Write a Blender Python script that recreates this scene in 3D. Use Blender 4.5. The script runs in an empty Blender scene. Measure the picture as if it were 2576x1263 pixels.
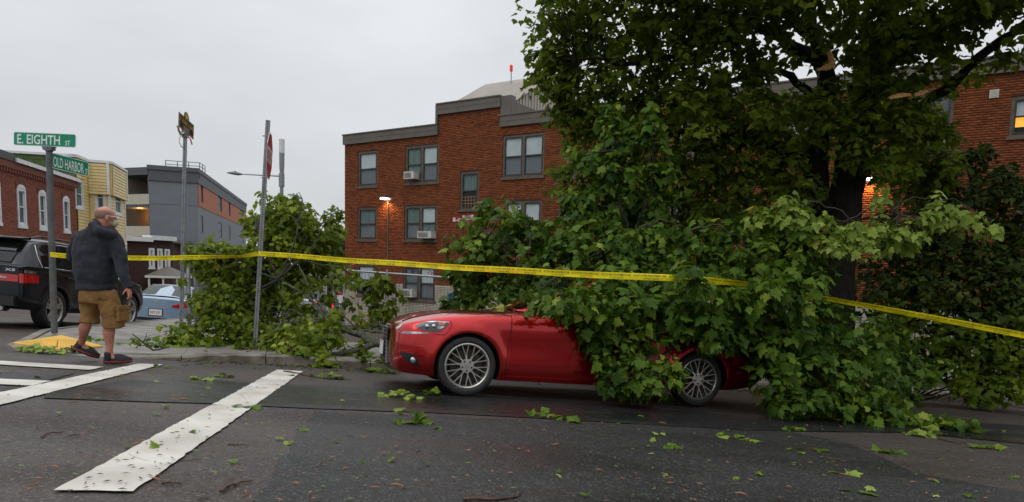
import bpy, bmesh, math, random
import numpy as np
from mathutils import Vector, Matrix, Euler
R = math.radians
rnd = random.Random(7)
rng = np.random.default_rng(11)
S = bpy.context.scene
C = S.collection

# ------------------------------------------------------------------ camera, light, exposure
SX, SY = 0.052, 0.0756                 # the street falls to the right and away
CAMZ = 0.863
FPX = 1700.0                           # focal length in units of a 2576 px wide frame
PITCH, ROLL = R(5.9), R(1.5)
cam = bpy.data.cameras.new('camera'); camo = bpy.data.objects.new('camera', cam); C.objects.link(camo)
CM = Matrix.Translation((0, 0, CAMZ)) @ Matrix.Rotation(R(90) - PITCH, 4, 'X') @ Matrix.Rotation(ROLL, 4, 'Z')
camo.matrix_world = CM
cam.sensor_width = 36; cam.lens = 36 * FPX / 2576; cam.shift_y = 221.5 / 2576
cam.clip_start = 0.05; cam.clip_end = 3000
S.camera = camo
S.view_settings.view_transform = 'Standard'; S.view_settings.look = 'None'
S.view_settings.exposure = 0.0; S.view_settings.gamma = 1.0
try: S.view_settings.use_curve_mapping = False
except Exception: pass
S.cycles.max_bounces = 8; S.cycles.transparent_max_bounces = 12

SUN_EL, SUN_AZ = R(52), R(-35)
w = bpy.data.worlds.new('World'); S.world = w; w.use_nodes = True
nt = w.node_tree; nt.nodes.clear()
def N(t, nt=None, **k):
    n = (nt or globals()['nt']).nodes.new(t)
    for a, b in k.items(): setattr(n, a, b)
    return n
out = N('ShaderNodeOutputWorld')
sky = N('ShaderNodeTexSky', sky_type='NISHITA', sun_disc=False, sun_elevation=SUN_EL, sun_rotation=SUN_AZ)
hs = N('ShaderNodeHueSaturation'); hs.inputs['Saturation'].default_value = 0.25; hs.inputs['Value'].default_value = 0.4
b1 = N('ShaderNodeBackground'); b1.inputs['Strength'].default_value = 0.05
nt.links.new(sky.outputs[0], hs.inputs['Color']); nt.links.new(hs.outputs[0], b1.inputs['Color'])
# overcast: brighter overhead than at the horizon, faint cloud mottling
tc = N('ShaderNodeTexCoord'); sep = N('ShaderNodeSeparateXYZ'); nt.links.new(tc.outputs['Generated'], sep.inputs[0])
mx0 = N('ShaderNodeMath', operation='MAXIMUM'); mx0.inputs[1].default_value = 0; nt.links.new(sep.outputs['Z'], mx0.inputs[0]); pw0 = N('ShaderNodeMath', operation='POWER'); pw0.inputs[1].default_value = 1.8; nt.links.new(mx0.outputs[0], pw0.inputs[0])
mr = N('ShaderNodeMapRange'); nt.links.new(pw0.outputs[0], mr.inputs['Value'])
mr.inputs['From Min'].default_value = 0.0; mr.inputs['From Max'].default_value = 1.0
mr.inputs['To Min'].default_value = 0.46; mr.inputs['To Max'].default_value = 1.75
noi = N('ShaderNodeTexNoise'); noi.inputs['Scale'].default_value = 1.5; noi.inputs['Detail'].default_value = 4
mp = N('ShaderNodeMapping'); mp.inputs['Scale'].default_value = (1, 1, 3.0)
nt.links.new(tc.outputs['Generated'], mp.inputs[0]); nt.links.new(mp.outputs[0], noi.inputs['Vector'])
nr = N('ShaderNodeMapRange'); nt.links.new(noi.outputs['Fac'], nr.inputs['Value'])
nr.inputs['From Min'].default_value = 0.3; nr.inputs['From Max'].default_value = 0.7
nr.inputs['To Min'].default_value = 0.76; nr.inputs['To Max'].default_value = 1.2
mx = N('ShaderNodeMath', operation='MULTIPLY'); nt.links.new(mr.outputs[0], mx.inputs[0]); nt.links.new(nr.outputs[0], mx.inputs[1])
b2 = N('ShaderNodeBackground'); b2.inputs['Color'].default_value = (0.955, 0.985, 1.03, 1)
nt.links.new(mx.outputs[0], b2.inputs['Strength'])
ad = N('ShaderNodeAddShader'); nt.links.new(b1.outputs[0], ad.inputs[0]); nt.links.new(b2.outputs[0], ad.inputs[1])
nt.links.new(ad.outputs[0], out.inputs['Surface'])
sl = bpy.data.lights.new('sun', 'SUN'); sl.energy = 0.55; sl.angle = R(40); sl.color = (1, 0.97, 0.93)
so = bpy.data.objects.new('sun', sl); C.objects.link(so)
sd = Vector((math.sin(SUN_AZ) * math.cos(SUN_EL), -math.cos(SUN_AZ) * math.cos(SUN_EL), math.sin(SUN_EL)))
so.rotation_euler = sd.to_track_quat('Z', 'Y').to_euler()

# ------------------------------------------------------------------ geometry helpers
CAM = Vector((0, 0, CAMZ)); R3 = CM.to_3x3()
def ray(u, v):
    d = R3 @ Vector(((u - 1288) / FPX, -(v - 853) / FPX, -1)); return d / d.y
def P(u, v, d): return CAM + ray(u, v) * d
def proj(p):
    q = R3.transposed() @ (Vector(p) - CAM); return (1288 + FPX * q.x / -q.z, 853 - FPX * q.y / -q.z)
def gy(y): return y if y < 38 else 38 + 12 * (1 - math.exp(-(y - 38) / 12))
def gx(x): return x if abs(x) < 30 else math.copysign(30 + 10 * (1 - math.exp(-(abs(x) - 30) / 10)), x)
def G(x, y): return -SX * gx(x) - SY * gy(y)
def GP(u, v, dz=0.0):
    r = ray(u, v); n = Vector((SX, SY, 1)); t = (dz - n.dot(CAM)) / n.dot(r); return CAM + r * t
def PL(u, v, p0, n):
    r = ray(u, v); n = Vector((n[0], n[1], 0)); t = n.dot(Vector((p0[0], p0[1], 0)) - CAM) / n.dot(r); return CAM + r * t
GN = Vector((SX, SY, 1)).normalized()

MW = {}
def props(o, label=None, cat=None, group=None, kind=None):
    if label: o['label'] = label
    if cat: o['category'] = cat
    if group: o['group'] = group
    if kind: o['kind'] = kind
    return o
def thing(name, label, cat, loc=(0, 0, 0), group=None, M=None):
    o = bpy.data.objects.new(name, None); C.objects.link(o); o.empty_display_size = 0.2
    m = M if M is not None else Matrix.Translation(loc)
    o.matrix_world = m; MW[o.name] = m.copy()
    return props(o, label, cat, group)
def link(o, parent=None, Mw=None):
    C.objects.link(o)
    if parent: o.parent = parent
    return o
class MB:
    def __init__(s): s.v = []; s.f = []; s.m = []; s.mi = 0
    def add(s, vs, fs):
        b = len(s.v); s.v += [tuple(x) for x in vs]
        for f in fs: s.f.append([b + i for i in f]); s.m.append(s.mi)
        return s
    def box(s, c, size, M=None, taper=1.0):
        hx, hy, hz = size[0] / 2, size[1] / 2, size[2] / 2; c = Vector(c); vs = []
        for sz in (-1, 1):
            t = taper if sz > 0 else 1
            for sx, sy in ((-1, -1), (1, -1), (1, 1), (-1, 1)):
                p = Vector((sx * hx * t, sy * hy * t, sz * hz)); p = (M @ p if M is not None else p) + c; vs.append(p)
        return s.add(vs, [(3, 2, 1, 0), (4, 5, 6, 7), (0, 1, 5, 4), (1, 2, 6, 5), (2, 3, 7, 6), (3, 0, 4, 7)])
    def obox(s, o, a, b, c):       # corner + three edge vectors
        o, a, b, c = map(Vector, (o, a, b, c))
        vs = [o, o + a, o + a + b, o + b, o + c, o + a + c, o + a + b + c, o + b + c]
        fs = [(3, 2, 1, 0), (4, 5, 6, 7), (0, 1, 5, 4), (1, 2, 6, 5), (2, 3, 7, 6), (3, 0, 4, 7)]
        if a.cross(b).dot(c) < 0: fs = [f[::-1] for f in fs]
        return s.add(vs, fs)
    def tube(s, pts, r, n=6, cap=True, flat=1.0):
        pts = [Vector(p) for p in pts]; rs = r if hasattr(r, '__len__') else [r] * len(pts)
        t = (pts[1] - pts[0]).normalized(); u = t.orthogonal().normalized(); rings = []
        vs = []
        for i, p in enumerate(pts):
            a = pts[max(i - 1, 0)]; b = pts[min(i + 1, len(pts) - 1)]; t = (b - a).normalized()
            u = (u - t * u.dot(t)); u = u.normalized() if u.length > 1e-6 else t.orthogonal().normalized()
            w_ = t.cross(u)
            for k in range(n):
                an = 2 * math.pi * k / n; vs.append(p + (u * math.cos(an) + w_ * math.sin(an) * flat) * rs[i])
        fs = []
        for i in range(len(pts) - 1):
            for k in range(n):
                fs.append((i * n + k, i * n + (k + 1) % n, (i + 1) * n + (k + 1) % n, (i + 1) * n + k))
        if cap: fs += [tuple(range(n))[::-1], tuple((len(pts) - 1) * n + k for k in range(n))]
        return s.add(vs, fs)
    def ell(s, c, r, M=None, n=12, m=8):
        vs = []; c = Vector(c)
        for j in range(m + 1):
            ph = math.pi * j / m
            for i in range(n):
                th = 2 * math.pi * i / n
                p = Vector((r[0] * math.sin(ph) * math.cos(th), r[1] * math.sin(ph) * math.sin(th), r[2] * math.cos(ph)))
                vs.append(c + (M @ p if M is not None else p))
        fs = [(j * n + i, (j + 1) * n + i, (j + 1) * n + (i + 1) % n, j * n + (i + 1) % n) for j in range(m) for i in range(n)]
        return s.add(vs, fs)
    def grid(s, rows, close=False, flip=False):
        n = len(rows[0]); vs = [p for r in rows for p in r]; fs = []
        for i in range(len(rows) - 1):
            for k in range(n if close else n - 1):
                f = (i * n + k, i * n + (k + 1) % n, (i + 1) * n + (k + 1) % n, (i + 1) * n + k)
                fs.append(f[::-1] if flip else f)
        return s.add(vs, fs)
    def prism(s, poly, ext):       # 3D polygon extruded by a vector
        n = len(poly); e = Vector(ext); poly = [Vector(p) for p in poly]
        vs = poly + [p + e for p in poly]
        nn = Vector((0, 0, 0))
        for i in range(n): nn += poly[i].cross(poly[(i + 1) % n])
        fs = [tuple(range(n))[::-1], tuple(range(n, 2 * n))] + [(i, (i + 1) % n, n + (i + 1) % n, n + i) for i in range(n)]
        if nn.dot(e) < 0: fs = [f[::-1] for f in fs]
        return s.add(vs, fs)
    def ring(s, c, axis, r0, r1, h, n=24):
        c = Vector(c); ax = Vector(axis).normalized(); u = ax.orthogonal().normalized(); v = ax.cross(u); rows = []
        prof = [(r0, 0), (r1, 0), (r1, h), (r0, h), (r0, 0)]
        for rr, hh in prof: rows.append([c + ax * hh + (u * math.cos(2 * math.pi * k / n) + v * math.sin(2 * math.pi * k / n)) * rr for k in range(n)])
        return s.grid(rows, close=True, flip=True)
    def disc(s, c, axis, r, h, n=20): 
        c = Vector(c); ax = Vector(axis).normalized(); u = ax.orthogonal().normalized(); v = ax.cross(u)
        return s.prism([c + (u * math.cos(2 * math.pi * k / n) + v * math.sin(2 * math.pi * k / n)) * r for k in range(n)], ax * h)
    def mesh(s, name, mats, T=None, smooth=None):
        me = bpy.data.meshes.new(name)
        vs = [T @ Vector(v) for v in s.v] if T is not None else s.v
        me.from_pydata(vs, [], s.f)
        for m in (mats if isinstance(mats, (list, tuple)) else [mats]): me.materials.append(m)
        if any(s.m): me.polygons.foreach_set('material_index', s.m)
        if smooth is not None:
            me.polygons.foreach_set('use_smooth', [True] * len(me.polygons)); me.set_sharp_from_angle(angle=R(smooth))
        me.update(); return me
    def build(s, name, mats, parent=None, world=True, smooth=None):
        T = None
        root = parent
        if parent is not None and world: T = MW[parent.name].inverted()
        o = bpy.data.objects.new(name, s.mesh(name, mats, T, smooth)); C.objects.link(o)
        if parent is not None: o.parent = parent; MW[o.name] = MW[parent.name]
        else: MW[o.name] = Matrix()
        return o
def solo(name, mb, mats, label, cat, group=None, kind=None, smooth=None, origin=None):
    T = Matrix.Translation(origin) if origin is not None else Matrix()
    o = bpy.data.objects.new(name, mb.mesh(name, mats, T.inverted(), smooth)); C.objects.link(o)
    o.matrix_world = T; MW[o.name] = T; return props(o, label, cat, group, kind)
def tris(name, V, F, mats, parent=None, tint=None, midx=None, smooth=False):
    """fast mesh from numpy arrays; V is in world space"""
    V = np.asarray(V, float)
    if parent is not None:
        T = np.array(MW[parent.name].inverted()); V = V @ T[:3, :3].T + T[:3, 3]
    F = np.asarray(F, np.int32); k = F.shape[1]; me = bpy.data.meshes.new(name)
    me.vertices.add(len(V)); me.vertices.foreach_set('co', V.astype(np.float32).ravel())
    me.loops.add(F.size); me.loops.foreach_set('vertex_index', F.ravel())
    me.polygons.add(len(F)); me.polygons.foreach_set('loop_start', np.arange(0, F.size, k, dtype=np.int32))
    try: me.polygons.foreach_set('loop_total', np.full(len(F), k, np.int32))
    except Exception: pass
    for m in (mats if isinstance(mats, (list, tuple)) else [mats]): me.materials.append(m)
    if midx is not None: me.polygons.foreach_set('material_index', np.asarray(midx, np.int32))
    if smooth: me.polygons.foreach_set('use_smooth', np.ones(len(F), bool))
    me.update(calc_edges=True)
    if tint is not None:
        a = me.attributes.new('tint', 'FLOAT', 'POINT'); a.data.foreach_set('value', np.asarray(tint, np.float32))
    o = bpy.data.objects.new(name, me); C.objects.link(o)
    if parent is not None: o.parent = parent; MW[o.name] = MW[parent.name]
    return o

# ------------------------------------------------------------------ materials
def mat(name, c1, c2=None, rough=.6, metal=0., scale=6., bump=0., bscale=60., coat=0., spec=.5, detail=6., tint=False, emit=None, es=1., r2=None, sheen=0., lo=.35, hi=.65, stretch=None, subs=0):
    m = bpy.data.materials.new(name); m.use_nodes = True; t = m.node_tree; b = t.nodes['Principled BSDF']
    L = t.links.new
    b.inputs['Roughness'].default_value = rough; b.inputs['Metallic'].default_value = metal
    b.inputs['Coat Weight'].default_value = coat; b.inputs['Coat Roughness'].default_value = .04
    b.inputs['Specular IOR Level'].default_value = spec; b.inputs['Base Color'].default_value = (*c1, 1)
    if sheen: b.inputs['Sheen Weight'].default_value = sheen
    if subs: b.inputs['Subsurface Weight'].default_value = subs; b.inputs['Subsurface Radius'].default_value = (.02, .008, .004)
    co = t.nodes.new('ShaderNodeTexCoord'); vec = co.outputs['Object']
    if stretch:
        mpn = t.nodes.new('ShaderNodeMapping'); mpn.inputs['Scale'].default_value = stretch; L(vec, mpn.inputs[0]); vec = mpn.outputs[0]
    if c2 is not None:
        mixn = t.nodes.new('ShaderNodeMix'); mixn.data_type = 'RGBA'
        mixn.inputs['A'].default_value = (*c1, 1); mixn.inputs['B'].default_value = (*c2, 1)
        n = t.nodes.new('ShaderNodeTexNoise'); n.inputs['Scale'].default_value = scale; n.inputs['Detail'].default_value = detail; L(vec, n.inputs['Vector'])
        mr_ = t.nodes.new('ShaderNodeMapRange'); mr_.inputs['From Min'].default_value = lo; mr_.inputs['From Max'].default_value = hi
        if tint:
            at = t.nodes.new('ShaderNodeAttribute'); at.attribute_name = 'tint'
            mm = t.nodes.new('ShaderNodeMath'); mm.operation = 'MULTIPLY_ADD'; mm.inputs[1].default_value = .3
            L(n.outputs['Fac'], mm.inputs[0]); mt = t.nodes.new('ShaderNodeMath'); mt.operation = 'MULTIPLY'; mt.inputs[1].default_value = .7
            L(at.outputs['Fac'], mt.inputs[0]); L(mt.outputs[0], mm.inputs[2]); L(mm.outputs[0], mr_.inputs['Value'])
        else: L(n.outputs['Fac'], mr_.inputs['Value'])
        L(mr_.outputs[0], mixn.inputs['Factor']); L(mixn.outputs['Result'], b.inputs['Base Color'])
        if r2 is not None:
            m2 = t.nodes.new('ShaderNodeMapRange'); m2.inputs['To Min'].default_value = rough; m2.inputs['To Max'].default_value = r2
            L(mr_.outputs[0], m2.inputs['Value']); L(m2.outputs[0], b.inputs['Roughness'])
    if bump:
        n2 = t.nodes.new('ShaderNodeTexNoise'); n2.inputs['Scale'].default_value = bscale; n2.inputs['Detail'].default_value = 5; L(vec, n2.inputs['Vector'])
        bp = t.nodes.new('ShaderNodeBump'); bp.inputs['Strength'].default_value = min(bump, 1); bp.inputs['Distance'].default_value = .01 if bump <= 1 else .01 * bump
        L(n2.outputs['Fac'], bp.inputs['Height']); L(bp.outputs[0], b.inputs['Normal'])
    if emit: b.inputs['Emission Color'].default_value = (*emit, 1); b.inputs['Emission Strength'].default_value = es
    return m
def leafmat(name, ramp, rough=.38, trans=.25):
    m = bpy.data.materials.new(name); m.use_nodes = True; t = m.node_tree; b = t.nodes['Principled BSDF']; L = t.links.new
    at = t.nodes.new('ShaderNodeAttribute'); at.attribute_name = 'tint'
    cr = t.nodes.new('ShaderNodeValToRGB'); e = cr.color_ramp.elements
    while len(e) > 1: e.remove(e[-1])
    e[0].position = ramp[0][0]; e[0].color = (*ramp[0][1], 1)
    for p, c in ramp[1:]: x = e.new(p); x.color = (*c, 1)
    n = t.nodes.new('ShaderNodeTexNoise'); n.inputs['Scale'].default_value = 1.3; n.inputs['Detail'].default_value = 2
    co = t.nodes.new('ShaderNodeTexCoord'); L(co.outputs['Object'], n.inputs['Vector'])
    mm = t.nodes.new('ShaderNodeMath'); mm.operation = 'MULTIPLY_ADD'; mm.inputs[1].default_value = .9; mm.inputs[2].default_value = -.45
    L(n.outputs['Fac'], mm.inputs[0]); aa = t.nodes.new('ShaderNodeMath'); aa.operation = 'ADD'; L(mm.outputs[0], aa.inputs[0]); L(at.outputs['Fac'], aa.inputs[1]); L(aa.outputs[0], cr.inputs[0])
    L(cr.outputs[0], b.inputs['Base Color']); b.inputs['Roughness'].default_value = rough; b.inputs['Specular IOR Level'].default_value = .14
    tr = t.nodes.new('ShaderNodeBsdfTranslucent'); hs_ = t.nodes.new('ShaderNodeHueSaturation'); hs_.inputs['Value'].default_value = 1.5; hs_.inputs['Hue'].default_value = .485
    L(cr.outputs[0], hs_.inputs['Color']); L(hs_.outputs[0], tr.inputs['Color'])
    mx_ = t.nodes.new('ShaderNodeMixShader'); mx_.inputs[0].default_value = trans
    L(b.outputs[0], mx_.inputs[1]); L(tr.outputs[0], mx_.inputs[2]); L(mx_.outputs[0], t.nodes['Material Output'].inputs['Surface'])
    return m
def glassmat(name, tintc=(.5, .55, .55), alpha=.55, rough=.03):
    m = bpy.data.materials.new(name); m.use_nodes = True; t = m.node_tree; L = t.links.new
    b = t.nodes['Principled BSDF']; b.inputs['Base Color'].default_value = (*[c * .08 for c in tintc], 1); b.inputs['Roughness'].default_value = rough
    tr = t.nodes.new('ShaderNodeBsdfTransparent'); tr.inputs['Color'].default_value = (*tintc, 1)
    mx_ = t.nodes.new('ShaderNodeMixShader'); mx_.inputs[0].default_value = alpha
    L(b.outputs[0], mx_.inputs[1]); L(tr.outputs[0], mx_.inputs[2]); L(mx_.outputs[0], t.nodes['Material Output'].inputs['Surface'])
    return m

M_alu = mat('galvanised steel', (.33, .34, .35), (.22, .23, .24), rough=.42, metal=.7, scale=14, bump=.1)
M_steel_dark = mat('grey painted steel', (.16, .17, .18), (.11, .12, .13), rough=.5, metal=.3, scale=9)
M_black = mat('black plastic', (.012, .012, .013), rough=.45)
M_rubber = mat('tyre rubber', (.012, .012, .013), (.02, .019, .018), rough=.65, scale=20, bump=.1)
M_white = mat('white paint', (.72, .72, .70), (.55, .55, .53), rough=.5, scale=5)
M_green = mat('green sign sheeting', (.0, .27, .15), (.0, .24, .135), rough=.35, scale=4)
M_signwhite = mat('white reflective lettering', (.8, .82, .8), rough=.35)
M_stopred = mat('red sign sheeting', (.5, .01, .02), (.42, .01, .02), rough=.35)
M_bark = mat('dark wet bark', (.022, .018, .013), (.008, .007, .0055), spec=.15, rough=.85, scale=18, bump=1.0, bscale=25, stretch=(1, 1, .35))
M_lichen = mat('bark with pale green lichen', (.10, .115, .065), (.035, .030, .02), rough=.8, scale=16, bump=.8, bscale=50)
M_twig = mat('brown twig bark', (.10, .045, .022), (.04, .022, .014), rough=.7, scale=20)
M_twigdark = mat('dark twig bark', (.03, .025, .018), (.05, .045, .03), rough=.7, scale=20)
M_wood = mat('torn pale wood', (.62, .36, .14), (.42, .2, .07), rough=.7, scale=12, stretch=(3, 3, .4), bump=.5)
M_chrome = mat('chrome', (.7, .7, .72), rough=.08, metal=1)
M_glass = glassmat('window glass', (.95, .98, .98), .88)
M_carglass = glassmat('tinted car glass', (.18, .2, .19), .35)
# ------------------------------------------------------------------ ground, road, pavement
def asphalt(name, c1, c2, speck, wet=.0, rough=.42):
    m = bpy.data.materials.new(name); m.use_nodes = True; t = m.node_tree; b = t.nodes['Principled BSDF']; L = t.links.new
    co = t.nodes.new('ShaderNodeTexCoord')
    def noise(s, d=4, st=None):
        n = t.nodes.new('ShaderNodeTexNoise'); n.inputs['Scale'].default_value = s; n.inputs['Detail'].default_value = d
        if st:
            mpn = t.nodes.new('ShaderNodeMapping'); mpn.inputs['Scale'].default_value = st; L(co.outputs['Object'], mpn.inputs[0]); L(mpn.outputs[0], n.inputs['Vector'])
        else: L(co.outputs['Object'], n.inputs['Vector'])
        return n.outputs['Fac']
    def mr_(x, a, b_, c=0., d=1.):
        n = t.nodes.new('ShaderNodeMapRange'); L(x, n.inputs['Value']); n.inputs['From Min'].default_value = a; n.inputs['From Max'].default_value = b_; n.inputs['To Min'].default_value = c; n.inputs['To Max'].default_value = d; return n.outputs[0]
    def mixc(f, a, b_):
        n = t.nodes.new('ShaderNodeMix'); n.data_type = 'RGBA'; L(f, n.inputs['Factor'])
        for s_, x in (('A', a), ('B', b_)):
            if isinstance(x, tuple): n.inputs[s_].default_value = (*x, 1)
            else: L(x, n.inputs[s_])
        return n.outputs['Result']
    big = noise(.9, 5, (1, 1.8, 1)); c = mixc(mr_(big, .35, .65), c1, c2)
    vo = t.nodes.new('ShaderNodeTexVoronoi'); vo.inputs['Scale'].default_value = 95; L(co.outputs['Object'], vo.inputs['Vector'])
    sp = t.nodes.new('ShaderNodeSeparateColor'); L(vo.outputs['Color'], sp.inputs[0])
    c = mixc(mr_(sp.outputs[0], .80, 1., 0, .8), c, speck)
    c = mixc(mr_(sp.outputs[1], .70, 1., 0, .65), c, tuple(x * .35 for x in c1))
    c = mixc(mr_(noise(26, 3), .55, .8, 0, .5), c, tuple(x * .55 for x in c1))
    L(c, b.inputs['Base Color'])
    rg = mr_(noise(.55, 4, (.7, 2.4, 1)), .38, .62, rough - wet, rough + .16)
    L(rg, b.inputs['Roughness']); b.inputs['Specular IOR Level'].default_value = .36
    bp = t.nodes.new('ShaderNodeBump'); bp.inputs['Strength'].default_value = .55; bp.inputs['Distance'].default_value = .006
    L(vo.outputs['Distance'], bp.inputs['Height']); b2_ = t.nodes.new('ShaderNodeBump'); b2_.inputs['Strength'].default_value = .35; b2_.inputs['Distance'].default_value = .03
    L(noise(7, 4), b2_.inputs['Height']); L(bp.outputs[0], b2_.inputs['Normal']); L(b2_.outputs[0], b.inputs['Normal'])
    return m
M_asph_old = asphalt('old worn asphalt', (.056, .044, .038), (.036, .029, .026), (.18, .145, .12), wet=.16, rough=.56)
M_asph_new = asphalt('newer dark asphalt', (.023, .022, .022), (.015, .015, .015), (.12, .115, .10), wet=.14, rough=.52)
M_asph_wet = asphalt('wet black asphalt', (.017, .017, .018), (.010, .010, .011), (.05, .05, .045), wet=.24, rough=.34)
M_conc = mat('wet concrete', (.23, .21, .18), (.14, .13, .115), rough=.45, scale=2.2, bump=.3, bscale=70, r2=.7)
M_kerb = mat('stained kerb concrete', (.24, .21, .165), (.085, .07, .05), rough=.55, scale=4.5, bump=.9, bscale=22)
M_soil = mat('bare soil and litter', (.055, .040, .026), (.03, .035, .014), rough=.9, scale=4, bump=1., bscale=14)
M_grass = mat('far grass', (.045, .07, .02), (.03, .045, .016), rough=.9, scale=1.5, bump=1., bscale=20)

def sheet(name, xs, ys, z, mt, f=None, kind='structure'):
    mb = MB(); mb.grid([[Vector((x, y, G(x, y) + z)) for x in xs] for y in ys]); o = mb.build(name, mt); props(o, kind=kind); return o
ax_ = [-900, -400, -200, -120, -80] + [x for x in range(-60, 61, 5)] + [80, 120, 200, 400, 900]
ay_ = [-30, -10] + [y for y in range(0, 62, 3)] + [70, 85, 110, 150, 220, 350, 600, 1200]
sheet('ground', ax_, ay_, -.03, M_grass)
sheet('road', [-60, -40, -30, -20, -10, 0, 10, 20, 30], [-12, 0, 10, 20, 30, 36, 40, 44, 48, 54, 60, 70, 85, 100], 0, M_asph_old)

E1 = Vector((.963, .269, 0)); E2 = Vector((-.262, .965, 0))
def gpoly(name, pts, z, mt, parent=None, sub=0):
    mb = MB(); mb.add([Vector((p[0], p[1], G(p[0], p[1]) + z)) for p in pts], [tuple(range(len(pts)))])
    o = mb.build(name, mt, parent); 
    if parent is None: props(o, kind='structure')
    return o
def ugly(pts, k=14, amp=.035):   # ragged outline along the given edges
    res = []
    for i, p in enumerate(pts):
        q = pts[(i + 1) % len(pts)]; p = Vector(p[:2]); q = Vector(q[:2]); n = max(2, int((q - p).length / (.22 if amp > .012 else .07))); nn = (q - p).orthogonal().normalized()
        for j in range(n):
            t = j / n; res.append(p.lerp(q, t) + (nn * rnd.uniform(-amp, amp) if j else Vector((0, 0))))
    return res
g2 = lambda u, v: (GP(u, v).x, GP(u, v).y)
# newer asphalt in the right lane, then the wet trench along the kerb
na = [g2(610, 1290), g2(690, 1180), g2(742, 1100), g2(790, 1035), g2(1500, 1065), g2(1980, 1085), g2(2150, 1120), g2(2300, 1190), g2(2576, 1240), (3.6, 1.2), (2.0, -2), (-1.0, -2)]
gpoly('asphalt_patch', ugly(na), .004, M_asph_new)
tr1 = [g2(115, 990), g2(395, 945), g2(640, 965), g2(1100, 985), g2(1700, 1030), g2(2300, 1055), g2(2720, 1080), g2(2720, 1132), g2(2300, 1090), g2(1900, 1085), g2(1500, 1062), g2(1150, 1043), g2(800, 1030), g2(560, 1018), g2(110, 1003)]
gpoly('asphalt_trench', ugly(tr1, amp=.015), .008, M_asph_wet)
gpoly('asphalt_trench', ugly([g2(0, 938), g2(190, 940), g2(100, 964), g2(0, 962)], amp=.01), .008, M_asph_wet)
gpoly('asphalt_trench', ugly([g2(-30, 975), g2(70, 975), g2(-30, 992)], amp=.01), .008, M_asph_wet)

def paintmat():
    m = mat('worn white road paint', (.68, .65, .58), (.46, .43, .37), rough=.5, scale=2.2, detail=12); t = m.node_tree; L = t.links.new; b = t.nodes['Principled BSDF']
    co = t.nodes.new('ShaderNodeTexCoord'); 
    nz = t.nodes.new('ShaderNodeTexNoise'); nz.inputs['Scale'].default_value = 5; L(co.outputs['Object'], nz.inputs['Vector'])
    mixv = t.nodes.new('ShaderNodeMix'); mixv.data_type = 'VECTOR'; mixv.inputs['Factor'].default_value = .12; L(co.outputs['Object'], mixv.inputs['A']); L(nz.outputs['Color'], mixv.inputs['B'])
    vo = t.nodes.new('ShaderNodeTexVoronoi'); vo.feature = 'DISTANCE_TO_EDGE'; vo.inputs['Scale'].default_value = 5.5; L(mixv.outputs['Result'], vo.inputs['Vector'])
    n3 = t.nodes.new('ShaderNodeTexNoise'); n3.inputs['Scale'].default_value = 1.6; L(co.outputs['Object'], n3.inputs['Vector'])
    mr1 = t.nodes.new('ShaderNodeMapRange'); mr1.inputs['From Min'].default_value = .47; mr1.inputs['From Max'].default_value = .62; mr1.inputs['To Min'].default_value = 0; mr1.inputs['To Max'].default_value = .012; L(n3.outputs['Fac'], mr1.inputs['Value'])
    lt = t.nodes.new('ShaderNodeMath'); lt.operation = 'LESS_THAN'; L(vo.outputs['Distance'], lt.inputs[0]); L(mr1.outputs[0], lt.inputs[1])
    n4 = t.nodes.new('ShaderNodeTexNoise'); n4.inputs['Scale'].default_value = 75; n4.inputs['Detail'].default_value = 6; L(co.outputs['Object'], n4.inputs['Vector'])
    gt = t.nodes.new('ShaderNodeMath'); gt.operation = 'GREATER_THAN'; gt.inputs[1].default_value = .79; L(n4.outputs['Fac'], gt.inputs[0])
    mxm = t.nodes.new('ShaderNodeMath'); mxm.operation = 'MAXIMUM'; L(lt.outputs[0], mxm.inputs[0]); L(gt.outputs[0], mxm.inputs[1])
    mc = t.nodes.new('ShaderNodeMix'); mc.data_type = 'RGBA'; L(mxm.outputs[0], mc.inputs['Factor']); src = b.inputs['Base Color'].links[0].from_socket
    L(src, mc.inputs['A']); mc.inputs['B'].default_value = (.10, .09, .08, 1); L(mc.outputs['Result'], b.inputs['Base Color'])
    return m
M_paint = paintmat()
def stripe(pts):
    gpoly('road_marking', ugly([g2(*p) for p in pts], amp=.007), .0115, M_paint)
stripe([(135, 1239), (335, 1242), (762, 936), (697, 932)])
stripe([(-420, 1078), (349, 917), (410, 919), (-420, 1128)])
stripe([(-420, 886), (262, 925), (225, 933), (-420, 894)])
stripe([(-420, 938), (130, 961), (80, 973), (-420, 951)])

# pavement corner with granite kerb
SW = .125
kl = []
def K(s): return Vector((-2.0, 9.5, 0)) + E1 * s
arc = [(-4.3, 8.72), (-5.0, 8.42), (-5.7, 8.38), (-6.35, 8.6), (-6.9, 9.15), (-7.25, 9.9), (-7.6, 10.8), (-7.95, 11.9)]
kline = [K(s) for s in (42, 26, 17, 12, 9, 7.2, 5.4, 3.6, 1.8, 0, -1.4)] + [Vector((a, b, 0)) for a, b in arc]
s2 = Vector((-8.35, 13.4, 0)); kline += [s2 + E2 * s for s in (0, 2, 4, 7, 11, 16, 24)]
def ksink(p):      # the kerb dips at the ramp
    d = (Vector((p.x, p.y)) - Vector((-6.05, 9.0))).length; return SW * (1 - math.exp(-(d / 1.95) ** 5)) + .006
inner = [s2 + E2 * 24 + Vector((9, 2, 0)), Vector((-3, 30, 0)), K(42) + Vector((-1, 12, 0))]
side = thing('pavement', None, None); props(side, kind='structure')
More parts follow.
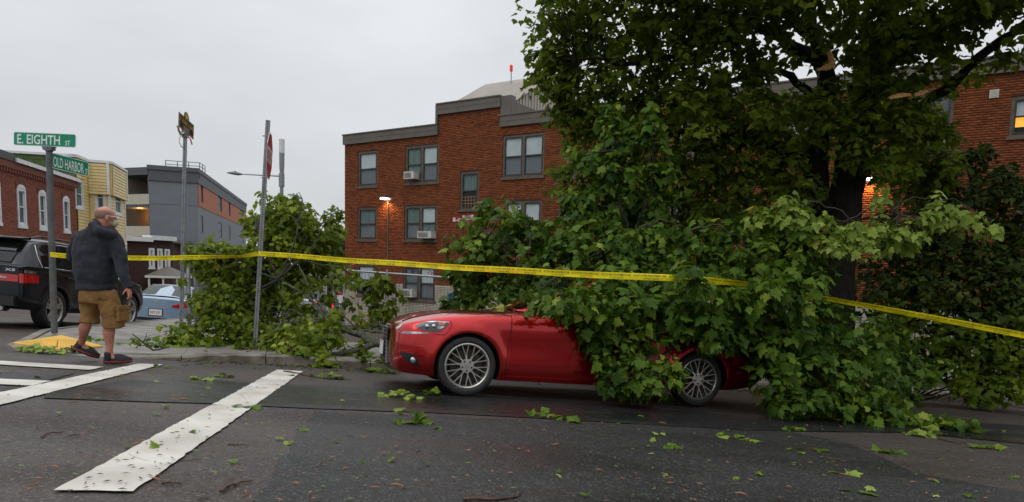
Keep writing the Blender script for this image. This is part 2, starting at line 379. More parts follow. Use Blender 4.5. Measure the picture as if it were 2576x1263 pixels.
# kerb stones, each its own piece, following the line
segs = []
for i in range(len(kline) - 1):
    a, b = kline[i], kline[i + 1]; L_ = (b - a).length; n = max(1, round(L_ / 1.5))
    for j in range(n): segs.append((a.lerp(b, j / n), a.lerp(b, (j + 1) / n)))
nrm = []
def insn(a, b):
    t = (b - a).normalized(); return Vector((t.y, -t.x, 0))
for a, b in segs:
    t = (b - a).normalized(); a2 = a + t * .006; b2_ = b - t * .006; n = insn(a, b); mb = MB(); rows = []
    m = 8; hz = rnd.uniform(-.006, .006)
    for k in range(m + 1):
        p = a2.lerp(b2_, k / m); h = ksink(p) + hz; g = G(p.x, p.y); w1 = rnd.uniform(-.008, .008)
        ch = .018 + rnd.uniform(0, .014)
        rows.append([Vector((p.x, p.y, g - .08)) + n * w1, Vector((p.x, p.y, g + max(h - ch, .0))) + n * w1 * .5, Vector((p.x, p.y, g + h)) + n * (ch + w1), Vector((p.x, p.y, g + h)) + n * .16, Vector((p.x, p.y, g - .08)) + n * .16])
    mb.grid(rows); mb.add(rows[0], [(0, 1, 2, 3, 4)]); mb.add(rows[-1], [(4, 3, 2, 1, 0)])
    mb.build('kerb_stone', M_kerb, side, smooth=40)
# pavement slabs in a strip behind the kerb
def slabrow(off0, off1, ln):
    acc = []
    for a, b in segs:
        L_ = (b - a).length; n = insn(a, b)
        acc.append((a, b, n))
    for i, (a, b, n) in enumerate(acc):
        n0 = (acc[i - 1][2] + n).normalized() if i else n; n1 = (acc[i + 1][2] + n).normalized() if i + 1 < len(acc) else n
        q = [a + n0 * off0, b + n1 * off0, b + n1 * off1, a + n0 * off1]
        c = (q[0] + q[1] + q[2] + q[3]) / 4; q = [p + (c - p).normalized() * .006 for p in q]
        top = [Vector((p.x, p.y, G(p.x, p.y) + ksink(a.lerp(b, .5) if off0 > .5 else p) )) for p in q]
        zz = [ksink(p) if off0 < 1 else SW for p in q]
        top = [Vector((p.x, p.y, G(p.x, p.y) + z_ - .001)) for p, z_ in zip(q, zz)]
        mb = MB(); mb.prism([t_ - Vector((0, 0, .06)) for t_ in top], (0, 0, .06)); mb.build('paving_slab', M_conc, side)
slabrow(.165, 1.55, 0)
def beyond(off):
    res = []
    for i, (a, b) in enumerate(segs):
        res.append(a + insn(a, b) * off)
    res.append(segs[-1][1] + insn(*segs[-1]) * off); return res
slab2 = beyond(1.55)
mb = MB(); far = []
for p in slab2:     # one sheet to the fence and behind
    far.append(p)
poly = [Vector((p.x, p.y, 0)) for p in far]
F0 = K(-4.4) + Vector((-.269, .963, 0)) * 4.4
def strip_to(name, A, B, z, mt, kind=None, parent=None, n=1):
    mb = MB(); rows = []
    for j in range(n + 1):
        rows.append([Vector((a.lerp(b, j / n).x, a.lerp(b, j / n).y, G(a.lerp(b, j / n).x, a.lerp(b, j / n).y) + z)) for a, b in zip(A, B)])
    mb.grid(rows, flip=True); o = mb.build(name, mt, parent); return o
# inner pavement (back strip) : slabs on a regular grid behind the first strip
Nn = Vector((-.269, .963, 0))
mbp = MB(); mbp.add([Vector((p.x, p.y, G(p.x, p.y) + SW - .004)) for p in slab2[::-1]], [tuple(range(len(slab2)))]); 
bk = [K(42) + Nn * 1.8, K(26) + Nn * 1.8, K(17) + Nn * 1.8, K(9) + Nn * 1.8, K(6.2) + Nn * 1.8, K(5.6) + Nn * 5, K(3.6) + Nn * 5, K(0) + Nn * 5.0, K(-3) + Nn * 5.0, Vector((-6.6, 14.3, 0)), Vector((-7.3, 17.2, 0)), Vector((-8.7, 22.2, 0)), Vector((-11.5, 33, 0)), Vector((-13.4, 40, 0))]
loop = slab2[::-1][::-1] + bk[::-1]
bm = bmesh.new(); vv = [bm.verts.new((p.x, p.y, G(p.x, p.y) + ksink(p) - .004)) for p in loop]; f = bm.faces.new(vv); bmesh.ops.triangulate(bm, faces=[f])
me = bpy.data.meshes.new('inner_paving'); bm.normal_update(); bm.to_mesh(me); bm.free(); me.materials.append(M_conc); o = bpy.data.objects.new('inner_paving', me); C.objects.link(o); o.parent = side
# yard behind the fence
yard = MB(); A = [K(s) + Nn * (4.95 if s < 6 else 1.75) for s in (-4.5, 0, 4, 5.6, 6.2, 9, 14, 20, 30, 42)]
yard.grid([[Vector(((a + Nn * q).x, (a + Nn * q).y, G((a + Nn * q).x, (a + Nn * q).y) + .03)) for a in A] for q in (0, 3, 6, 12, 18, 24)])
props(yard.build('yard_soil', M_soil), kind='structure')

# tactile pad on the ramp
M_tact = mat('yellow tactile paving', (.80, .48, .06), (.66, .38, .05), rough=.5, scale=3)
q = [GP(150, 879, .03), GP(34, 863, .03), GP(155, 852, .03), GP(259, 871, .03)]
q = [Vector((p.x, p.y, G(p.x, p.y) + ksink(p) + .02)) for p in q]
tp = thing('tactile_paving', 'yellow tactile paving pad with raised bumps on the corner ramp', 'paving', q[0])
mb = MB(); mb.prism([p - Vector((0, 0, .02)) for p in q], (0, 0, .028)); mb.build('pad', M_tact, tp)
mb = MB(); nb = 17
for i in range(nb):
    for j in range(nb):
        s_, t_ = (i + .5) / nb, (j + .5) / nb
        p = q[0].lerp(q[1], s_).lerp(q[3].lerp(q[2], s_), t_) + Vector((0, 0, .0105)); mb.box(p, (.026, .026, .006), taper=.6)
o = mb.build('bumps', M_tact, tp); o['kind'] = 'stuff'
# ------------------------------------------------------------------ buildings
class Facade:
    """a vertical wall plane: origin o, horizontal direction t, outward normal n (towards the camera)"""
    def __init__(s, o, t):
        s.o = Vector((o[0], o[1], 0)); s.t = Vector((t[0], t[1], 0)).normalized(); s.n = Vector((s.t.y, -s.t.x, 0))
        if s.n.dot(Vector((0, 0, 0)) - s.o) < 0: s.n = -s.n
    def uv(s, u, v):
        p = PL(u, v, s.o, s.n); return ((p - s.o).dot(s.t), p.z)
    def p(s, a, z, d=0.): return s.o + s.t * a + Vector((0, 0, z)) + s.n * d
    def rect(s, u0, v0, u1, v1):       # picture rectangle to wall rectangle
        a0, _ = s.uv(u0, (v0 + v1) / 2); a1, _ = s.uv(u1, (v0 + v1) / 2); um = (u0 + u1) / 2
        return (a0, a1, s.uv(um, v1)[1], s.uv(um, v0)[1])
    def box(s, mb, a0, a1, z0, z1, d0, d1): mb.obox(s.p(a0, z0, d0), s.t * (a1 - a0), Vector((0, 0, z1 - z0)), s.n * (d1 - d0))
def inside(a, z, r): return r[0] < a < r[1] and r[2] < z < r[3]
def wall(name, F, parent, a0, a1, tops, z0, holes, mt, depth=.35, d=0.):
    """slab of wall with real openings; tops = list of (a_start, a_end, z_top)"""
    As = sorted({a0, a1, *[x for t_ in tops for x in t_[:2]], *[x for h in holes for x in h[:2]]}); As = [a for a in As if a0 - 1e-6 <= a <= a1 + 1e-6]
    Zs = sorted({z0, *[t_[2] for t_ in tops], *[x for h in holes for x in h[2:]]}); mb = MB()
    for i in range(len(As) - 1):
        for j in range(len(Zs) - 1):
            a = (As[i] + As[i + 1]) / 2; z = (Zs[j] + Zs[j + 1]) / 2
            zt = max([t_[2] for t_ in tops if t_[0] <= a <= t_[1]] or [z0])
            if z > zt or z < z0 or any(inside(a, z, h) for h in holes): continue
            mb.add([F.p(As[i], Zs[j], d), F.p(As[i + 1], Zs[j], d), F.p(As[i + 1], Zs[j + 1], d), F.p(As[i], Zs[j + 1], d)], [(0, 1, 2, 3)])
    for h in holes:
        b = .16; c = [F.p(h[0], h[2], d), F.p(h[1], h[2], d), F.p(h[1], h[3], d), F.p(h[0], h[3], d)]; e = [x - F.n * b for x in c]
        mb.add(c + e, [(0, 1, 5, 4), (1, 2, 6, 5), (2, 3, 7, 6), (3, 0, 4, 7)])
    return mb.build(name, mt, parent)
def bricks(F, parent, a0, a1, top, z0, holes, mt, single=300, d0=-.004, d1=.0045, bh=.0575, bw=.2, j=.0105, arches=(), mts=None, visible=None):
    ph, pw = bh + j, bw + j; L = []; zmax = top(None); n = int((zmax - z0) / ph)
    for r in range(n + 1):
        z = z0 + r * ph; off = (r % 2) * pw / 2
        a = a0 - pw + off
        while a < a1:
            b0, b1 = max(a, a0), min(a + bw, a1); a += pw
            if b1 - b0 < .03 or z + bh > top((b0 + b1) / 2): continue
            ok = [(b0, b1)]
            for h in holes:
                if z + bh <= h[2] + .001 or z >= h[3] - .001: continue
                new = []
                for x0, x1 in ok:
                    if x1 <= h[0] or x0 >= h[1]: new.append((x0, x1)); continue
                    if x0 < h[0] - .02: new.append((x0, h[0]))
                    if x1 > h[1] + .02: new.append((h[1], x1))
                ok = new
            for x0, x1 in ok: L.append((x0, x1, z))
    L = np.array(L); N_ = len(L)
    o = np.array(F.o); t = np.array(F.t); nn = np.array(F.n); up = np.array((0, 0, 1.))
    dd = d1 + rng.uniform(-.002, .003, N_)
    full = (L[:, 1] - L[:, 0]) > bw - .001
    sel = np.zeros(N_, bool)
    if single:
        c = [proj(F.p((x0 + x1) / 2, z)) for x0, x1, z in L]
        key = np.array([(F.p(x0, z) - CAM).length for x0, x1, z in L]); inn = np.array([0 < u < 2576 and 0 < v < 1263 and (visible is None or visible(u, v)) for u, v in c])
        key[~(inn & full)] = 1e9; idx = np.argsort(key)[:single]; sel[idx] = key[idx] < 1e8
    def corners(x0, x1, z, dmin, dmax):
        out_ = []
        for dz_ in ((x0, z, dmin), (x1, z, dmin), (x1, z + bh, dmin), (x0, z + bh, dmin), (x0, z, dmax), (x1, z, dmax), (x1, z + bh, dmax), (x0, z + bh, dmax)): out_.append(dz_)
        return out_
    A0, A1, Z = L[~sel, 0], L[~sel, 1], L[~sel, 2]; D = dd[~sel]; M_ = len(A0)
    V = np.empty((M_, 8, 3))
    for k, (ax, zx, dx) in enumerate(((A0, 0, 0), (A1, 0, 0), (A1, 1, 0), (A0, 1, 0), (A0, 0, 1), (A1, 0, 1), (A1, 1, 1), (A0, 1, 1))):
        V[:, k] = o + ax[:, None] * t + (Z + zx * bh)[:, None] * up + (D[:, None] if dx else np.full((M_, 1), d0)) * nn
    fc = np.array([(4, 5, 6, 7), (0, 1, 5, 4), (1, 2, 6, 5), (2, 3, 7, 6), (3, 0, 4, 7)])
    if F.t.cross(Vector((0, 0, 1))).dot(F.n) < 0: fc = fc[:, ::-1]
    Fs = (np.arange(M_)[:, None, None] * 8 + fc[None]).reshape(-1, 4)
    ob = tris('brickwork', V.reshape(-1, 3), Fs, mt, parent, tint=np.repeat(rng.beta(2, 2, M_), 8)); ob['kind'] = 'stuff'
    mes = []
    for tv in (.2, .45, .6, .85):
        mb = MB(); mb.obox((0, 0, 0), F.t * bw, (0, 0, bh), F.n * (d1 - d0)); me = mb.mesh('brick', mt); a = me.attributes.new('tint', 'FLOAT', 'POINT'); a.data.foreach_set('value', [tv] * 8); mes.append(me)
    inv = MW[parent.name].inverted()
    for i in np.nonzero(sel)[0]:
        b = bpy.data.objects.new('brick', rnd.choice(mes)); C.objects.link(b); b.parent = parent; b.matrix_local = inv @ Matrix.Translation(F.p(L[i, 0], L[i, 2], d0 + rnd.uniform(0, .003)))
    return ob
M_glass_pane = M_glass
M_blind_w = mat('white roller blind', (.86, .87, .89), (.78, .79, .80), rough=.8, scale=3)
M_blind_g = mat('grey insect screen', (.24, .25, .27), rough=.8)
M_curtain = mat('teal grey curtain', (.22, .30, .28), (.14, .2, .19), rough=.85, scale=3, stretch=(4, 4, .2))
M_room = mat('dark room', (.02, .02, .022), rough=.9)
M_frame_br = mat('brown window frame', (.13, .095, .07), (.085, .062, .045), rough=.55, scale=6)
M_sash = mat('dark bronze sash', (.035, .03, .027), rough=.45)
M_acw = mat('off white air conditioner', (.62, .60, .56), (.5, .48, .44), rough=.5, scale=6)
M_acg = mat('dark grille', (.05, .05, .052), rough=.6)
def sashes(F, fr, a0, a1, z0, z1, d, up, lo, msash, w=.045, mid=None):
    """one double-hung unit: sash bars, two panes, blinds behind"""
    mid = (z0 + z1) / 2 if mid is None else mid
    mb = MB()
    for x0, x1, y0, y1, dd in ((a0, a0 + w, z0, z1, 0), (a1 - w, a1, z0, z1, 0), (a0 + w, a1 - w, z0, z0 + w * 1.3, .0), (a0 + w, a1 - w, z1 - w, z1, 0), (a0 + w, a1 - w, mid - w * .5, mid + w * .5, .012)):
        F.box(mb, x0, x1, y0, y1, d, d + .035 + dd)
    s = mb.build('sash', msash, fr)
    for (y0, y1, bl) in ((mid + w * .5, z1 - w, up), (z0 + w * 1.3, mid - w * .5, lo)):
        mb = MB(); F.box(mb, a0 + w, a1 - w, y0, y1, d + .006, d + .012); mb.build('pane', M_glass_pane, fr)
        if bl is not None: mb = MB(); F.box(mb, a0 + w, a1 - w, y0 + (0 if bl is not M_blind_w else .0), y1, d - .03, d - .022); mb.build('blind', bl, fr)
    mb = MB(); F.box(mb, a0, a1, z0, z1, d - .09, d - .06); mb.build('dark_interior', M_room, fr)
def window(F, parent, r, units=1, blinds=None, mframe=None, msash=None, sill=.1, fw=.09, proud=.0, msill=None, mid=None, name='window'):
    mframe = mframe or M_frame_br; msash = msash or M_sash; a0, a1, z0, z1 = r; d = -.075; mb = MB()
    F.box(mb, a0, a0 + fw, z0, z1, d, -.03 + proud); F.box(mb, a1 - fw, a1, z0, z1, d, -.03 + proud)
    F.box(mb, a0 + fw, a1 - fw, z1 - fw, z1, d, -.03 + proud); F.box(mb, a0 + fw, a1 - fw, z0, z0 + fw * .6, d, -.03 + proud)
    xs = [a0 + fw]
    for i in range(1, units):
        m = a0 + (a1 - a0) * i / units; F.box(mb, m - fw * .6, m + fw * .6, z0 + fw * .6, z1 - fw, d, -.028 + proud); xs += [m - fw * .6, m + fw * .6]
    xs.append(a1 - fw); fr = mb.build(name, mframe, parent)
    if sill: mb = MB(); F.box(mb, a0 - .05, a1 + .05, z0 - sill, z0 - .002, -.1, .05); mb.build('sill', msill or mframe, fr)
    for i in range(units):
        bl = (blinds or [(M_blind_w, M_blind_g)])[i % len(blinds or [1])]
        md = None if mid is None else z0 + (z1 - z0) * mid
        sashes(F, fr, xs[2 * i] + .002, xs[2 * i + 1] - .002, z0 + fw * .6 + .002, z1 - fw - .002, d + .02, bl[0], bl[1], msash, mid=md)
    return fr
def aircon(F, parent, r, label, depth=.32):
    a0, a1, z0, z1 = r; o = thing('air_conditioner', label, 'air conditioner', F.p(a0, z0, 0), 'window air conditioners on the brick apartment block')
    mb = MB(); F.box(mb, a0, a1, z0, z1, -.05, depth); F.box(mb, a0 - .01, a1 + .01, z1, z1 + .012, -.05, depth + .01); mb.build('case', M_acw, o)
    mb = MB(); F.box(mb, a0 + .04, a1 - .04 - (a1 - a0) * .2, z0 + .04, z1 - .05, depth + .002, depth + .006)
    for k in range(5): zz = z0 + .07 + k * (z1 - z0 - .15) / 5; 
    mb.build('grille', M_acg, o); mb = MB(); nb = 6
    for k in range(nb): zz = z0 + .05 + (z1 - z0 - .11) * k / (nb - 1); F.box(mb, a0 + .04, a1 - .04 - (a1 - a0) * .2, zz - .005, zz + .005, depth + .006, depth + .012)
    for k in range(5): aa = a0 + .05 + (a1 - a0) * .75 * k / 4; F.box(mb, aa - .004, aa + .004, z0 + .045, z1 - .055, depth + .012, depth + .016)
    mb.build('grille_bars', M_acw, o); return o

# ---- the long brick apartment block
M_brick = mat('orange brown brick', (.108, .032, .012), (.25, .068, .020), spec=.25, rough=.85, scale=1.4, tint=True, lo=.15, hi=.75, bump=.6, bscale=60)
M_mortar = mat('dark mortar', (.115, .045, .024), (.085, .034, .018), rough=.9, scale=10)
M_basep = mat('beige painted brick', (.46, .41, .335), (.38, .34, .27), rough=.7, scale=3, bump=.3)
M_fascia = mat('bronze metal fascia', (.14, .12, .10), (.115, .10, .085), rough=.45, metal=.3, scale=2)
A0 = P(867.5, 500, 33.0); FB = Facade(A0, (.845, -.535, 0))
B = thing('apartment_block', 'long three storey orange brick apartment block with grey fascia and beige painted base', 'building', FB.p(0, -4))
cx5 = lambda x: 849 + x * .3486
cy5 = lambda y: 157 + y * .3486
def r5(x0, y0, x1, y1): return FB.rect(cx5(x0), cy5(y0), cx5(x1), cy5(y1))
zt1 = FB.uv(cx5(300), cy5(570))[1]; zt2 = FB.uv(cx5(950), cy5(352))[1]; zt3 = FB.uv(cx5(1300), cy5(455))[1]
aS1 = FB.uv(cx5(730), cy5(450))[0]; aS2 = FB.uv(cx5(1180), cy5(400))[0]; AEND = 30.0
rows = [FB.uv(910, 384)[1], FB.uv(910, 465)[1]]
W = []
W.append((r5(148, 638, 290, 893), 1, [(M_blind_w, M_blind_g)]))
W.append((r5(490, 595, 731, 868), 2, [(M_curtain, M_curtain), (M_blind_w, M_blind_g)]))
W.append((r5(885, 785, 1020, 1060), 1, [(M_curtain, None)]))
W.append((r5(1190, 515, 1492, 824), 2, [(M_blind_w, M_blind_g)]))
W.append((FB.rect(cx5(145), cy5(1047), cx5(283), 603), 1, [(M_curtain, M_blind_g)]))
W.append((FB.rect(cx5(483), cy5(1030), cx5(718), 604), 2, [(M_curtain, M_blind_g), (M_blind_w, M_curtain)]))
W.append((FB.rect(cx5(1205), cy5(995), cx5(1472), 604), 2, [(M_blind_w, M_blind_g)]))
W.append((FB.rect(898, 664, 946, 742), 1, [(M_blind_w, M_blind_g)]))
W.append((FB.rect(1014, 668, 1095, 755), 2, [(M_blind_g, M_blind_g), (M_blind_w, M_blind_g)]))
def wr(u0, v0, u1, v1, un=1, b=None): W.append((FB.rect(u0, v0, u1, v1), un, b or [(M_blind_w, M_blind_g)]))
wr(2302, 232, 2398, 372, 2, [(M_blind_g, M_blind_w), (M_blind_g, M_blind_w)]); wr(2541, 238, 2640, 340, 1, [(M_blind_w, None)])
wr(1700, 300, 1790, 400, 2); wr(1640, 480, 1730, 585, 2); wr(1990, 500, 2060, 610, 2); wr(1480, 640, 1580, 740, 2)
wr(2310, 500, 2420, 620, 2); wr(2560, 470, 2660, 600, 1); wr(1980, 290, 2070, 390, 2)
holes = [w_[0] for w_ in W]
zb = FB.uv(900, 709)[1]
tops = [(0, aS1, zt1), (aS1, aS2, zt2), (aS2, AEND, zt3)]
def topf(a):
    if a is None: return zt2
    return (zt1 if a < aS1 else zt2 if a < aS2 else zt3)
wall('wall', FB, B, 0, AEND, tops, zb, holes, M_mortar)
wall('painted_base_wall', FB, B, 0, AEND, [(0, AEND, zb)], -6.5, holes, M_basep, d=.0)
bricks(FB, B, 0, AEND, topf, zb, holes, M_brick, visible=lambda u, v: u > 2380 or u < 1400)
# the painted base keeps its courses
def topb(a): return zb
bricks(FB, B, 0, 17, topb, -5.2, holes, M_basep, single=0)
# body of the block behind the facade
mb = MB(); BD = 11
def vert_wall(mb, p, q, z0, z1): mb.add([Vector((p.x, p.y, z0)), Vector((q.x, q.y, z0)), Vector((q.x, q.y, z1)), Vector((p.x, p.y, z1))], [(0, 1, 2, 3)])
c0, c1 = FB.p(0, 0), FB.p(AEND, 0); d0, d1 = FB.p(0, 0, -BD), FB.p(AEND, 0, -BD)
vert_wall(mb, d0, c0, -6.5, zt1); vert_wall(mb, c1, d1, -6.5, zt3); vert_wall(mb, d1, d0, -6.5, zt1)
mb.build('side_wall', M_brick, B)
mb = MB(); FB.box(mb, 0, aS1, zt1 - .3, zt1 - .25, -BD, -.2); FB.box(mb, aS2, AEND, zt3 - .3, zt3 - .25, -BD, -.2); FB.box(mb, aS1, aS2, zt2 - .3, zt2 - .25, -3, -.2); mb.build('roof', M_fascia, B)
fh = .42
mb = MB()
for a, b, z in tops:
    FB.box(mb, a - (.06 if a == 0 else 0), b, z, z + fh, -.3, .09); FB.box(mb, a - (.06 if a == 0 else 0), b, z + fh * .48, z + fh * .52, .091, .1); FB.box(mb, a - .08, b, z + fh, z + fh + .05, -.32, .13)
FB.box(mb, aS1 - .12, aS1 - .005, zt1 + fh + .05, zt2 + fh, -.3, .092); FB.box(mb, aS2 + .005, aS2 + .5, zt3 + fh + .05, zt2 + fh, -.3, .05)
FB.box(mb, aS2 + .5, aS2 + .52, zt3 + fh + .05, zt2 + fh * .5, -3, .04)
mb.build('fascia', M_fascia, B)
for r, un, bl in W: window(FB, B, r, un, bl)
aircon(FB, B, (lambda r: (r[0], r[1], r[2], r[3]))(r5(512, 795, 583, 846)), 'white air conditioner in the top floor double window')
aircon(FB, B, FB.rect(1061.5, cy5(1222), 1096, 600), 'white air conditioner in the middle floor double window')
aircon(FB, B, FB.rect(1019, 728, 1048, 747), 'white air conditioner low down behind the fence in the ground floor window')
aircon(FB, B, FB.rect(2346, 345, 2376, 368), 'pale air conditioner behind the big maple in a right-hand window')
# louvre vent, graffiti, stair window grate
mb = MB(); r = FB.rect(2489, 226, 2513, 247); FB.box(mb, *r, .0, .03)
for k in range(6): zz = r[2] + (r[3] - r[2]) * (k + .5) / 6; FB.box(mb, r[0] + .02, r[1] - .02, zz - .012, zz + .008, .03, .042)
mb.build('wall_vent', M_acw, B)
M_graf = mat('red spray paint', (.48, .02, .05), (.62, .5, .52), rough=.7, scale=3.5, lo=.52, hi=.56)
mb = MB()
for (x0, y0, x1, y1) in ((833, 1118, 852, 1150), (852, 1112, 870, 1122), (852, 1134, 888, 1144), (868, 1120, 888, 1152), (903, 1102, 958, 1118), (905, 1120, 922, 1165), (926, 1124, 960, 1140), (925, 1146, 955, 1180), (962, 1100, 990, 1130)):
    q = r5(x0, y0, x1, y1); FB.box(mb, *q, .008, .0125)
mb.build('graffiti', M_graf, B)
r = W[2][0]; mb = MB()
for k in range(6): a = r[0] + .1 + (r[1] - r[0] - .2) * k / 5; FB.box(mb, a - .012, a + .012, r[2] + .06, r[2] + .55, -.05, -.035)
for k in range(4): z = r[2] + .1 + .14 * k; FB.box(mb, r[0] + .08, r[1] - .08, z - .012, z + .012, -.036, -.026)
mb.build('window_grate', mat('rusty grate', (.3, .15, .07), rough=.7), B)
# red and blue paper stars stuck inside the ground floor window
def star(c, r_, F, d): return [F.p(c[0] + (r_ if k % 2 == 0 else r_ * .42) * math.sin(k * math.pi / 5), c[1] + (r_ if k % 2 == 0 else r_ * .42) * math.cos(k * math.pi / 5), d) for k in range(10)]
M_starb = mat('blue star paper', (.03, .06, .2), rough=.6); M_starr = mat('red star paper', (.4, .04, .03), rough=.6)
for i, (u, v) in enumerate(((1036, 684), (1079, 689))):
    c = FB.uv(u, v); s = thing('paper_star', ('left' if i == 0 else 'right') + ' of two red and blue paper stars in the ground floor window', 'decoration', FB.p(*c), 'paper stars in the window')
    mb = MB(); mb.prism(star(c, .19, FB, -.075), FB.n * .006); mb.build('outer_star', M_starr, s); mb = MB(); mb.prism(star(c, .13, FB, -.068), FB.n * .004); mb.build('inner_star', M_starb if i == 0 else M_signwhite, s)
# wall lamp with conduit, lit
def walllamp(u, v, F, label, energy, conduit=None):
    a, z = F.uv(u, v); o = thing('wall_lamp', label, 'lamp', F.p(a, z)); mb = MB(); F.box(mb, a - .16, a + .16, z + .03, z + .1, .0, .34); mb.build('housing', M_steel_dark, o)
    mb = MB(); F.box(mb, a - .15, a + .15, z - .03, z + .029, .03, .36); mb.build('lamp_lens', mat('lit lamp lens', (.9, .85, .8), emit=(1, .84, .72), es=7), o)
    ld = bpy.data.lights.new('lamp_light', 'SPOT'); ld.energy = energy; ld.color = (1, .50, .14); ld.shadow_soft_size = .05; ld.spot_size = R(150); ld.spot_blend = .6
    lo_ = bpy.data.objects.new('lamp_light', ld); C.objects.link(lo_); lo_.location = F.p(a, z - .08, .20)
    if conduit: mb = MB(); F.box(mb, a + .02, a + .06, F.uv(u, conduit)[1], z, .02, .05); mb.build('conduit', M_steel_dark, o)
walllamp(976, 501, FB, 'small lit wall lamp with orange glow high on the brick wall near the corner', 60, 655)
walllamp(2192, 452, FB, 'lit orange doorway lamp glowing behind the big maple trunk', 60)
# warm lit table lamp seen in the right-hand window
M_lit = mat('lit lampshade', (.9, .5, .1), emit=(1, .42, .05), es=1.3)
a, z = FB.uv(2558, 303); o = thing('table_lamp', 'glowing yellow lampshade inside the far right top floor window', 'lamp', FB.p(a, z))
mb = MB(); mb.tube([FB.p(a + .08, z - .16, -.084), FB.p(a + .08, z + .16, -.084)], [.3, .2], 16, flat=.05); 
mb2 = MB(); FB.box(mb2, a - .22, a + .36, z - .17, z + .15, -.088, -.08); mb2.build('lampshade', M_lit, o)
mb2 = MB(); FB.box(mb2, a + .05, a + .09, z - .5, z - .17, -.088, -.08); mb2.build('lamp_stem', M_black, o)
# ribbed metal penthouse with gable roof
M_rib = mat('ribbed tan metal', (.50, .46, .41), (.42, .38, .335), rough=.5, metal=.15, scale=.8, stretch=(1, 1, .3))
pr = 1.2   # set back from the facade
FR = Facade(FB.p(0, 0, -pr), FB.t)
e0, ze = FR.uv(cx5(865), cy5(330)); _, zbot = FR.uv(cx5(1230), cy5(420)); e1, zev = FR.uv(cx5(1232), cy5(292))
FK = Facade(FB.p(0, 0, -pr - 3.6), FB.t); k0, zk = FK.uv(cx5(1148), cy5(152)); k0 = max(k0, e0)
ph = MB(); pp = lambda a, z, d: FR.p(a, z, -d)
# roof slope facing the street, ribs running up the slope
aL, aR = e0 - 1.0, e1 + .25; zr = zev + (zk - zev) * 1.0
def slope(a, t, o=0.): return pp(a, zev + (zr - zev) * t + o, 3.6 * t)
obj_p = thing('roof_penthouse', 'ribbed metal penthouse with gabled roof on top of the brick block', 'rooftop structure', pp(aL, zbot, 0))
mb = MB(); mb.add([slope(aL, 0), slope(aR, 0), slope(aR, 1), slope(aL, 1)], [(0, 1, 2, 3)]); mb.add([slope(aL, 1), slope(aR, 1), pp(aR, zev, 7.2), pp(aL, zev, 7.2)], [(0, 1, 2, 3)])
nr_ = 30
for k in range(nr_ + 1):
    a = aL + (aR - aL) * k / nr_; mb.obox(slope(a - .025, 0, .003), FB.t * .05, slope(a, 1) - slope(a, 0), Vector((0, 0, .045)))
mb.build('roof', M_rib, obj_p)
mb = MB(); mb.add([pp(aL, zbot - 1, 0), pp(aR - .1, zbot - 1, 0), pp(aR - .1, zev, 0), pp(aL, zev, 0)], [(0, 1, 2, 3)])
gab = [pp(aR - .1, zbot - 1, 0), pp(aR - .1, zbot - 1, 7.2), pp(aR - .1, zev, 7.2), pp(aR - .1, zr, 3.6), pp(aR - .1, zev, 0)]
mb.add(gab, [(0, 1, 2, 3, 4)]); mb.add([pp(aL, zbot - 1, 0), pp(aL, zbot - 1, 7.2), pp(aL, zev, 7.2), pp(aL, zr, 3.6), pp(aL, zev, 0)], [(0, 1, 2, 3, 4)])
for k in range(29):
    dd = .12 + k * .25; ht = zev + (zr - zev) * (1 - abs(dd - 3.6) / 3.6) - .03; mb.obox(pp(aR - .098, zbot - 1, dd), FB.t * .05, -FB.n * .1, Vector((0, 0, ht - zbot + 1)))
mb.build('gable_wall', M_rib, obj_p)
# lower metal-clad bay to the right seen between leaves
u, v = cx5(1254), cy5(128); d_ = (pp(aR - 1.2, 0, 3.6)).y; ptop = P(u, cy5(45), d_); pb = P(u, v + 6, d_)
o = thing('obstruction_light', 'red aircraft warning light on a thin pole above the penthouse roof', 'light', pb)
mb = MB(); mb.tube([pb - Vector((0, 0, .4)), ptop], .025, 6); mb.build('pole', M_alu, o); mb = MB(); mb.tube([ptop - Vector((0, 0, .12)), ptop + Vector((0, 0, .12)), ptop + Vector((0, 0, .18))], [.075, .075, .04], 10); mb.build('red_lens', mat('red lens', (.55, .02, .01), rough=.25, emit=(1, .04, .02), es=.25), o)

# ---- left side of Old Harbor Street
cx1 = lambda x: .3486 * x
cy1 = lambda y: 251.6 + .3486 * y
FL = Facade(P(50, 500, 30.0), (-.255, .967, 0))
if FL.t.y < 0: FL.t = -FL.t
M_brick2 = mat('red brown brick', (.17, .046, .026), (.30, .082, .042), rough=.8, scale=8, tint=True, lo=.15, hi=.75, bump=.6)
M_wtrim = mat('white painted trim', (.74, .75, .76), (.64, .65, .66), rough=.5, scale=3)
H1 = thing('brick_rowhouse', 'red brick rowhouse with arched white windows and corbelled cornice at the left edge', 'building', FL.p(0, -3))
aEnd = FL.uv(191, 500)[0]; aBeg = -6.0
zc = FL.uv(100, cy1(445 + (288 - 85) * .305))[1]
hw = []
for (x0, y0, x1, y1) in ((126, 640, 182, 905), (270, 676, 340, 922), (448, 716, 505, 944), (-75, 600, 5, 885)):
    hw.append(FL.rect(cx1(x0), cy1(y0), cx1(x1), cy1(y1)))
wl, wh_ = hw[1][1] - hw[1][0], hw[1][3] - hw[1][2]
hw = [((r[0] + r[1]) / 2 - .42, (r[0] + r[1]) / 2 + .42, hw[1][2], hw[1][3]) for r in hw]
hw += [(r[0], r[1], r[2] - 3.1, r[3] - 3.1) for r in hw]
wall('wall', FL, H1, aBeg, aEnd, [(aBeg, aEnd, zc - .05)], -5, hw, M_mortar)
bricks(FL, H1, aBeg, aEnd, lambda a: zc - .32, -5, hw, M_brick2, single=0)
mb = MB(); c0 = FL.p(aEnd, 0); c1 = FL.p(aEnd, 0, -10); vert_wall(mb, c0, c1, -5, zc); vert_wall(mb, FL.p(aBeg, 0), FL.p(aBeg, 0, -10), -5, zc); mb.build('party_wall', M_brick2, H1)
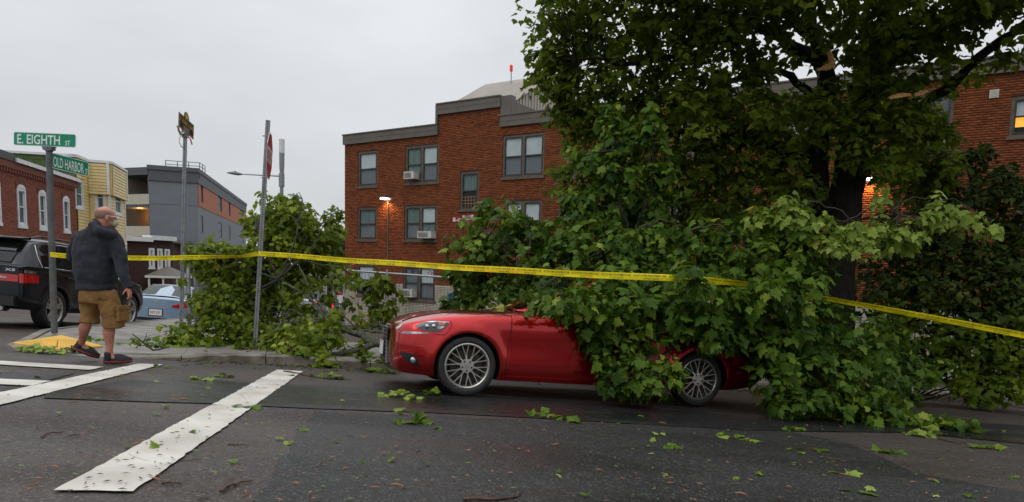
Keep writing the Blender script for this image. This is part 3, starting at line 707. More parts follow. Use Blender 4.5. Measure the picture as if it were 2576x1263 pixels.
mb = MB(); FL.box(mb, aBeg, aEnd, zc - .02, zc, -10, 0); mb.build('roof', M_black, H1)
mb = MB(); FL.box(mb, aBeg, aEnd + .05, zc - .32, zc - .02, -.1, .1); na = int((aEnd - aBeg) / .26)
for k in range(na): FL.box(mb, aBeg + k * .26, aBeg + k * .26 + .13, zc - .5, zc - .321, -.05, .085)
mb.build('corbel_cornice', M_brick2, H1)
mb = MB(); FL.box(mb, FL.uv(cx1(85), 410)[0], aEnd + .12, zc - .018, zc + .16, -.4, .2); mb.build('white_coping', M_wtrim, H1)
mb = MB(); FL.box(mb, aBeg, FL.uv(cx1(85), 410)[0] - .01, zc - .018, zc + .3, -.4, .14); mb.build('dark_coping', M_black, H1)
M_archb = mat('arch brick', (.19, .045, .03), (.12, .03, .02), rough=.8, scale=20)
for r in hw:
    fr = window(FL, H1, r, 1, [(M_curtain, M_blind_g)], M_wtrim, M_wtrim, sill=.14, fw=.11, proud=.07, msill=M_wtrim, mid=.5)
    am = (r[0] + r[1]) / 2; hwid = (r[1] - r[0]) / 2; mb = MB(); pts = []
    for k in range(9): t_ = -1 + 2 * k / 8; pts.append((am + hwid * t_, r[3] + .17 * (1 - t_ * t_)))
    mb.prism([FL.p(a_, z_, .0) for a_, z_ in pts], FL.n * .055); mb.build('arch_head', M_wtrim, fr)
    mb = MB()
    for k in range(11):
        t0 = -1.12 + 2.24 * k / 11; t1 = t0 + .17; f_ = lambda t_, o_: (am + hwid * t_ * (1 + .12 * (o_ > .1)), r[3] + .17 * (1 - t_ * t_) + o_ + .01)
        q = [f_(t0, 0), f_(t1, 0), f_(t1, .26), f_(t0, .26)]; mb.prism([FL.p(a_, z_, .0) for a_, z_ in q], FL.n * .03)
    mb.build('brick_arch', M_archb, fr)
mb = MB(); ca = FL.uv(10, 400)[0]; cz = zc + .3
mb.box(FL.p(ca - .5, cz + .25, -1.2), (.8, .8, .9)); ob = mb.build('chimney', M_brick2, H1); mb = MB(); mb.tube([FL.p(ca - .5, cz + .7, -1.2), FL.p(ca - .5, cz + 1.15, -1.2)], [.2, .17], 10); mb.build('chimney_pot', mat('clay pot', (.45, .3, .2), rough=.7), ob)

# ---- yellow clapboard house
M_yel = mat('yellow clapboard', (.74, .60, .29), (.64, .49, .20), rough=.55, scale=2.5, stretch=(1, 1, .6))
M_grn = mat('green asphalt shingle', (.09, .13, .035), (.06, .095, .03), rough=.8, scale=7)
H2 = thing('yellow_house', 'pale yellow clapboard house with angled bay and green shingled side wall', 'building', FL.p(aEnd + .1, -3))
zy = FL.uv(cx1(475), cy1(385))[1]; ya0 = aEnd + .15; yb0 = FL.uv(cx1(650), 420)[0]
def clap(F, parent, a0, a1, z0, z1, holes, mt, ph=.115, name='clapboard'):
    z = z0
    while z < z1:
        zz = min(z + ph, z1); ok = [(a0, a1)]
        for h in holes:
            if zz <= h[2] or z >= h[3]: continue
            ok = [s_ for x0, x1 in ok for s_ in ((x0, min(x1, h[0])), (max(x0, h[1]), x1)) if s_[1] - s_[0] > .03]
        mb = MB()
        for x0, x1 in ok: mb.add([F.p(x0, z, .04), F.p(x1, z, .04), F.p(x1, zz, .006), F.p(x0, zz, .006), F.p(x0, z, .0), F.p(x1, z, .0)], [(0, 1, 2, 3), (4, 5, 1, 0)])
        if ok: mb.build(name, mt, parent)
        z += ph
w1 = FL.rect(cx1(541), cy1(578), cx1(597), cy1(775))
wall('wall', FL, H2, ya0, yb0, [(ya0, yb0, zy)], -5.5, [w1], M_yel); clap(FL, H2, ya0, yb0, -3, zy, [w1], M_yel, .17)
window(FL, H2, w1, 1, [(M_curtain, M_blind_g)], M_wtrim, M_wtrim, sill=.12, fw=.1, proud=.07, msill=M_wtrim)
# bay: three faces
b0 = FL.p(yb0, 0, .0)
depth_bay = 1.1
pA = b0; 
def on(u, off): # point at picture column u on plane offset 'off' in front of FL
    q_ = PL(u, 600, FL.p(0, 0, off), FL.n); return Vector((q_.x, q_.y, 0))
pB = on(cx1(655), .35); pC = on(cx1(800), 1.0); pD = on(cx1(905), .75); pE = on(cx1(915), -.6)
faces = [(on(cx1(652), .0), pC), (pC, pD)]
zy2 = zy - .02
for i, (p_, q_) in enumerate(faces):
    Fb = Facade(p_, q_ - p_); ln = (q_ - p_).length
    if i == 0: wn = [Fb.rect(cx1(686), cy1(612), cx1(762), cy1(790))]
    else: wn = [Fb.rect(cx1(826), cy1(638), cx1(872), cy1(822)), Fb.rect(cx1(836), cy1(968), cx1(882), cy1(1120))]
    if i == 0: wn.append((wn[0][0], wn[0][1], wn[0][2] - 3.0, wn[0][3] - 3.0))
    wall('bay_wall', Fb, H2, 0, ln, [(0, ln, zy2)], -5.5, wn, M_yel); clap(Fb, H2, .06, ln - .06, -3.4, zy2 - 1.75, wn, M_yel, .17)
    for r in wn: window(Fb, H2, r, 1, [(M_blind_g, M_curtain)], M_wtrim, M_wtrim, sill=.1, fw=.1, proud=.06, msill=M_wtrim)
    # overhanging parapet band of the same siding
    Fp = Facade(p_ + Fb.n * .16, q_ - p_); mb = MB(); Fp.box(mb, -.05, ln + .05, zy2 - 1.72, zy2 + .02, -.16, 0); mb.build('parapet', M_yel, H2); clap(Fp, H2, .05, ln - .05, zy2 - 1.7, zy2, [], M_yel, .17)
    mb = MB(); Fp.box(mb, -.1, ln + .1, zy2 + .022, zy2 + .16, -.4, .06); Fp.box(mb, ln - .07, ln + .06, zy2 - 1.7, zy2 + .02, .03, .06); Fb.box(mb, ln - .07, ln + .07, -4, zy2 - 1.75, .03, .06); mb.build('white_trim', M_wtrim, H2)
mb = MB(); FL.box(mb, ya0 - .1, yb0, zy + .002, zy + .15, -.4, .12); mb.build('white_trim', M_wtrim, H2)
mb = MB(); FL.box(mb, ya0 + .02, FL.uv(cx1(905), 600)[0] + 1, zy - .1, zy + .0, -11, -.01); mb.build('roof', M_fascia, H2)
mb = MB(); vert_wall(mb, pD, pE, -5.5, zy2); vert_wall(mb, pE, pE - FL.n * 8, -5.5, zy2); mb.build('rear_wall', M_yel, H2)
Fg = Facade(FL.p(ya0, 0, 0), -FL.n)  # the green side wall
mb = MB(); Fg.o = FL.p(ya0, 0); Fg.t = -FL.n; Fg.n = -FL.t
Fg.box(mb, 0, 14, -5, zy + .02, -.1, 0); mb.build('side_wall', M_grn, H2)
z = zc - .5; k = 0
while z < zy:
    for j in range(15):
        x0 = j * .95 + (k % 2) * .47; mb = MB(); Fg.box(mb, x0 + .01, min(x0 + .94, 14), z + .008, z + .3, .001, .02 + rnd.uniform(0, .012)); mb.build('shingle', M_grn, H2)
    z += .31; k += 1
mb = MB(); Fg.box(mb, -.1, 14, zy + .02, zy + .14, -.15, .1); mb.build('white_coping', M_wtrim, H2)
mb = MB(); mb.box(Fg.p(.25, FL.uv(160, 437)[1], .25), (.35, .35, .25)); mb.build('downpipe_head', M_fascia, H2)

# ---- brown shingled cottage
FC = Facade(P(312, 650, 55), (.97, .12, 0)); cd = 55
M_bshing = mat('dark brown shingle', (.060, .024, .017), (.035, .016, .012), rough=.8, scale=16, stretch=(1, 1, 3), bump=.6)
H3 = thing('brown_cottage', 'small dark brown shingled house with white roof edge beside the yellow house', 'building', FC.p(0, -5))
f1 = P(308, 650, 52); f2 = P(378, 650, 53.5); f3 = P(403, 650, 53.2); f4 = P(434, 650, 55.5)
for p_ in (f1, f2, f3, f4): p_.z = 0
tz = lambda u, v, d: P(u, v, d).z
segs3 = [(f1, f2, tz(345, 607, 53), []), (f2, f4, tz(405, 604, 53.5), [(374, 624, 388, 674), (395, 625.5, 408.5, 675), (413.5, 626.5, 427, 675)])]
for p_, q_, zt_, ws in segs3:
    Fx = Facade(p_, q_ - p_); ln = (q_ - p_).length; wn = [Fx.rect(*w_) for w_ in ws]
    wall('wall', Fx, H3, 0, ln, [(0, ln, zt_)], -7, wn, M_bshing)
    for r in wn: window(Fx, H3, r, 1, [(M_curtain, M_blind_g)], M_wtrim, M_wtrim, sill=.1, fw=.16, proud=.08, msill=M_wtrim)
    z = -4.6
    while z < zt_ - .1:
        mb = MB(); ok = [(0, ln)]
        for h in wn:
            if z + .28 <= h[2] or z >= h[3]: continue
            ok = [s_ for x0, x1 in ok for s_ in ((x0, min(x1, h[0])), (max(x0, h[1]), x1)) if s_[1] - s_[0] > .03]
        for x0, x1 in ok: Fx.box(mb, x0, x1, z, min(z + .26, zt_), .003, .03)
        mb.build('shingle_course', M_bshing, H3); z += .28
    mb = MB(); Fx.box(mb, -.15, ln + .15, zt_, zt_ + .35, -.6, .35); mb.build('white_cornice', M_wtrim, H3)
mb = MB(); mb.prism([Vector((p_.x, p_.y, tz(345, 607, 53))) for p_ in (f1, f2, f4, f4 + Vector((1, 8, 0)), f1 + Vector((0, 8, 0)))], (0, 0, .1)); mb.build('roof', M_fascia, H3)
mb = MB(); vert_wall(mb, f4, f4 + Vector((-2, 8, 0)), -7, tz(345, 607, 53)); mb.build('side_wall', M_bshing, H3)
pc = P(408, 690, 52.4); mb = MB(); w2 = 1.3
mb.add([pc + Vector((-w2, 0, -.1)), pc + Vector((w2, 0, -.1)), pc + Vector((w2, 2, -.1)), pc + Vector((-w2, 2, -.1)), pc + Vector((0, .9, .65))], [(0, 1, 4), (1, 2, 4), (2, 3, 4), (3, 0, 4), (0, 3, 2, 1)]); mb.build('porch_roof', M_fascia, H3)
mb = MB(); mb.box(pc + Vector((0, 1, -.2)), (w2 * 2 + .1, 2, .18)); 
for sx in (-1.1, 0, 1.1): mb.box(pc + Vector((sx, .15, -1.4)), (.12, .12, 2.2))
mb.build('porch_frame', M_wtrim, H3)

# ---- grey apartment building with orange band
M_gry = mat('grey fibre panel', (.17, .185, .21), (.155, .168, .19), rough=.6, scale=1.2)
M_gryd = mat('dark grey trim', (.085, .09, .10), rough=.6); M_org = mat('orange panel', (.42, .105, .035), (.36, .09, .03), rough=.6, scale=2)
M_bal = mat('cream balcony slats', (.50, .46, .37), rough=.6)
cr = P(499, 600, 66); cr.z = 0; lf = P(378, 600, 64.5); lf.z = 0; ll = P(300, 600, 66); ll.z = 0
zgt = P(499, 437, 66).z; H4 = thing('grey_apartments', 'grey panelled apartment building with orange band, open balconies and roof railing', 'building', Vector((cr.x, cr.y, -6)))
rt = FL.t; rt = Vector((-.262, .965, 0)); Fr = Facade(cr, rt); 
if Fr.t.y < 0: Fr.t = -Fr.t
aR4 = Fr.uv(619, 600)[0]
cx3 = lambda x: 377.4 + .3486 * x
cy3 = lambda y: 251.6 + .3486 * y
zo0 = Fr.uv(cx3(352), cy3(768))[1]; zo1 = Fr.uv(cx3(352), cy3(600))[1]
gw = []
for (x0, y0, x1, y1) in ((362, 608, 380, 740), (487, 665, 515, 790), (562, 700, 577, 812), (650, 742, 672, 850), (368, 830, 384, 962), (488, 870, 518, 990), (565, 893, 578, 1003), (652, 918, 673, 1020)):
    gw.append(Fr.rect(cx3(x0), cy3(y0), cx3(x1), cy3(y1)))
for i in range(4):
    r, r2 = gw[i], gw[0]; gw[i] = (r[0], r[1], r2[2], r2[3]); r, r2 = gw[i + 4], gw[4]; gw[i + 4] = (gw[i][0], gw[i][1], r2[2], r2[3]); gw.append((gw[i][0], gw[i][1], r2[2] - (gw[0][2] - r2[2]), r2[3] - (gw[0][2] - r2[2])))
wall('wall', Fr, H4, 0, aR4, [(0, aR4, zgt)], -8, gw, M_gry)
mb = MB()
def bandpieces(mb, F, a0, a1, z0, z1, holes, d0, d1):
    xs = sorted({a0, a1, *[h[0] for h in holes if h[2] < z1 and h[3] > z0], *[h[1] for h in holes if h[2] < z1 and h[3] > z0]})
    for i in range(len(xs) - 1):
        am = (xs[i] + xs[i + 1]) / 2; hs_ = [h for h in holes if h[0] < am < h[1] and h[2] < z1 and h[3] > z0]
        if not hs_: F.box(mb, xs[i], xs[i + 1], z0, z1, d0, d1)
        else:
            h = hs_[0]
            if h[2] > z0: F.box(mb, xs[i], xs[i + 1], z0, h[2], d0, d1)
            if h[3] < z1: F.box(mb, xs[i], xs[i + 1], h[3], z1, d0, d1)
bandpieces(mb, Fr, .25, aR4 - .2, zo0, zo1, gw, .003, .05); mb.build('orange_band', M_org, H4)
for r in gw: window(Fr, H4, r, 1, [(M_blind_g, M_curtain)], M_gryd, M_gryd, sill=0, fw=.12, proud=.03)
Ff = Facade(lf, cr - lf); lnf = (cr - lf).length; wall('wall', Ff, H4, 0, lnf, [(0, lnf, zgt)], -8, [], M_gry)
mb = MB()
for z in (zo0, zo0 - 3.4, zo0 - 6.8): Ff.box(mb, 0, lnf - .02, z - .02, z + .02, .001, .012)
Ff.box(mb, 0, lnf + .1, zgt - .9, zgt + .1, .0, .12); Ff.box(mb, -.1, lnf + .2, zgt + .1, zgt + .5, -.3, .22); Fr.box(mb, .0, aR4, zgt - .9, zgt + .1, .0, .12); Fr.box(mb, -.2, aR4 + .2, zgt + .1, zgt + .5, -.3, .2)
mb.build('cornice', M_gryd, H4)
mb = MB(); mb.prism([Vector((p_.x, p_.y, zgt)) for p_ in (ll, lf, cr, cr + rt * aR4, ll + rt * aR4)], (0, 0, .2)); mb.build('roof', M_gryd, H4)
# open walkways with balcony parapets, lamps inside
Fbk = Facade(ll + Vector((0, 2.6, 0)), lf - ll); lnb = (lf - ll).length
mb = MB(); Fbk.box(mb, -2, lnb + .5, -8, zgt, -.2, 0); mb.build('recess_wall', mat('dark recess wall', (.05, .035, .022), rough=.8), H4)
Fbl = Facade(ll, lf - ll); zs = [P(345, y, 65).z for y in (cy1(515), cy1(755), cy1(985))]
mb = MB()
for z in zs + [zs[-1] - 3.4]: Fbl.box(mb, -.5, lnb, z - .25, z + .02, -2.6, 0)
Fbl.box(mb, -.5, lnb, zgt - .4, zgt + .3, -2.6, .1); Fbl.box(mb, lnb - .12, lnb, -8, zgt, -2.6, 0); mb.build('floor_slab', M_gryd, H4)
for z in zs[1:]:
    for k in range(18):
        a = k * lnb / 18; mb = MB(); Fbl.box(mb, a + .012, a + lnb / 18 - .012, z + .02, z + .98, .0, .05); mb.build('balcony_board', M_bal, H4)
M_bulb = mat('lit bulb', (1, .8, .5), emit=(1, .72, .38), es=12)
for (x, y) in ((948, 811), (990, 828), (1014, 822), (1036, 828), (1083, 818)):
    p_ = P(cx1(x), cy1(y), 66.6); o = solo('balcony_lamp', MB().ell((0, 0, 0), (.13, .13, .13), n=10, m=6), M_bulb, 'small lit lamp under the balcony ceiling of the grey apartments', 'lamp', 'lit lamps on the upper balcony', smooth=60, origin=p_)
ld = bpy.data.lights.new('balcony_light', 'POINT'); ld.energy = 170; ld.color = (1, .5, .15); ld.shadow_soft_size = .2; lo_ = bpy.data.objects.new('balcony_light', ld); C.objects.link(lo_); lo_.location = P(cx1(1010), cy1(830), 66.8)
# roof railing
o = thing('roof_railing', 'thin metal railing on the roof of the grey apartments', 'railing', P(415, 430, 67)); mb = MB()
a_, b_, c_ = P(cx3(112), cy3(512), 67), P(cx3(358), cy3(528), 66.5), P(cx3(397), cy3(548), 74)
a2, b2_, c2 = P(cx3(112), cy3(436), 67), P(cx3(358), cy3(453), 66.5), P(cx3(397), cy3(478), 74)
for t_ in (1, .66, .33):
    mb.tube([a_.lerp(a2, t_), b_.lerp(b2_, t_)], .035, 5); mb.tube([b_.lerp(b2_, t_), c_.lerp(c2, t_)], .035, 5)
mb.build('rail', M_steel_dark, o)
for p_, q_ in [(a_.lerp(b_, t), a2.lerp(b2_, t)) for t in (0, .35, .68, 1)] + [(c_, c2), (b_.lerp(c_, .5), b2_.lerp(c2, .5))]: mb = MB(); mb.tube([p_ - Vector((0, 0, .5)), q_], .04, 5); mb.build('post', M_steel_dark, o)
# ------------------------------------------------------------------ lettering
_tc = {}
def text_arr(s, bold=0.0, res=2):
    if (s, bold) in _tc: return _tc[(s, bold)]
    cu = bpy.data.curves.new('lettering', 'FONT'); cu.body = s; cu.resolution_u = res; cu.offset = bold; cu.size = 1
    o = bpy.data.objects.new('lettering', cu); C.objects.link(o); bpy.context.view_layer.update()
    me = o.to_mesh(); V = np.array([v.co[:] for v in me.vertices]); F = [tuple(p.vertices) for p in me.polygons]; o.to_mesh_clear()
    bpy.data.objects.remove(o); bpy.data.curves.remove(cu)
    mn, mxx = V.min(0), V.max(0); V = (V - mn) / np.where(mxx - mn > 1e-6, mxx - mn, 1); _tc[(s, bold)] = (V[:, :2], F); return _tc[(s, bold)]
def put_text(mb, s, fn, x0, x1, y0, y1, bold=.0, res=2):
    V, F = text_arr(s, bold, res); mb.add([fn(x0 + (x1 - x0) * a, y0 + (y1 - y0) * b) for a, b in V], F)

class Plate:      # flat sign plate from three corners: bottom-left, bottom-right, top-left
    def __init__(s, bl, br, tl):
        s.o = bl; s.w = (br - bl).length; s.h = (tl - bl).length; s.x = (br - bl).normalized(); s.y = (tl - bl).normalized(); s.n = s.x.cross(s.y).normalized()
        if s.n.dot(CAM - bl) < 0: s.n = -s.n
    def f(s, d): return lambda x, y: s.o + s.x * x + s.y * y + s.n * d
def rrect(w_, h, r, inset=0., n=4):
    pts = []; r2 = max(r - inset, .002)
    for cx, cy, a0 in ((w_ - r, r, -90), (w_ - r, h - r, 0), (r, h - r, 90), (r, r, 180)):
        for k in range(n + 1): a = R(a0 + 90 * k / n); pts.append((cx + r2 * math.cos(a), cy + r2 * math.sin(a)))
    return pts
def perforated(name, p0, p1, wdt, mt, parent, face):
    """square steel post with a row of punched holes on the side facing the street"""
    ax = (p1 - p0).normalized(); f = (face - ax * face.dot(ax)).normalized(); s_ = ax.cross(f); mb = MB(); h = wdt / 2
    mb.obox(p0 - s_ * h - f * h, s_ * wdt, f * wdt, p1 - p0); po = mb.build(name, mt, parent)
    mb = MB(); L_ = (p1 - p0).length; n = int(L_ / .0254 / 1.4)
    for k in range(n):
        c = p0 + ax * (L_ * (k + .5) / n) + f * (h + .0008); mb.add([c + (s_ * math.cos(a) + ax * math.sin(a)) * wdt * .16 for a in [math.pi / 3 * q for q in range(6)]], [(0, 1, 2, 3, 4, 5)])
        c = p0 + ax * (L_ * (k + .5) / n) - s_ * (h + .0008); mb.add([c + (f * math.cos(a) + ax * math.sin(a)) * wdt * .16 for a in [math.pi / 3 * q for q in range(6)]], [(5, 4, 3, 2, 1, 0)])
    o = mb.build('punched_holes', M_black, parent); o['kind'] = 'stuff'; return po
face = Vector((.25, -1, 0))
# --- street name post
d1 = GP(137, 838, SW).y; base = GP(137, 838, SW - .02)
T1 = thing('street_name_sign', 'grey pole carrying green E. EIGHTH ST sign above OLD HARBOR ST sign', 'street sign', base)
topp = P(123.5, 372, d1)
mb = MB(); mb.tube([base, topp], [.047, .044], 14); mb.build('pole', M_steel_dark, T1, smooth=40)
mb = MB(); mb.box(topp + Vector((0, 0, -.01)), (.13, .10, .05)); mb.box(topp + Vector((0, -.0, .03)), (.2, .035, .05)); mb.tube([topp + Vector((0, 0, -.05)), topp], .055, 12)
mb.tube([P(124, 377, d1 - .05), P(124, 377, d1 - .07)], .012, 6); mb.build('bracket', M_steel_dark, T1)
def street_plate(bl, br, tl, parts, name):
    pl = Plate(bl, br, tl); mb = MB(); th = .006
    mb.prism([pl.f(0)(x, y) for x, y in rrect(pl.w, pl.h, .03)], -pl.n * th); pn = mb.build(name, M_signwhite, T1)
    mb = MB(); mb.prism([pl.f(.0006)(x, y) for x, y in rrect(pl.w, pl.h, .03, .0085)], pl.n * .0006); mb.build('green_panel', M_green, pn)
    mb = MB()
    for s, x0, x1, y0, y1 in parts: put_text(mb, s, pl.f(.002), x0 * pl.w, x1 * pl.w, y0 * pl.h, y1 * pl.h, .012, 3)
    mb.build('lettering', M_signwhite, pn)
dd = d1 - .04
street_plate(P(34, 365, dd), P(191, 371.5, dd), P(34, 331, dd), [('E. EIGHTH', .06, .745, .13, .84), ('ST', .83, .91, .13, .49)], 'street_sign_plate')
street_plate(P(131, 422, dd + .06), P(223, 444.5, dd + .55), P(131, 384, dd + .06), [('OLD HARBOR', .03, .86, .12, .80), ('ST', .90, .97, .1, .5)], 'street_sign_plate')
# --- memorial square post
d2 = 13.7; base = P(455, 822, d2); base.z = G(base.x, base.y) + SW - .02; topp = P(466, 336, d2)
T2 = thing('memorial_square_sign', 'black and gold LT. GEORGE C. DAVIS SQUARE plaque on a tall perforated post', 'street sign', base)
perforated('post', base, topp, .062, M_alu, T2, face)
bl, br, tl = P(449.5, 318, d2 - .15), P(487, 351, d2 + .3), P(450.5, 281, d2 - .15); pl = Plate(bl, br, tl)
M_gold = mat('gold paint', (.55, .36, .09), rough=.5); M_blk = mat('black sign paint', (.014, .014, .016), rough=.4)
def plaque(ins):
    w_, h = pl.w, pl.h; pts = [(ins, ins), (w_ - ins, ins), (w_ - ins, h - ins), (w_ * .70, h - ins)]
    for k in range(9): a = math.pi * k / 8; pts.append((w_ * .5 + (w_ * .17 - ins * .7) * math.cos(a), h * 1.02 + (h * .42 - ins) * math.sin(a)))
    return pts + [(w_ * .30, h - ins), (ins, h - ins)]
mb = MB(); mb.prism([pl.f(0)(*p) for p in plaque(0)], -pl.n * .01); pq = mb.build('plaque', M_blk, T2)
mb = MB(); po, pi_ = plaque(.012), plaque(.024); n = len(po); mb.add([pl.f(.0015)(*p) for p in po] + [pl.f(.0015)(*p) for p in pi_], [(i, (i + 1) % n, n + (i + 1) % n, n + i) for i in range(n)]); mb.build('gold_border', M_gold, pq)
mb = MB(); put_text(mb, 'LT. GEORGE C. DAVIS', pl.f(.002), .06 * pl.w, .94 * pl.w, .50 * pl.h, .78 * pl.h, .015); put_text(mb, 'SQUARE', pl.f(.002), .3 * pl.w, .7 * pl.w, .14 * pl.h, .40 * pl.h, .015); mb.build('lettering', M_gold, pq)
mb = MB(); sc = (pl.w * .5, pl.h * 1.12); mb.add([pl.f(.002)(sc[0] + (.08 if k % 2 == 0 else .034) * math.sin(k * math.pi / 5) * 1.1, sc[1] + (.09 if k % 2 == 0 else .036) * math.cos(k * math.pi / 5)) for k in range(10)], [tuple(range(10))]); mb.build('gold_star', M_gold, pq)
mb = MB(); mb.box(topp - Vector((0, 0, .0)), (.10, .1, .16)); mb.build('bracket', M_steel_dark, T2)
# small flag and ribbon
fl0, fl1 = P(464, 352, d2 - .05), P(444, 316, d2 - .3); FLG = thing('small_flag', 'small faded american flag tied to the memorial square post', 'flag', fl0)
mb = MB(); mb.tube([fl0, fl1], .006, 5); mb.build('stick', M_wood, FLG)
M_fb, M_fr, M_fw = mat('flag blue', (.04, .05, .14), rough=.8), mat('flag red', (.42, .10, .09), rough=.8), mat('flag white', (.6, .58, .56), rough=.8)
q0, q1, q2, q3 = P(444, 315, d2 - .3), P(451.5, 341, d2 - .15), P(458, 338, d2 - .1), P(448.5, 318, d2 - .28)
def fq(a, b): return q0.lerp(q1, a).lerp(q3.lerp(q2, a), b) + Vector((0, .012 * math.sin(a * 9), 0))
def fpatch(nm, m_, a0, a1, b0, b1, off=0): mb = MB(); mb.grid([[fq(a0 + (a1 - a0) * i / 6, b0 + (b1 - b0) * j) - Vector((0, off, 0)) for j in (0, 1)] for i in range(7)]); mb.build(nm, m_, FLG)
for k in range(7): fpatch('stripe', M_fr if k % 2 == 0 else M_fw, 0, 1, k / 7, (k + 1) / 7)
fpatch('canton', M_fb, 0, .42, 0, .55, .004)
stp = MB()
for i in range(4):
    for j in range(3): stp.box(fq(.05 + .1 * i, .08 + .17 * j) - Vector((0, .007, 0)), (.006, .002, .006))
o = stp.build('stars', M_fw, FLG); o['kind'] = 'stuff'
mb = MB(); mb.tube([P(u, v, d2 - .06) for u, v in ((464, 333), (458, 336), (452, 345), (451, 358), (455, 367), (460, 371))], .022, 6, flat=.35)
mb.build('ribbon', M_fw, FLG); mb = MB(); mb.tube([P(u, v, d2 - .05) for u, v in ((471, 343), (479, 350), (483, 364))], .016, 5, flat=.3); mb.build('ribbon_tail', M_fr, FLG)
# --- stop sign
d3 = 10.2; base = P(641, 868, d3); base.z = G(base.x, base.y) + SW - .02; topp = P(674.3, 303, d3)
T3 = thing('stop_sign', 'red STOP sign seen nearly edge-on on a leaning perforated steel post', 'stop sign', base)
perforated('post', base, topp, .060, M_alu, T3, face)
cc = P(677.5, 393, d3); vdir = Vector((cc.x, cc.y, 0)).normalized(); aa = R(-6.5)
wx = Vector((vdir.x * math.cos(aa) - vdir.y * math.sin(aa), vdir.x * math.sin(aa) + vdir.y * math.cos(aa), 0)); wz = (topp - base).normalized(); wn = wx.cross(wz)
if wn.dot(CAM - cc) < 0: wn = -wn
def octp(r_, d): return [cc + wx * r_ * math.cos(R(22.5 + 45 * k)) + wz * r_ * math.sin(R(22.5 + 45 * k)) + wn * d for k in range(8)]
mb = MB(); mb.prism(octp(.355, 0), wn * .004); pn = mb.build('sign_plate', M_signwhite, T3); mb = MB(); mb.prism(octp(.335, .0045), wn * .001); mb.build('red_face', M_stopred, pn)
mb = MB(); put_text(mb, 'STOP', lambda x, y: cc + wx * x + wz * y + wn * .007, -.27, .27, -.12, .12, .02, 3); mb.build('lettering', M_signwhite, pn)
mb = MB()
for t_ in ((669, 342), (666, 447)): p_ = P(*t_, d3); mb.tube([p_ - Vector((.05, 0, 0)), p_ + Vector((.06, .0, 0))], .008, 6)
mb.build('bolt', M_alu, T3)
# --- street light with antenna
d4 = 42; o4 = P(708, 700, d4); o4.z = G(o4.x, o4.y); SL = thing('street_light', 'tall grey street light with long arm and pale antenna cylinder on top', 'street light', o4)
mb = MB(); mb.tube([o4, P(708.5, 432, d4)], [.17, .10], 12); mb.build('pole', M_alu, SL, smooth=40)
mb = MB(); mb.tube([P(708.5, 470, d4), P(708.5, 437, d4)], .17, 12); mb.tube([P(709, 438, d4), P(709, 420, d4), P(709, 385, d4)], [.12, .15, .16], 12); mb.build('collar', M_alu, SL, smooth=40)
mb = MB(); mb.tube([P(709, 385, d4), P(709, 350.5, d4)], .165, 14); mb.build('antenna', M_white, SL, smooth=40)
mb = MB(); mb.tube([P(706, 443, d4), P(606, 438, d4)], [.05, .035], 8); mb.build('arm', M_alu, SL, smooth=40)
mb = MB(); mb.tube([P(609, 438.5, d4), P(600, 437.5, d4), P(588, 435.5, d4), P(571, 434.5, d4)], [.05, .1, .11, .03], 8, flat=.9); mb.tube([P(592, 434, d4), P(592, 430.5, d4)], .05, 6); mb.build('lamp_head', M_steel_dark, SL, smooth=40)

# --- caution tape
M_tape = mat('yellow plastic tape', (.90, .76, .012), (.82, .68, .01), rough=.35, scale=5, spec=.4)
M_ink = mat('black ink', (.02, .02, .012), rough=.5)
def tape(path, label, twist=(0, 0), texts=True, wtape=.070, s0=0.05, rep=.365):
    pts = [P(*q_[:3]) for q_ in path]; dense = []; tws = []
    for i in range(len(pts) - 1):
        n = max(2, int((pts[i + 1] - pts[i]).length / .06))
        for k in range(n): dense.append(pts[i].lerp(pts[i + 1], k / n)); tws.append(path[i][3] + (path[i + 1][3] - path[i][3]) * k / n if len(path[i]) > 3 else 0)
    dense.append(pts[-1]); tws.append(path[-1][3] if len(path[-1]) > 3 else 0)
    cum = [0]
    for i in range(1, len(dense)): cum.append(cum[-1] + (dense[i] - dense[i - 1]).length)
    def fr(s_):
        s_ = min(max(s_, 0), cum[-1]); i = min(int(np.searchsorted(cum, s_, side='right')) - 1, len(dense) - 2); f = (s_ - cum[i]) / (cum[i + 1] - cum[i])
        p = dense[i].lerp(dense[i + 1], f); t = (dense[min(i + 1, len(dense) - 1)] - dense[max(i - 1, 0)]).normalized(); tw = tws[i] + (tws[i + 1] - tws[i]) * f
        nn = Vector((t.y, -t.x, 0)).normalized()
        if nn.dot(CAM - p) < 0: nn = -nn
        up = t.cross(nn); up = -up if up.z < 0 else up; tw += .07 * math.sin(s_ * 1.7) 
        return p + Vector((0, 0, .003 * math.sin(s_ * 3.1))), (up * math.cos(tw) + nn * math.sin(tw)), (nn * math.cos(tw) - up * math.sin(tw))
    T_ = thing('caution_tape', label, 'caution tape', dense[0], 'yellow fire department tape'); mb = MB(); rows = []
    for c in cum:
        p, up, nn = fr(c); curl = .004 * math.sin(c * 3.3); rows.append([p + up * (-.5 * wtape), p - up * (.17 * wtape) + nn * (curl), p + up * (.17 * wtape) + nn * (curl + .002), p + up * (.5 * wtape)])
    mb.grid(rows); mb.build('tape_strip', M_tape, T_, smooth=60)
    if texts:
        mb = MB(); s_ = s0
        def f(x, y):
            p, up, nn = fr(x); return p + up * y + nn * .0075
        while s_ < cum[-1] - .3:
            put_text(mb, 'BOSTON FIRE DEPARTMENT LINE', f, s_, s_ + rep * .90, .004, .024, .004, 1); put_text(mb, 'DO NOT CROSS', f, s_ + rep * .28, s_ + rep * .70, -.027, -.008, .004, 1); s_ += rep
        mb.build('tape_lettering', M_ink, T_)
    return T_
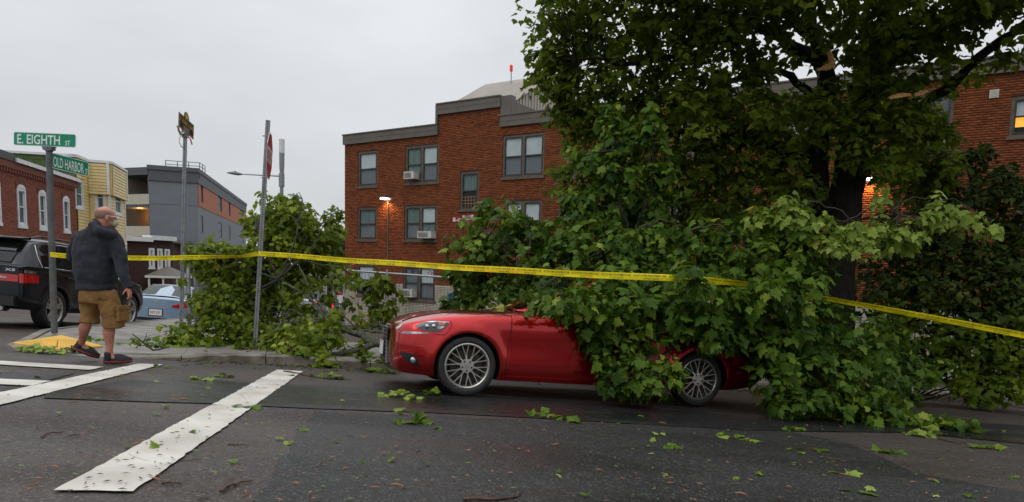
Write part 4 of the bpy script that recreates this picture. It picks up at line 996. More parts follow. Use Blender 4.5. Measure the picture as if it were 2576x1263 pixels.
tape([(126, 640, 10.2, .1), (160, 644, 10.15, 0), (260, 648, 10.1, 0), (395, 649, 10.2, 0), (480, 648, 10.3, .1), (560, 646.5, 10.3, .9), (610, 645, 10.2, 1.1), (648, 638, 10.12, .4)], 'yellow fire tape from the street name pole past the man to the stop sign post')
tape([(650, 638, 10.1, .1), (760, 645.5, 9.85, 0), (900, 656.5, 9.4, 0), (1130, 671, 8.5, 0), (1400, 687, 7.65, 0), (1560, 693.5, 7.2, .05), (1690, 699.5, 7.1, .1), (1780, 706, 7.3, .3), (1880, 714, 7.6, .7)], 'yellow fire tape from the stop sign post across the limb over the red car')
tape([(1880, 715, 7.6, .7), (1960, 727, 7.8, .8), (2056, 747, 7.95, .75), (2200, 772, 8.0, .55), (2350, 801, 7.95, .45), (2576, 843, 7.7, .3), (2760, 876, 7.5, .3), (3400, 985, 7.0, .2)], 'yellow fire tape running from the fallen limb out to the right edge')
for i, (u, v, d, dsp) in enumerate(((127, 641, d1, .052), (650, 639, d3, .038))):   # knot around the pole
    pass

# --- chain link fence
M_wire = mat('galvanised wire', (.16, .16, .155), (.11, .11, .105), rough=.5, metal=.5)
fa = P(474, 700, 15.0); fa.z = 0; fb = P(1150, 700, 14.2); fb.z = 0
def fence(name, a, b, h, label, zoff, postk, topu=None, wires=True):
    o = thing(name, label, 'fence', Vector((a.x, a.y, G(a.x, a.y)))); L_ = (b - a).length; t = (b - a).normalized()
    zg = lambda p: G(p.x, p.y) + zoff
    top = [Vector((p.x, p.y, zg(p) + h)) for p in [a.lerp(b, k / 8) for k in range(9)]]
    mb = MB(); mb.tube(top, .021, 8); mb.build('top_rail', M_alu, o, smooth=50)
    for k in range(postk + 1): p = a.lerp(b, k / postk); mb = MB(); r_ = .04 if k in (0, postk) else .028; mb.tube([Vector((p.x, p.y, zg(p) - .1)), Vector((p.x, p.y, zg(p) + h + (.18 if k == 0 else .03))), Vector((p.x, p.y, zg(p) + h + (.22 if k == 0 else .05)))], [r_, r_, r_ * .5], 10); mb.build('post', M_alu, o, smooth=50)
    V = []; F_ = []; s_ = .056; n = int(L_ / s_); m = int(h / s_); r_ = .0022; nn = Vector((t.y, -t.x, 0)); up = Vector((0, 0, 1))
    off = [(-r_, -r_), (r_, -r_), (0, r_ * 1.2)]
    for i in range(-1, n):
        pts = []
        for j in range(m + 2):
            a_ = (i + (j % 2)) * s_ ; a2 = a_ + s_ * .0
            p = a + t * min(max(a_ + (s_ * .5), 0), L_) ; pts.append(Vector((p.x, p.y, zg(p) + .03 + j * s_)) + nn * (.003 if j % 2 else -.003))
        b0_ = len(V)
        for p in pts:
            for ox, oz in off: V.append(p + t * ox * 1.2 + nn * oz)
        for j in range(len(pts) - 1):
            for q in range(3): F_.append((b0_ + j * 3 + q, b0_ + j * 3 + (q + 1) % 3, b0_ + (j + 1) * 3 + (q + 1) % 3, b0_ + (j + 1) * 3 + q))
    V = np.array([v[:] for v in V]); w_ = tris('chain_link_mesh', V, np.array(F_), M_wire, o); w_['kind'] = 'stuff'; return o
# neighbouring wires zigzag in opposite phase so that they interlock into diamonds
def fence_mesh(o, a, b, h, zoff):
    L_ = (b - a).length; t = (b - a).normalized(); nn = Vector((t.y, -t.x, 0)); s_ = .075; hs_ = s_ / 2; n = int(L_ / s_); m = int((h + .04) / hs_); r_ = .0026; V = []; F_ = []
    for i in range(n):
        for ph in (0, 1):
            b0_ = len(V)
            for j in range(m + 1):
                a_ = (i + .5 * ((j + ph) % 2)) * s_ + ph * .0 + (hs_ if ph else 0) * 0
                p = a + t * a_; q = Vector((p.x, p.y, G(p.x, p.y) + zoff + .02 + j * hs_)) + nn * (.004 if ph else -.004)
                for k in range(3): V.append(q + t * r_ * math.cos(k * 2.09) + nn * r_ * math.sin(k * 2.09))
            for j in range(m):
                for k in range(3): F_.append((b0_ + j * 3 + k, b0_ + j * 3 + (k + 1) % 3, b0_ + (j + 1) * 3 + (k + 1) % 3, b0_ + (j + 1) * 3 + k))
    w_ = tris('chain_link_mesh', np.array([v[:] for v in V]), np.array(F_), M_wire, o); w_['kind'] = 'stuff'
def fence2(a, b, h, label, zoff, postk):
    o = thing('chain_link_fence', label, 'fence', Vector((a.x, a.y, G(a.x, a.y))))
    zg = lambda p: G(p.x, p.y) + zoff
    mb = MB(); mb.tube([Vector((p.x, p.y, zg(p) + h)) for p in [a.lerp(b, k / 8) for k in range(9)]], .022, 8); mb.build('top_rail', M_alu, o, smooth=50)
    for k in range(postk + 1):
        p = a.lerp(b, k / postk); mb = MB(); r_ = .045 if k in (0,) else .028; e = .2 if k == 0 else .04
        mb.tube([Vector((p.x, p.y, zg(p) - .1)), Vector((p.x, p.y, zg(p) + h + e)), Vector((p.x, p.y, zg(p) + h + e + .04))], [r_, r_, r_ * .5], 10); mb.build('post', M_alu, o, smooth=50)
    fence_mesh(o, a, b, h, zoff); return o
hf = P(474, 652, 15.0).z - (G(fa.x, fa.y) + SW)
fence2(fa, fb, hf, 'galvanised chain link fence behind the pavement and the left fallen branch', SW, 4)
fc = P(492, 700, 15.3); fc.z = 0; fence2(fc, fc + E2 * 9, hf, 'chain link fence side run leading away from the corner post', SW, 3)
fence2(fb + Vector((.15, .02, 0)), fb + E1 * 16, hf * .9, 'far right chain link fence run behind the fallen maple limb', SW, 5)

# ------------------------------------------------------------------ cars
def cr_interp(xs, ys, x):      # monotone-ish cubic through a table
    i = int(np.clip(np.searchsorted(xs, x) - 1, 0, len(xs) - 2)); h = xs[i + 1] - xs[i]; t = (x - xs[i]) / h
    def sl_(j):
        if j <= 0: return (ys[1] - ys[0]) / (xs[1] - xs[0])
        if j >= len(xs) - 1: return (ys[-1] - ys[-2]) / (xs[-1] - xs[-2])
        a = (ys[j] - ys[j - 1]) / (xs[j] - xs[j - 1]); b = (ys[j + 1] - ys[j]) / (xs[j + 1] - xs[j])
        return 0 if a * b <= 0 else 2 * a * b / (a + b)
    m0, m1 = sl_(i) * h, sl_(i + 1) * h
    return (2 * t**3 - 3 * t**2 + 1) * ys[i] + (t**3 - 2 * t**2 + t) * m0 + (-2 * t**3 + 3 * t**2) * ys[i + 1] + (t**3 - t**2) * m1
class Body:
    def __init__(s, xs, tab, wheels, WR, flare=.018):
        s.xs = xs; s.tab = tab; s.wheels = wheels; s.WR = WR; s.flare = flare
        s.crn = {}
    def keys(s, x):
        return [(cr_interp(s.xs, s.tab['w%d' % k], x), cr_interp(s.xs, s.tab['z%d' % k], x)) for k in range(1, len(s.tab) // 2 + 1)]
    def sec(s, x, n=6):
        K_ = s.keys(x); P_ = [(K_[0][0] * .6, K_[0][1])] + K_ + [(0, K_[-1][1])] ; res = []
        pts = K_ + [(0.0, K_[-1][1] + s.tab.get('crown', 0) * 0)]
        pts = K_
        for i in range(len(pts) - 1):
            p0 = pts[max(i - 1, 0)]; p1 = pts[i]; p2 = pts[i + 1]; p3 = pts[i + 2] if i + 2 < len(pts) else (-pts[-2][0], pts[-2][1]) if pts[-1][0] == 0 else pts[-1]
            for k in range(n):
                t = k / n; q = [.5 * (2 * p1[c] + (p2[c] - p0[c]) * t + (2 * p0[c] - 5 * p1[c] + 4 * p2[c] - p3[c]) * t * t + (3 * p1[c] - p0[c] - 3 * p2[c] + p3[c]) * t**3) for c in (0, 1)]
                res.append(q)
        res.append(list(pts[-1]))
        for q in res:
            for wx_, wz_ in s.wheels:
                r_ = math.hypot(x - wx_, q[1] - wz_)
                if q[1] < wz_ + .62 and q[0] > .5: q[0] += s.flare * math.exp(-((r_ - s.WR - .03) / .055) ** 2)
        return res
    def y(s, x, z):     # half width of the flank at height z
        S_ = s.sec(x, 8); best = None
        for i in range(len(S_) - 1):
            (y0, z0), (y1, z1) = S_[i], S_[i + 1]
            if (z0 - z) * (z1 - z) <= 0 and abs(z1 - z0) > 1e-6 and max(y0, y1) > .25: t = (z - z0) / (z1 - z0); yy = y0 + (y1 - y0) * t; best = yy if best is None else max(best, yy)
        return best if best is not None else max(q[0] for q in S_)
    def mesh(s, name, mats, parent, n=170, arch_in=.5):
        L_ = s.xs[-1]; xs = sorted(set(list(np.linspace(s.xs[0], L_, n)) + [s.xs[0] + .01, s.xs[0] + .025, L_ - .01, L_ - .025])); rows = []
        for x in xs:
            S_ = s.sec(x); rows.append([Vector((x, -q[0], q[1])) for q in S_] + [Vector((x, q[0], q[1])) for q in S_[::-1][1 if S_[-1][0] < 1e-6 else 0:]])
        mb = MB(); mb.grid(rows, close=True, flip=False); nn = len(rows[0]); mb.add(rows[0], [tuple(range(nn))]); mb.add(rows[-1], [tuple(range(nn))[::-1]])
        me = mb.mesh(name, mats); bm = bmesh.new(); bm.from_mesh(me); bmesh.ops.remove_doubles(bm, verts=bm.verts, dist=.0004); bmesh.ops.recalc_face_normals(bm, faces=bm.faces); bm.to_mesh(me); bm.free()
        ob = bpy.data.objects.new(name, me); C.objects.link(ob)
        cb = MB(); 
        for wx_, wz_ in s.wheels:
            for sd_ in (-1, 1): cb.disc((wx_, sd_ * arch_in, wz_), (0, sd_, 0), s.WR, .8, 48)
        cme = cb.mesh('cut', mats[1:2]); bm = bmesh.new(); bm.from_mesh(cme); bmesh.ops.recalc_face_normals(bm, faces=bm.faces); bm.to_mesh(cme); bm.free(); co = bpy.data.objects.new('cut', cme); C.objects.link(co)
        md = ob.modifiers.new('b', 'BOOLEAN'); md.operation = 'DIFFERENCE'; md.object = co; md.solver = 'EXACT'
        try: md.material_mode = 'TRANSFER'
        except Exception: pass
        bpy.context.view_layer.update(); dg = bpy.context.evaluated_depsgraph_get(); me2 = bpy.data.meshes.new_from_object(ob.evaluated_get(dg)); me2.name = name
        bpy.data.objects.remove(ob); bpy.data.objects.remove(co)
        me2.polygons.foreach_set('use_smooth', [True] * len(me2.polygons)); me2.set_sharp_from_angle(angle=R(32))
        o = bpy.data.objects.new(name, me2); C.objects.link(o); o.parent = parent; MW[o.name] = MW[parent.name]; return o
    def patch(s, name, mt, parent, top, bot, off=.004, n=16, m=5, side=-1, smooth=True, th=.0):
        """surface piece following the flank, between two polylines given as (x,z)"""
        x0, x1 = top[0][0], top[-1][0]; rows = []
        for i in range(n + 1):
            x = x0 + (x1 - x0) * i / n; zt = np.interp(x, [p[0] for p in top], [p[1] for p in top]); zb_ = np.interp(x, [p[0] for p in bot], [p[1] for p in bot])
            col = []
            for j in range(m + 1):
                z = zb_ + (zt - zb_) * j / m; col.append(Vector((x, side * (s.y(x, z) + off), z)))
            col = [c - Vector((0, side * (off + .006), 0)) for c in col[:1]] + col + [c - Vector((0, side * (off + .006), 0)) for c in col[-1:]]
            rows.append(col)
        rows = [[c - Vector((0, side * (off + .006), 0)) for c in rows[0]]] + rows + [[c - Vector((0, side * (off + .006), 0)) for c in rows[-1]]]
        mb = MB(); mb.grid(rows, flip=(side > 0)); return mb.build(name, mt, parent, world=False, smooth=45 if smooth else None)
    def line(s, name, mt, parent, pts, r=.0035, off=.001, side=-1, mb=None, n=5):
        P_ = []
        for i in range(len(pts) - 1):
            for k in range(8): t = k / 8; x = pts[i][0] + (pts[i + 1][0] - pts[i][0]) * t; z = pts[i][1] + (pts[i + 1][1] - pts[i][1]) * t; P_.append(Vector((x, side * (s.y(x, z) + off), z)))
        x, z = pts[-1]; P_.append(Vector((x, side * (s.y(x, z) + off), z))); mb2 = mb or MB(); mb2.tube(P_, r, n)
        if mb is None: return mb2.build(name, mt, parent, world=False)
def wheel(parent, x, z, side, R_, rim, width, style, M_rim, yout, dark=False):
    w0 = yout * side; cy = lambda d: w0 - side * d    # d = distance inwards from the outer face
    prof = [(rim + .006, .018), (rim + .02, .004), (R_ - .05, 0.0), (R_ - .015, .012), (R_ - .003, .035), (R_, .06), (R_, width - .06), (R_ - .01, width - .02), (rim, width)]
    n = 56; mb = MB(); rows = [[Vector((x + r_ * math.cos(2 * math.pi * k / n), cy(d), z + r_ * math.sin(2 * math.pi * k / n))) for k in range(n)] for r_, d in prof]; mb.grid(rows, close=True, flip=(side > 0)); ty = mb.build('tyre', M_rubber, parent, world=False, smooth=35)
    prof = [(rim + .007, .022), (rim + .008, .012), (rim - .004, .009), (rim - .014, .018), (rim - .024, .05), (rim - .03, width - .05)]
    mb = MB(); rows = [[Vector((x + r_ * math.cos(2 * math.pi * k / n), cy(d), z + r_ * math.sin(2 * math.pi * k / n))) for k in range(n)] for r_, d in prof]; mb.grid(rows, close=True, flip=(side > 0))
    def spoke(a0, r0, a1, r1, w0_, w1_, d0, d1_, dp=.022):
        p0 = Vector((x + r0 * math.cos(a0), cy(d0), z + r0 * math.sin(a0))); p1 = Vector((x + r1 * math.cos(a1), cy(d1_), z + r1 * math.sin(a1))); t = (p1 - p0).normalized(); s_ = t.cross(Vector((0, 1, 0))).normalized(); dn = Vector((0, -side * dp, 0))
        c = [p0 - s_ * w0_, p0 + s_ * w0_, p1 + s_ * w1_, p1 - s_ * w1_]; e = [c[0] * 1 + dn - s_ * w0_ * .5, c[1] + dn + s_ * w0_ * .5, c[2] + dn + s_ * w1_ * .5, c[3] + dn - s_ * w1_ * .5]
        fs = [(0, 1, 2, 3), (0, 4, 5, 1), (1, 5, 6, 2), (2, 6, 7, 3), (3, 7, 4, 0)]
        mb.add(c + e, fs)
    if style == 'y10':
        for k in range(10):
            a = 2 * math.pi * (k + .5) / 10 + R(9); 
            spoke(a, .055, a, .115, .009, .007, .022, .024)
            for dl in (-1, 1): spoke(a + dl * R(2.2), .112, a + dl * R(9.0), rim - .008, .0040, .0042, .024, .018)
        hr = .062
    else:
        for k in range(style):
            a = 2 * math.pi * k / style + R(90)
            for dl in (-1, 1): spoke(a + dl * R(7), .06, a + dl * R(9), rim - .006, .020, .013, .03, .02, .03)
        hr = .075
    rm = mb.build('rim', M_rim, parent, world=False, smooth=30)
    mb = MB(); mb.disc((x, cy(.045), z), (0, side, 0), hr + .012, .022, 24); mb.disc((x, cy(.024), z), (0, side, 0), .031, .008, 20); mb.build('hub_cap', M_rim, rm, world=False)
    mb = MB()
    for k in range(5): a = 2 * math.pi * k / 5 + R(90) + R(180); mb.disc((x + .053 * math.cos(a), cy(.0225), z + .053 * math.sin(a)), (0, side, 0), .0105, .006, 8)
    mb.build('wheel_nuts', M_black, rm, world=False)
    mb = MB(); mb.ring((x, cy(.0155), z), (0, side, 0), .020, .023, .0012, 24); mb.obox((x - .008, cy(.0155), z - .010), (.004, 0, 0), (0, side * .0012, 0), (.004, 0, .022)); mb.obox((x - .006, cy(.0155), z - .010), (.017, 0, 0), (0, side * .0012, 0), (0, 0, .004)); mb.build('wheel_emblem', M_chrome, rm, world=False)
    mb = MB(); mb.disc((x, cy(.10), z), (0, side, 0), rim * .74, .012, 32); mb.build('brake_disc', mat('brake disc', (.12, .11, .10), rough=.5, metal=.7) if 'bd' not in MW else MW['bd'], parent, world=False)
    mb = MB(); mb.disc((x, cy(.17), z), (0, side, 0), rim - .02, .01, 32); mb.build('wheel_back', M_black, parent, world=False)
MW['bd'] = mat('brake disc steel', (.045, .04, .036), (.06, .045, .03), rough=.6, metal=.5)
def carmatrix(o, head):      # local x runs from nose to tail, z is the road normal
    ex = -Vector((head.x, head.y, 0)).normalized(); ex.z = -(SX * ex.x + SY * ex.y); ex.normalize(); ez = GN; ey = ez.cross(ex).normalized(); ex = ey.cross(ez)
    return Matrix.Translation(o) @ Matrix((ex, ey, ez)).transposed().to_4x4()

M_red = mat('deep red pearl car paint', (.52, .005, .006), (.46, .004, .005), rough=.25, metal=.85, scale=1.5, coat=1.0)
M_rimg = mat('silver grey alloy', (.52, .50, .47), (.42, .39, .36), rough=.3, metal=.8, scale=9)
M_seam = mat('panel gap', (.006, .003, .003), rough=.8)
M_lampk = mat('black lamp housing', (.02, .02, .022), rough=.15, coat=1)
M_lens = mat('clear lamp reflector', (.62, .64, .66), (.25, .26, .28), rough=.12, metal=.9, scale=18)
M_amber = mat('amber reflector', (.55, .10, .01), rough=.2, coat=1)
M_taill = mat('red lamp lens', (.50, .006, .008), (.38, .004, .006), rough=.12, coat=1, scale=10)
M_platew = mat('white number plate', (.72, .72, .70), rough=.4)
M_prred = mat('red plate print', (.45, .06, .05), rough=.5)
# -- red sedan under the limb
xs = [.085, .11, .17, .32, .60, .87, 1.25, 1.45, 2.0, 2.6, 3.2, 3.67, 4.1, 4.45, 4.62, 4.665]
T = dict(z1=[.30, .25, .215, .20, .195, .195, .185, .185, .185, .185, .185, .20, .21, .25, .31, .38], w1=[.42, .56, .67, .77, .81, .82, .82, .82, .82, .82, .82, .82, .79, .73, .65, .5],
         z2=[.40, .37, .35, .34, .33, .33, .32, .32, .32, .32, .32, .33, .34, .36, .40, .44], w2=[.47, .64, .755, .85, .885, .885, .868, .862, .86, .86, .866, .885, .88, .85, .77, .6],
         z3=[.53, .54, .55, .56, .56, .56, .54, .54, .54, .55, .57, .58, .58, .58, .58, .58], w3=[.49, .66, .77, .86, .893, .897, .878, .87, .872, .876, .885, .90, .895, .865, .79, .65],
         z4=[.63, .66, .69, .735, .775, .80, .81, .815, .835, .86, .885, .90, .91, .91, .90, .86], w4=[.46, .60, .715, .82, .87, .887, .885, .88, .885, .89, .895, .90, .88, .835, .75, .6],
         z5=[.655, .69, .73, .785, .845, .878, .905, .925, .945, .955, .97, .985, 1.0, 1.01, 1.0, .94], w5=[.39, .52, .62, .71, .77, .795, .805, .805, .81, .81, .81, .805, .78, .73, .65, .5],
         z6=[.665, .71, .752, .82, .882, .910, .938, .958, .97, .975, .985, 1.015, 1.04, 1.04, 1.02, .96], w6=[.25, .33, .40, .46, .50, .52, .53, .53, .54, .54, .54, .52, .5, .46, .4, .3],
         z7=[.67, .715, .76, .832, .896, .925, .955, .978, .985, .985, .995, 1.03, 1.055, 1.055, 1.03, .97], w7=[0] * 16)
RC = Body(xs, T, [(.87, .32), (3.67, .32)], .362)
fwp = P(1176, 924, 7.14)      # centre of the near front wheel face
Mx = carmatrix(Vector((0, 0, 0)), -E1); off = Mx @ Vector((.87, -.885, .32)); oo = fwp - off
oo.z = G(oo.x, oo.y) + .012
Mx = carmatrix(oo, -E1)
LX = thing('red_sedan', 'glossy dark red sedan parked at the kerb, cabin buried under the fallen maple limb', 'car', M=Mx)
RC.mesh('body', [M_red, M_black], LX, n=190)
# greenhouse
def greenhouse(parent, st, mt_body, mt_glass, name='cabin', crown=.03):
    mb = MB(); rows = []
    for x, wb, zb_, wt, zt in st:
        r_ = [Vector((x, -wb, zb_)), Vector((x, -(wb * .5 + wt * .5 + .012), (zb_ + zt) / 2)), Vector((x, -wt, zt - .03)), Vector((x, -wt * .86, zt + .004)), Vector((x, -wt * .45, zt + crown * .8)), Vector((x, 0, zt + crown))]
        rows.append(r_ + [Vector((p.x, -p.y, p.z)) for p in r_[::-1][1:]])
    mb.grid(rows, flip=False); return mb.build(name, mt_body, parent, world=False, smooth=35)
st = [(1.42, .70, .96, .60, .965), (1.75, .745, .95, .60, 1.12), (2.15, .76, .95, .585, 1.325), (2.45, .765, .95, .58, 1.375), (2.85, .765, .955, .58, 1.385), (3.25, .76, .965, .575, 1.355), (3.6, .745, .98, .57, 1.25), (4.0, .71, 1.01, .58, 1.07), (4.12, .69, 1.02, .60, 1.035)]
greenhouse(LX, st, M_red, M_carglass, 'roof')
def gpatch(parent, st, x0, x1, z0f, z1f, nm='side_window', mt=None, side=-1, m_=None, off=.006):
    X = [s_[0] for s_ in st]; rows = []
    for i in range(13):
        x = x0 + (x1 - x0) * i / 12; wb, zb_, wt, zt = [np.interp(x, X, [s_[k] for s_ in st]) for k in (1, 2, 3, 4)]; col = []
        for j in range(5):
            f = z0f + (z1f(x) - z0f if callable(z1f) else z1f - z0f) * j / 4; zz = zb_ + (zt - .03 - zb_) * f; mid = wb * .5 + wt * .5 + .012; yy = wb + (mid - wb) * f * 2 if f < .5 else mid + (wt - mid) * (f - .5) * 2; col.append(Vector((x, side * (yy + off), zz)))
        rows.append(col)
    mb = MB(); mb.grid(rows, flip=side > 0); return mb.build(nm, mt or M_carglass, parent, world=False, smooth=40)
for sd_ in (-1, 1):
    gpatch(LX, st, 1.78, 2.62, .06, lambda x: min(.93, .93), side=sd_); gpatch(LX, st, 2.68, 3.55, .06, .93, side=sd_)
mb = MB(); mb.grid([[Vector((x + .0, y, z + .012)) for y in (-w_, -w_ * .5, 0, w_ * .5, w_)] for x, w_, z in ((1.46, .66, .99), (1.75, .62, 1.135), (2.12, .57, 1.33))]); mb.build('windscreen', M_carglass, LX, world=False, smooth=60)
mb = MB(); mb.grid([[Vector((x + .0, y, z + .016)) for y in (-w_, -w_ * .5, 0, w_ * .5, w_)] for x, w_, z in ((3.4, .54, 1.345), (3.75, .55, 1.205), (4.05, .58, 1.06))]); mb.build('rear_window', M_carglass, LX, world=False, smooth=60)
for sd_ in (-1, 1):
    RC.patch('door', M_red, LX, [(1.335, .885), (2.2, .90), (2.47, .90)], [(1.335, .245), (2.47, .245)], .004, n=22, m=12, side=sd_)
    d_ = RC.patch('door', M_red, LX, [(2.485, .90), (3.2, .92)], [(2.485, .245), (3.2, .245)], .004, n=18, m=12, side=sd_)
    for xx in (2.25, 3.1): mb = MB(); yy = RC.y(xx, .80); mb.tube([Vector((xx - .11, sd_ * (yy + .01), .80)), Vector((xx - .08, sd_ * (yy + .042), .80)), Vector((xx + .09, sd_ * (yy + .042), .805)), Vector((xx + .12, sd_ * (yy + .01), .805))], .012, 8); mb.build('door_handle', M_red, LX, world=False, smooth=50)
    RC.patch('sill_skirt', M_red, LX, [(1.27, .235), (3.27, .235)], [(1.27, .19), (3.27, .19)], .008, n=16, m=3, side=sd_)
    hl = RC.patch('headlight', M_lampk, LX, [(.285, .713), (.36, .755), (.45, .782), (.55, .787), (.645, .786)], [(.285, .709), (.34, .678), (.44, .662), (.545, .668), (.60, .715), (.645, .780)], .005, n=22, m=6, side=sd_)
    for (cx_, cz_, r_) in ((.415, .713, .030), (.482, .722, .027)):
        mb = MB(); yy = RC.y(cx_, cz_); mb.ell((cx_, sd_ * (yy - .004), cz_), (r_, .022, r_), n=16, m=10); mb.build('projector_lens', M_lens, hl, world=False, smooth=60)
    RC.patch('indicator', M_amber, hl, [(.525, .766), (.60, .772)], [(.525, .735), (.585, .742), (.60, .755)], .012, n=6, m=2, side=sd_)
    RC.patch('reflector_strip', M_lens, hl, [(.40, .768), (.50, .780), (.635, .782)], [(.40, .758), (.50, .769), (.635, .773)], .012, n=10, m=1, side=sd_)
    RC.patch('reflector_strip', M_lens, hl, [(.515, .728), (.585, .733)], [(.515, .700), (.55, .700), (.585, .722)], .012, n=6, m=1, side=sd_)
    RC.patch('daytime_light', M_lens, LX, [(.15, .628), (.20, .650), (.44, .652)], [(.15, .622), (.30, .627), (.44, .645)], .006, n=12, m=2, side=sd_)
    fg = RC.patch('fog_lamp_recess', M_black, LX, [(.155, .425), (.28, .420), (.335, .36), (.365, .30)], [(.155, .415), (.20, .36), (.255, .315), (.365, .292)], .005, n=14, m=4, side=sd_)
    yy = RC.y(.295, .35); mb = MB(); mb.ell((.295, sd_ * (yy + .003), .352), (.034, .012, .034), n=14, m=8); mb.build('fog_lamp', M_lens, fg, world=False, smooth=60)
    RC.patch('tail_light', M_taill, LX, [(4.18, .92), (4.45, .955), (4.60, .955)], [(4.18, .90), (4.4, .86), (4.60, .80)], .006, n=12, m=5, side=sd_)
    mb = MB(); RC.line('', None, None, [(.655, .79), (.668, .74), (.628, .675), (.60, .64)], side=sd_, mb=mb); RC.line('', None, None, [(.60, .64), (.50, .635)], side=sd_, mb=mb)
    RC.line('', None, None, [(1.325, .885), (1.318, .70), (1.30, .45), (1.302, .24)], side=sd_, mb=mb, r=.0045); RC.line('', None, None, [(2.477, .90), (2.477, .24)], side=sd_, mb=mb, r=.0045); RC.line('', None, None, [(3.215, .92), (3.22, .70), (3.17, .55)], side=sd_, mb=mb)
    RC.line('', None, None, [(1.325, .888), (1.24, .905), (1.10, .93)], side=sd_, mb=mb)
    mb.build('panel_gap', M_seam, LX, world=False)
    # bonnet shut line, raised crest along the wing
    mb = MB(); pts = []
    for x in np.linspace(.18, 1.42, 30): K_ = RC.keys(x); f = .30 + .22 * min(1, x / .7); p5, p6 = K_[4], K_[5]; pts.append(Vector((x, sd_ * (p5[0] + (p6[0] - p5[0]) * f), p5[1] + (p6[1] - p5[1]) * f + .0085)))
    mb.tube(pts, .004, 5); mb.build('bonnet_gap', M_seam, LX, world=False)
    m_ = MB(); m_.ell((1.86, sd_ * .93, 1.0), (.075, .10, .062), n=14, m=8); m_.obox((1.84, sd_ * .78, .95), (.05, 0, 0), (0, sd_ * .1, .02), (0, 0, .02)); m_.build('wing_mirror', M_red, LX, world=False, smooth=50)
    for wx_ in (.87, 3.67): wheel(LX, wx_, .325, sd_, .323, .238, .225, 'y10', M_rimg, .885)
# grille, plate, emblem
mb = MB(); mb.prism([Vector((.068, y, z)) for y, z in ((-.30, .655), (.30, .655), (.20, .52), (.36, .27), (-.36, .27), (-.20, .52))], (.05, 0, 0)); gr = mb.build('grille', M_black, LX, world=False)
mb = MB()
for k in range(9): z = .30 + k * .042; mb.box((.064, 0, z), (.012, .5 - .12 * abs(k - 4) / 4 * 0, .007))
mb.build('grille_bars', M_steel_dark, gr, world=False)
mb = MB(); mb.tube([Vector((.062, y, z)) for y, z in ((-.36, .27), (-.20, .52), (-.30, .662), (0, .675), (.30, .662), (.20, .52), (.36, .27))], .007, 6); mb.build('grille_surround', M_steel_dark, gr, world=False, smooth=50)
RC.patch('chrome_corner', M_chrome, LX, [(.10, .668), (.17, .722)], [(.10, .655), (.14, .668), (.17, .716)], .006, n=6, m=2)
mb = MB(); mb.box((.03, 0, .43), (.012, .305, .152)); npl = mb.build('number_plate', M_platew, LX, world=False); mb = MB(); mb.box((.05, 0, .43), (.03, .34, .18)); mb.build('plate_holder', M_black, LX, world=False)
mb = MB(); mb.tube([(.024, .15, .50), (.024, -.15, .50)], .006, 4); mb.build('plate_band', M_prred, npl, world=False)
mb = MB(); mb.prism([Vector((.19, -.62, .21)), Vector((.09, -.35, .21)), Vector((.09, .35, .21)), Vector((.19, .62, .21))], (0, 0, .05)); mb.build('air_dam', M_black, LX, world=False)

# -- black SUV
M_blackp = mat('black car paint', (.006, .007, .011), (.005, .006, .008), rough=.22, spec=.35, coat=.25, scale=2)
xs = [0, .10, .35, .9, 1.3, 2.0, 3.0, 3.75, 4.2, 4.50, 4.62, 4.67]; n_ = len(xs)
T = dict(z1=[.42, .34, .30, .30, .30, .30, .30, .32, .34, .36, .40, .48], w1=[.5, .7, .8, .84, .85, .85, .85, .85, .84, .80, .78, .7],
         z2=[.5, .46, .44, .44, .44, .44, .44, .46, .48, .50, .52, .55], w2=[.6, .80, .89, .92, .905, .90, .905, .925, .92, .90, .86, .80],
         z3=[.66, .68, .70, .72, .72, .72, .74, .76, .78, .78, .78, .78], w3=[.62, .82, .90, .925, .915, .915, .92, .93, .925, .90, .86, .80],
         z4=[.80, .86, .92, .98, 1.0, 1.02, 1.05, 1.07, 1.08, 1.08, 1.08, 1.06], w4=[.58, .76, .86, .89, .90, .905, .905, .905, .90, .88, .84, .78],
         z5=[.84, .92, 1.0, 1.08, 1.10, 1.10, 1.12, 1.14, 1.15, 1.15, 1.15, 1.12], w5=[.5, .68, .78, .82, .86, .885, .89, .89, .885, .865, .83, .76],
         z6=[.86, .95, 1.04, 1.12, 1.14, 1.14, 1.15, 1.16, 1.17, 1.17, 1.17, 1.14], w6=[0] * n_)
SB = Body(xs, T, [(.88, .375), (3.76, .375)], .43, .02)
rw = P(141, 797, 13.0); hd = Vector((-.06, 1, 0)).normalized()
Mx = carmatrix(Vector((0, 0, 0)), hd); Z0 = Mx @ Vector((3.76, .93, .375)); oo = rw - Z0; oo.z = G(oo.x, oo.y) + .01; Mx = carmatrix(oo, hd)
SUV = thing('black_suv', 'shiny black SUV with red tail lights parked at the left behind the street name pole', 'car', M=Mx)
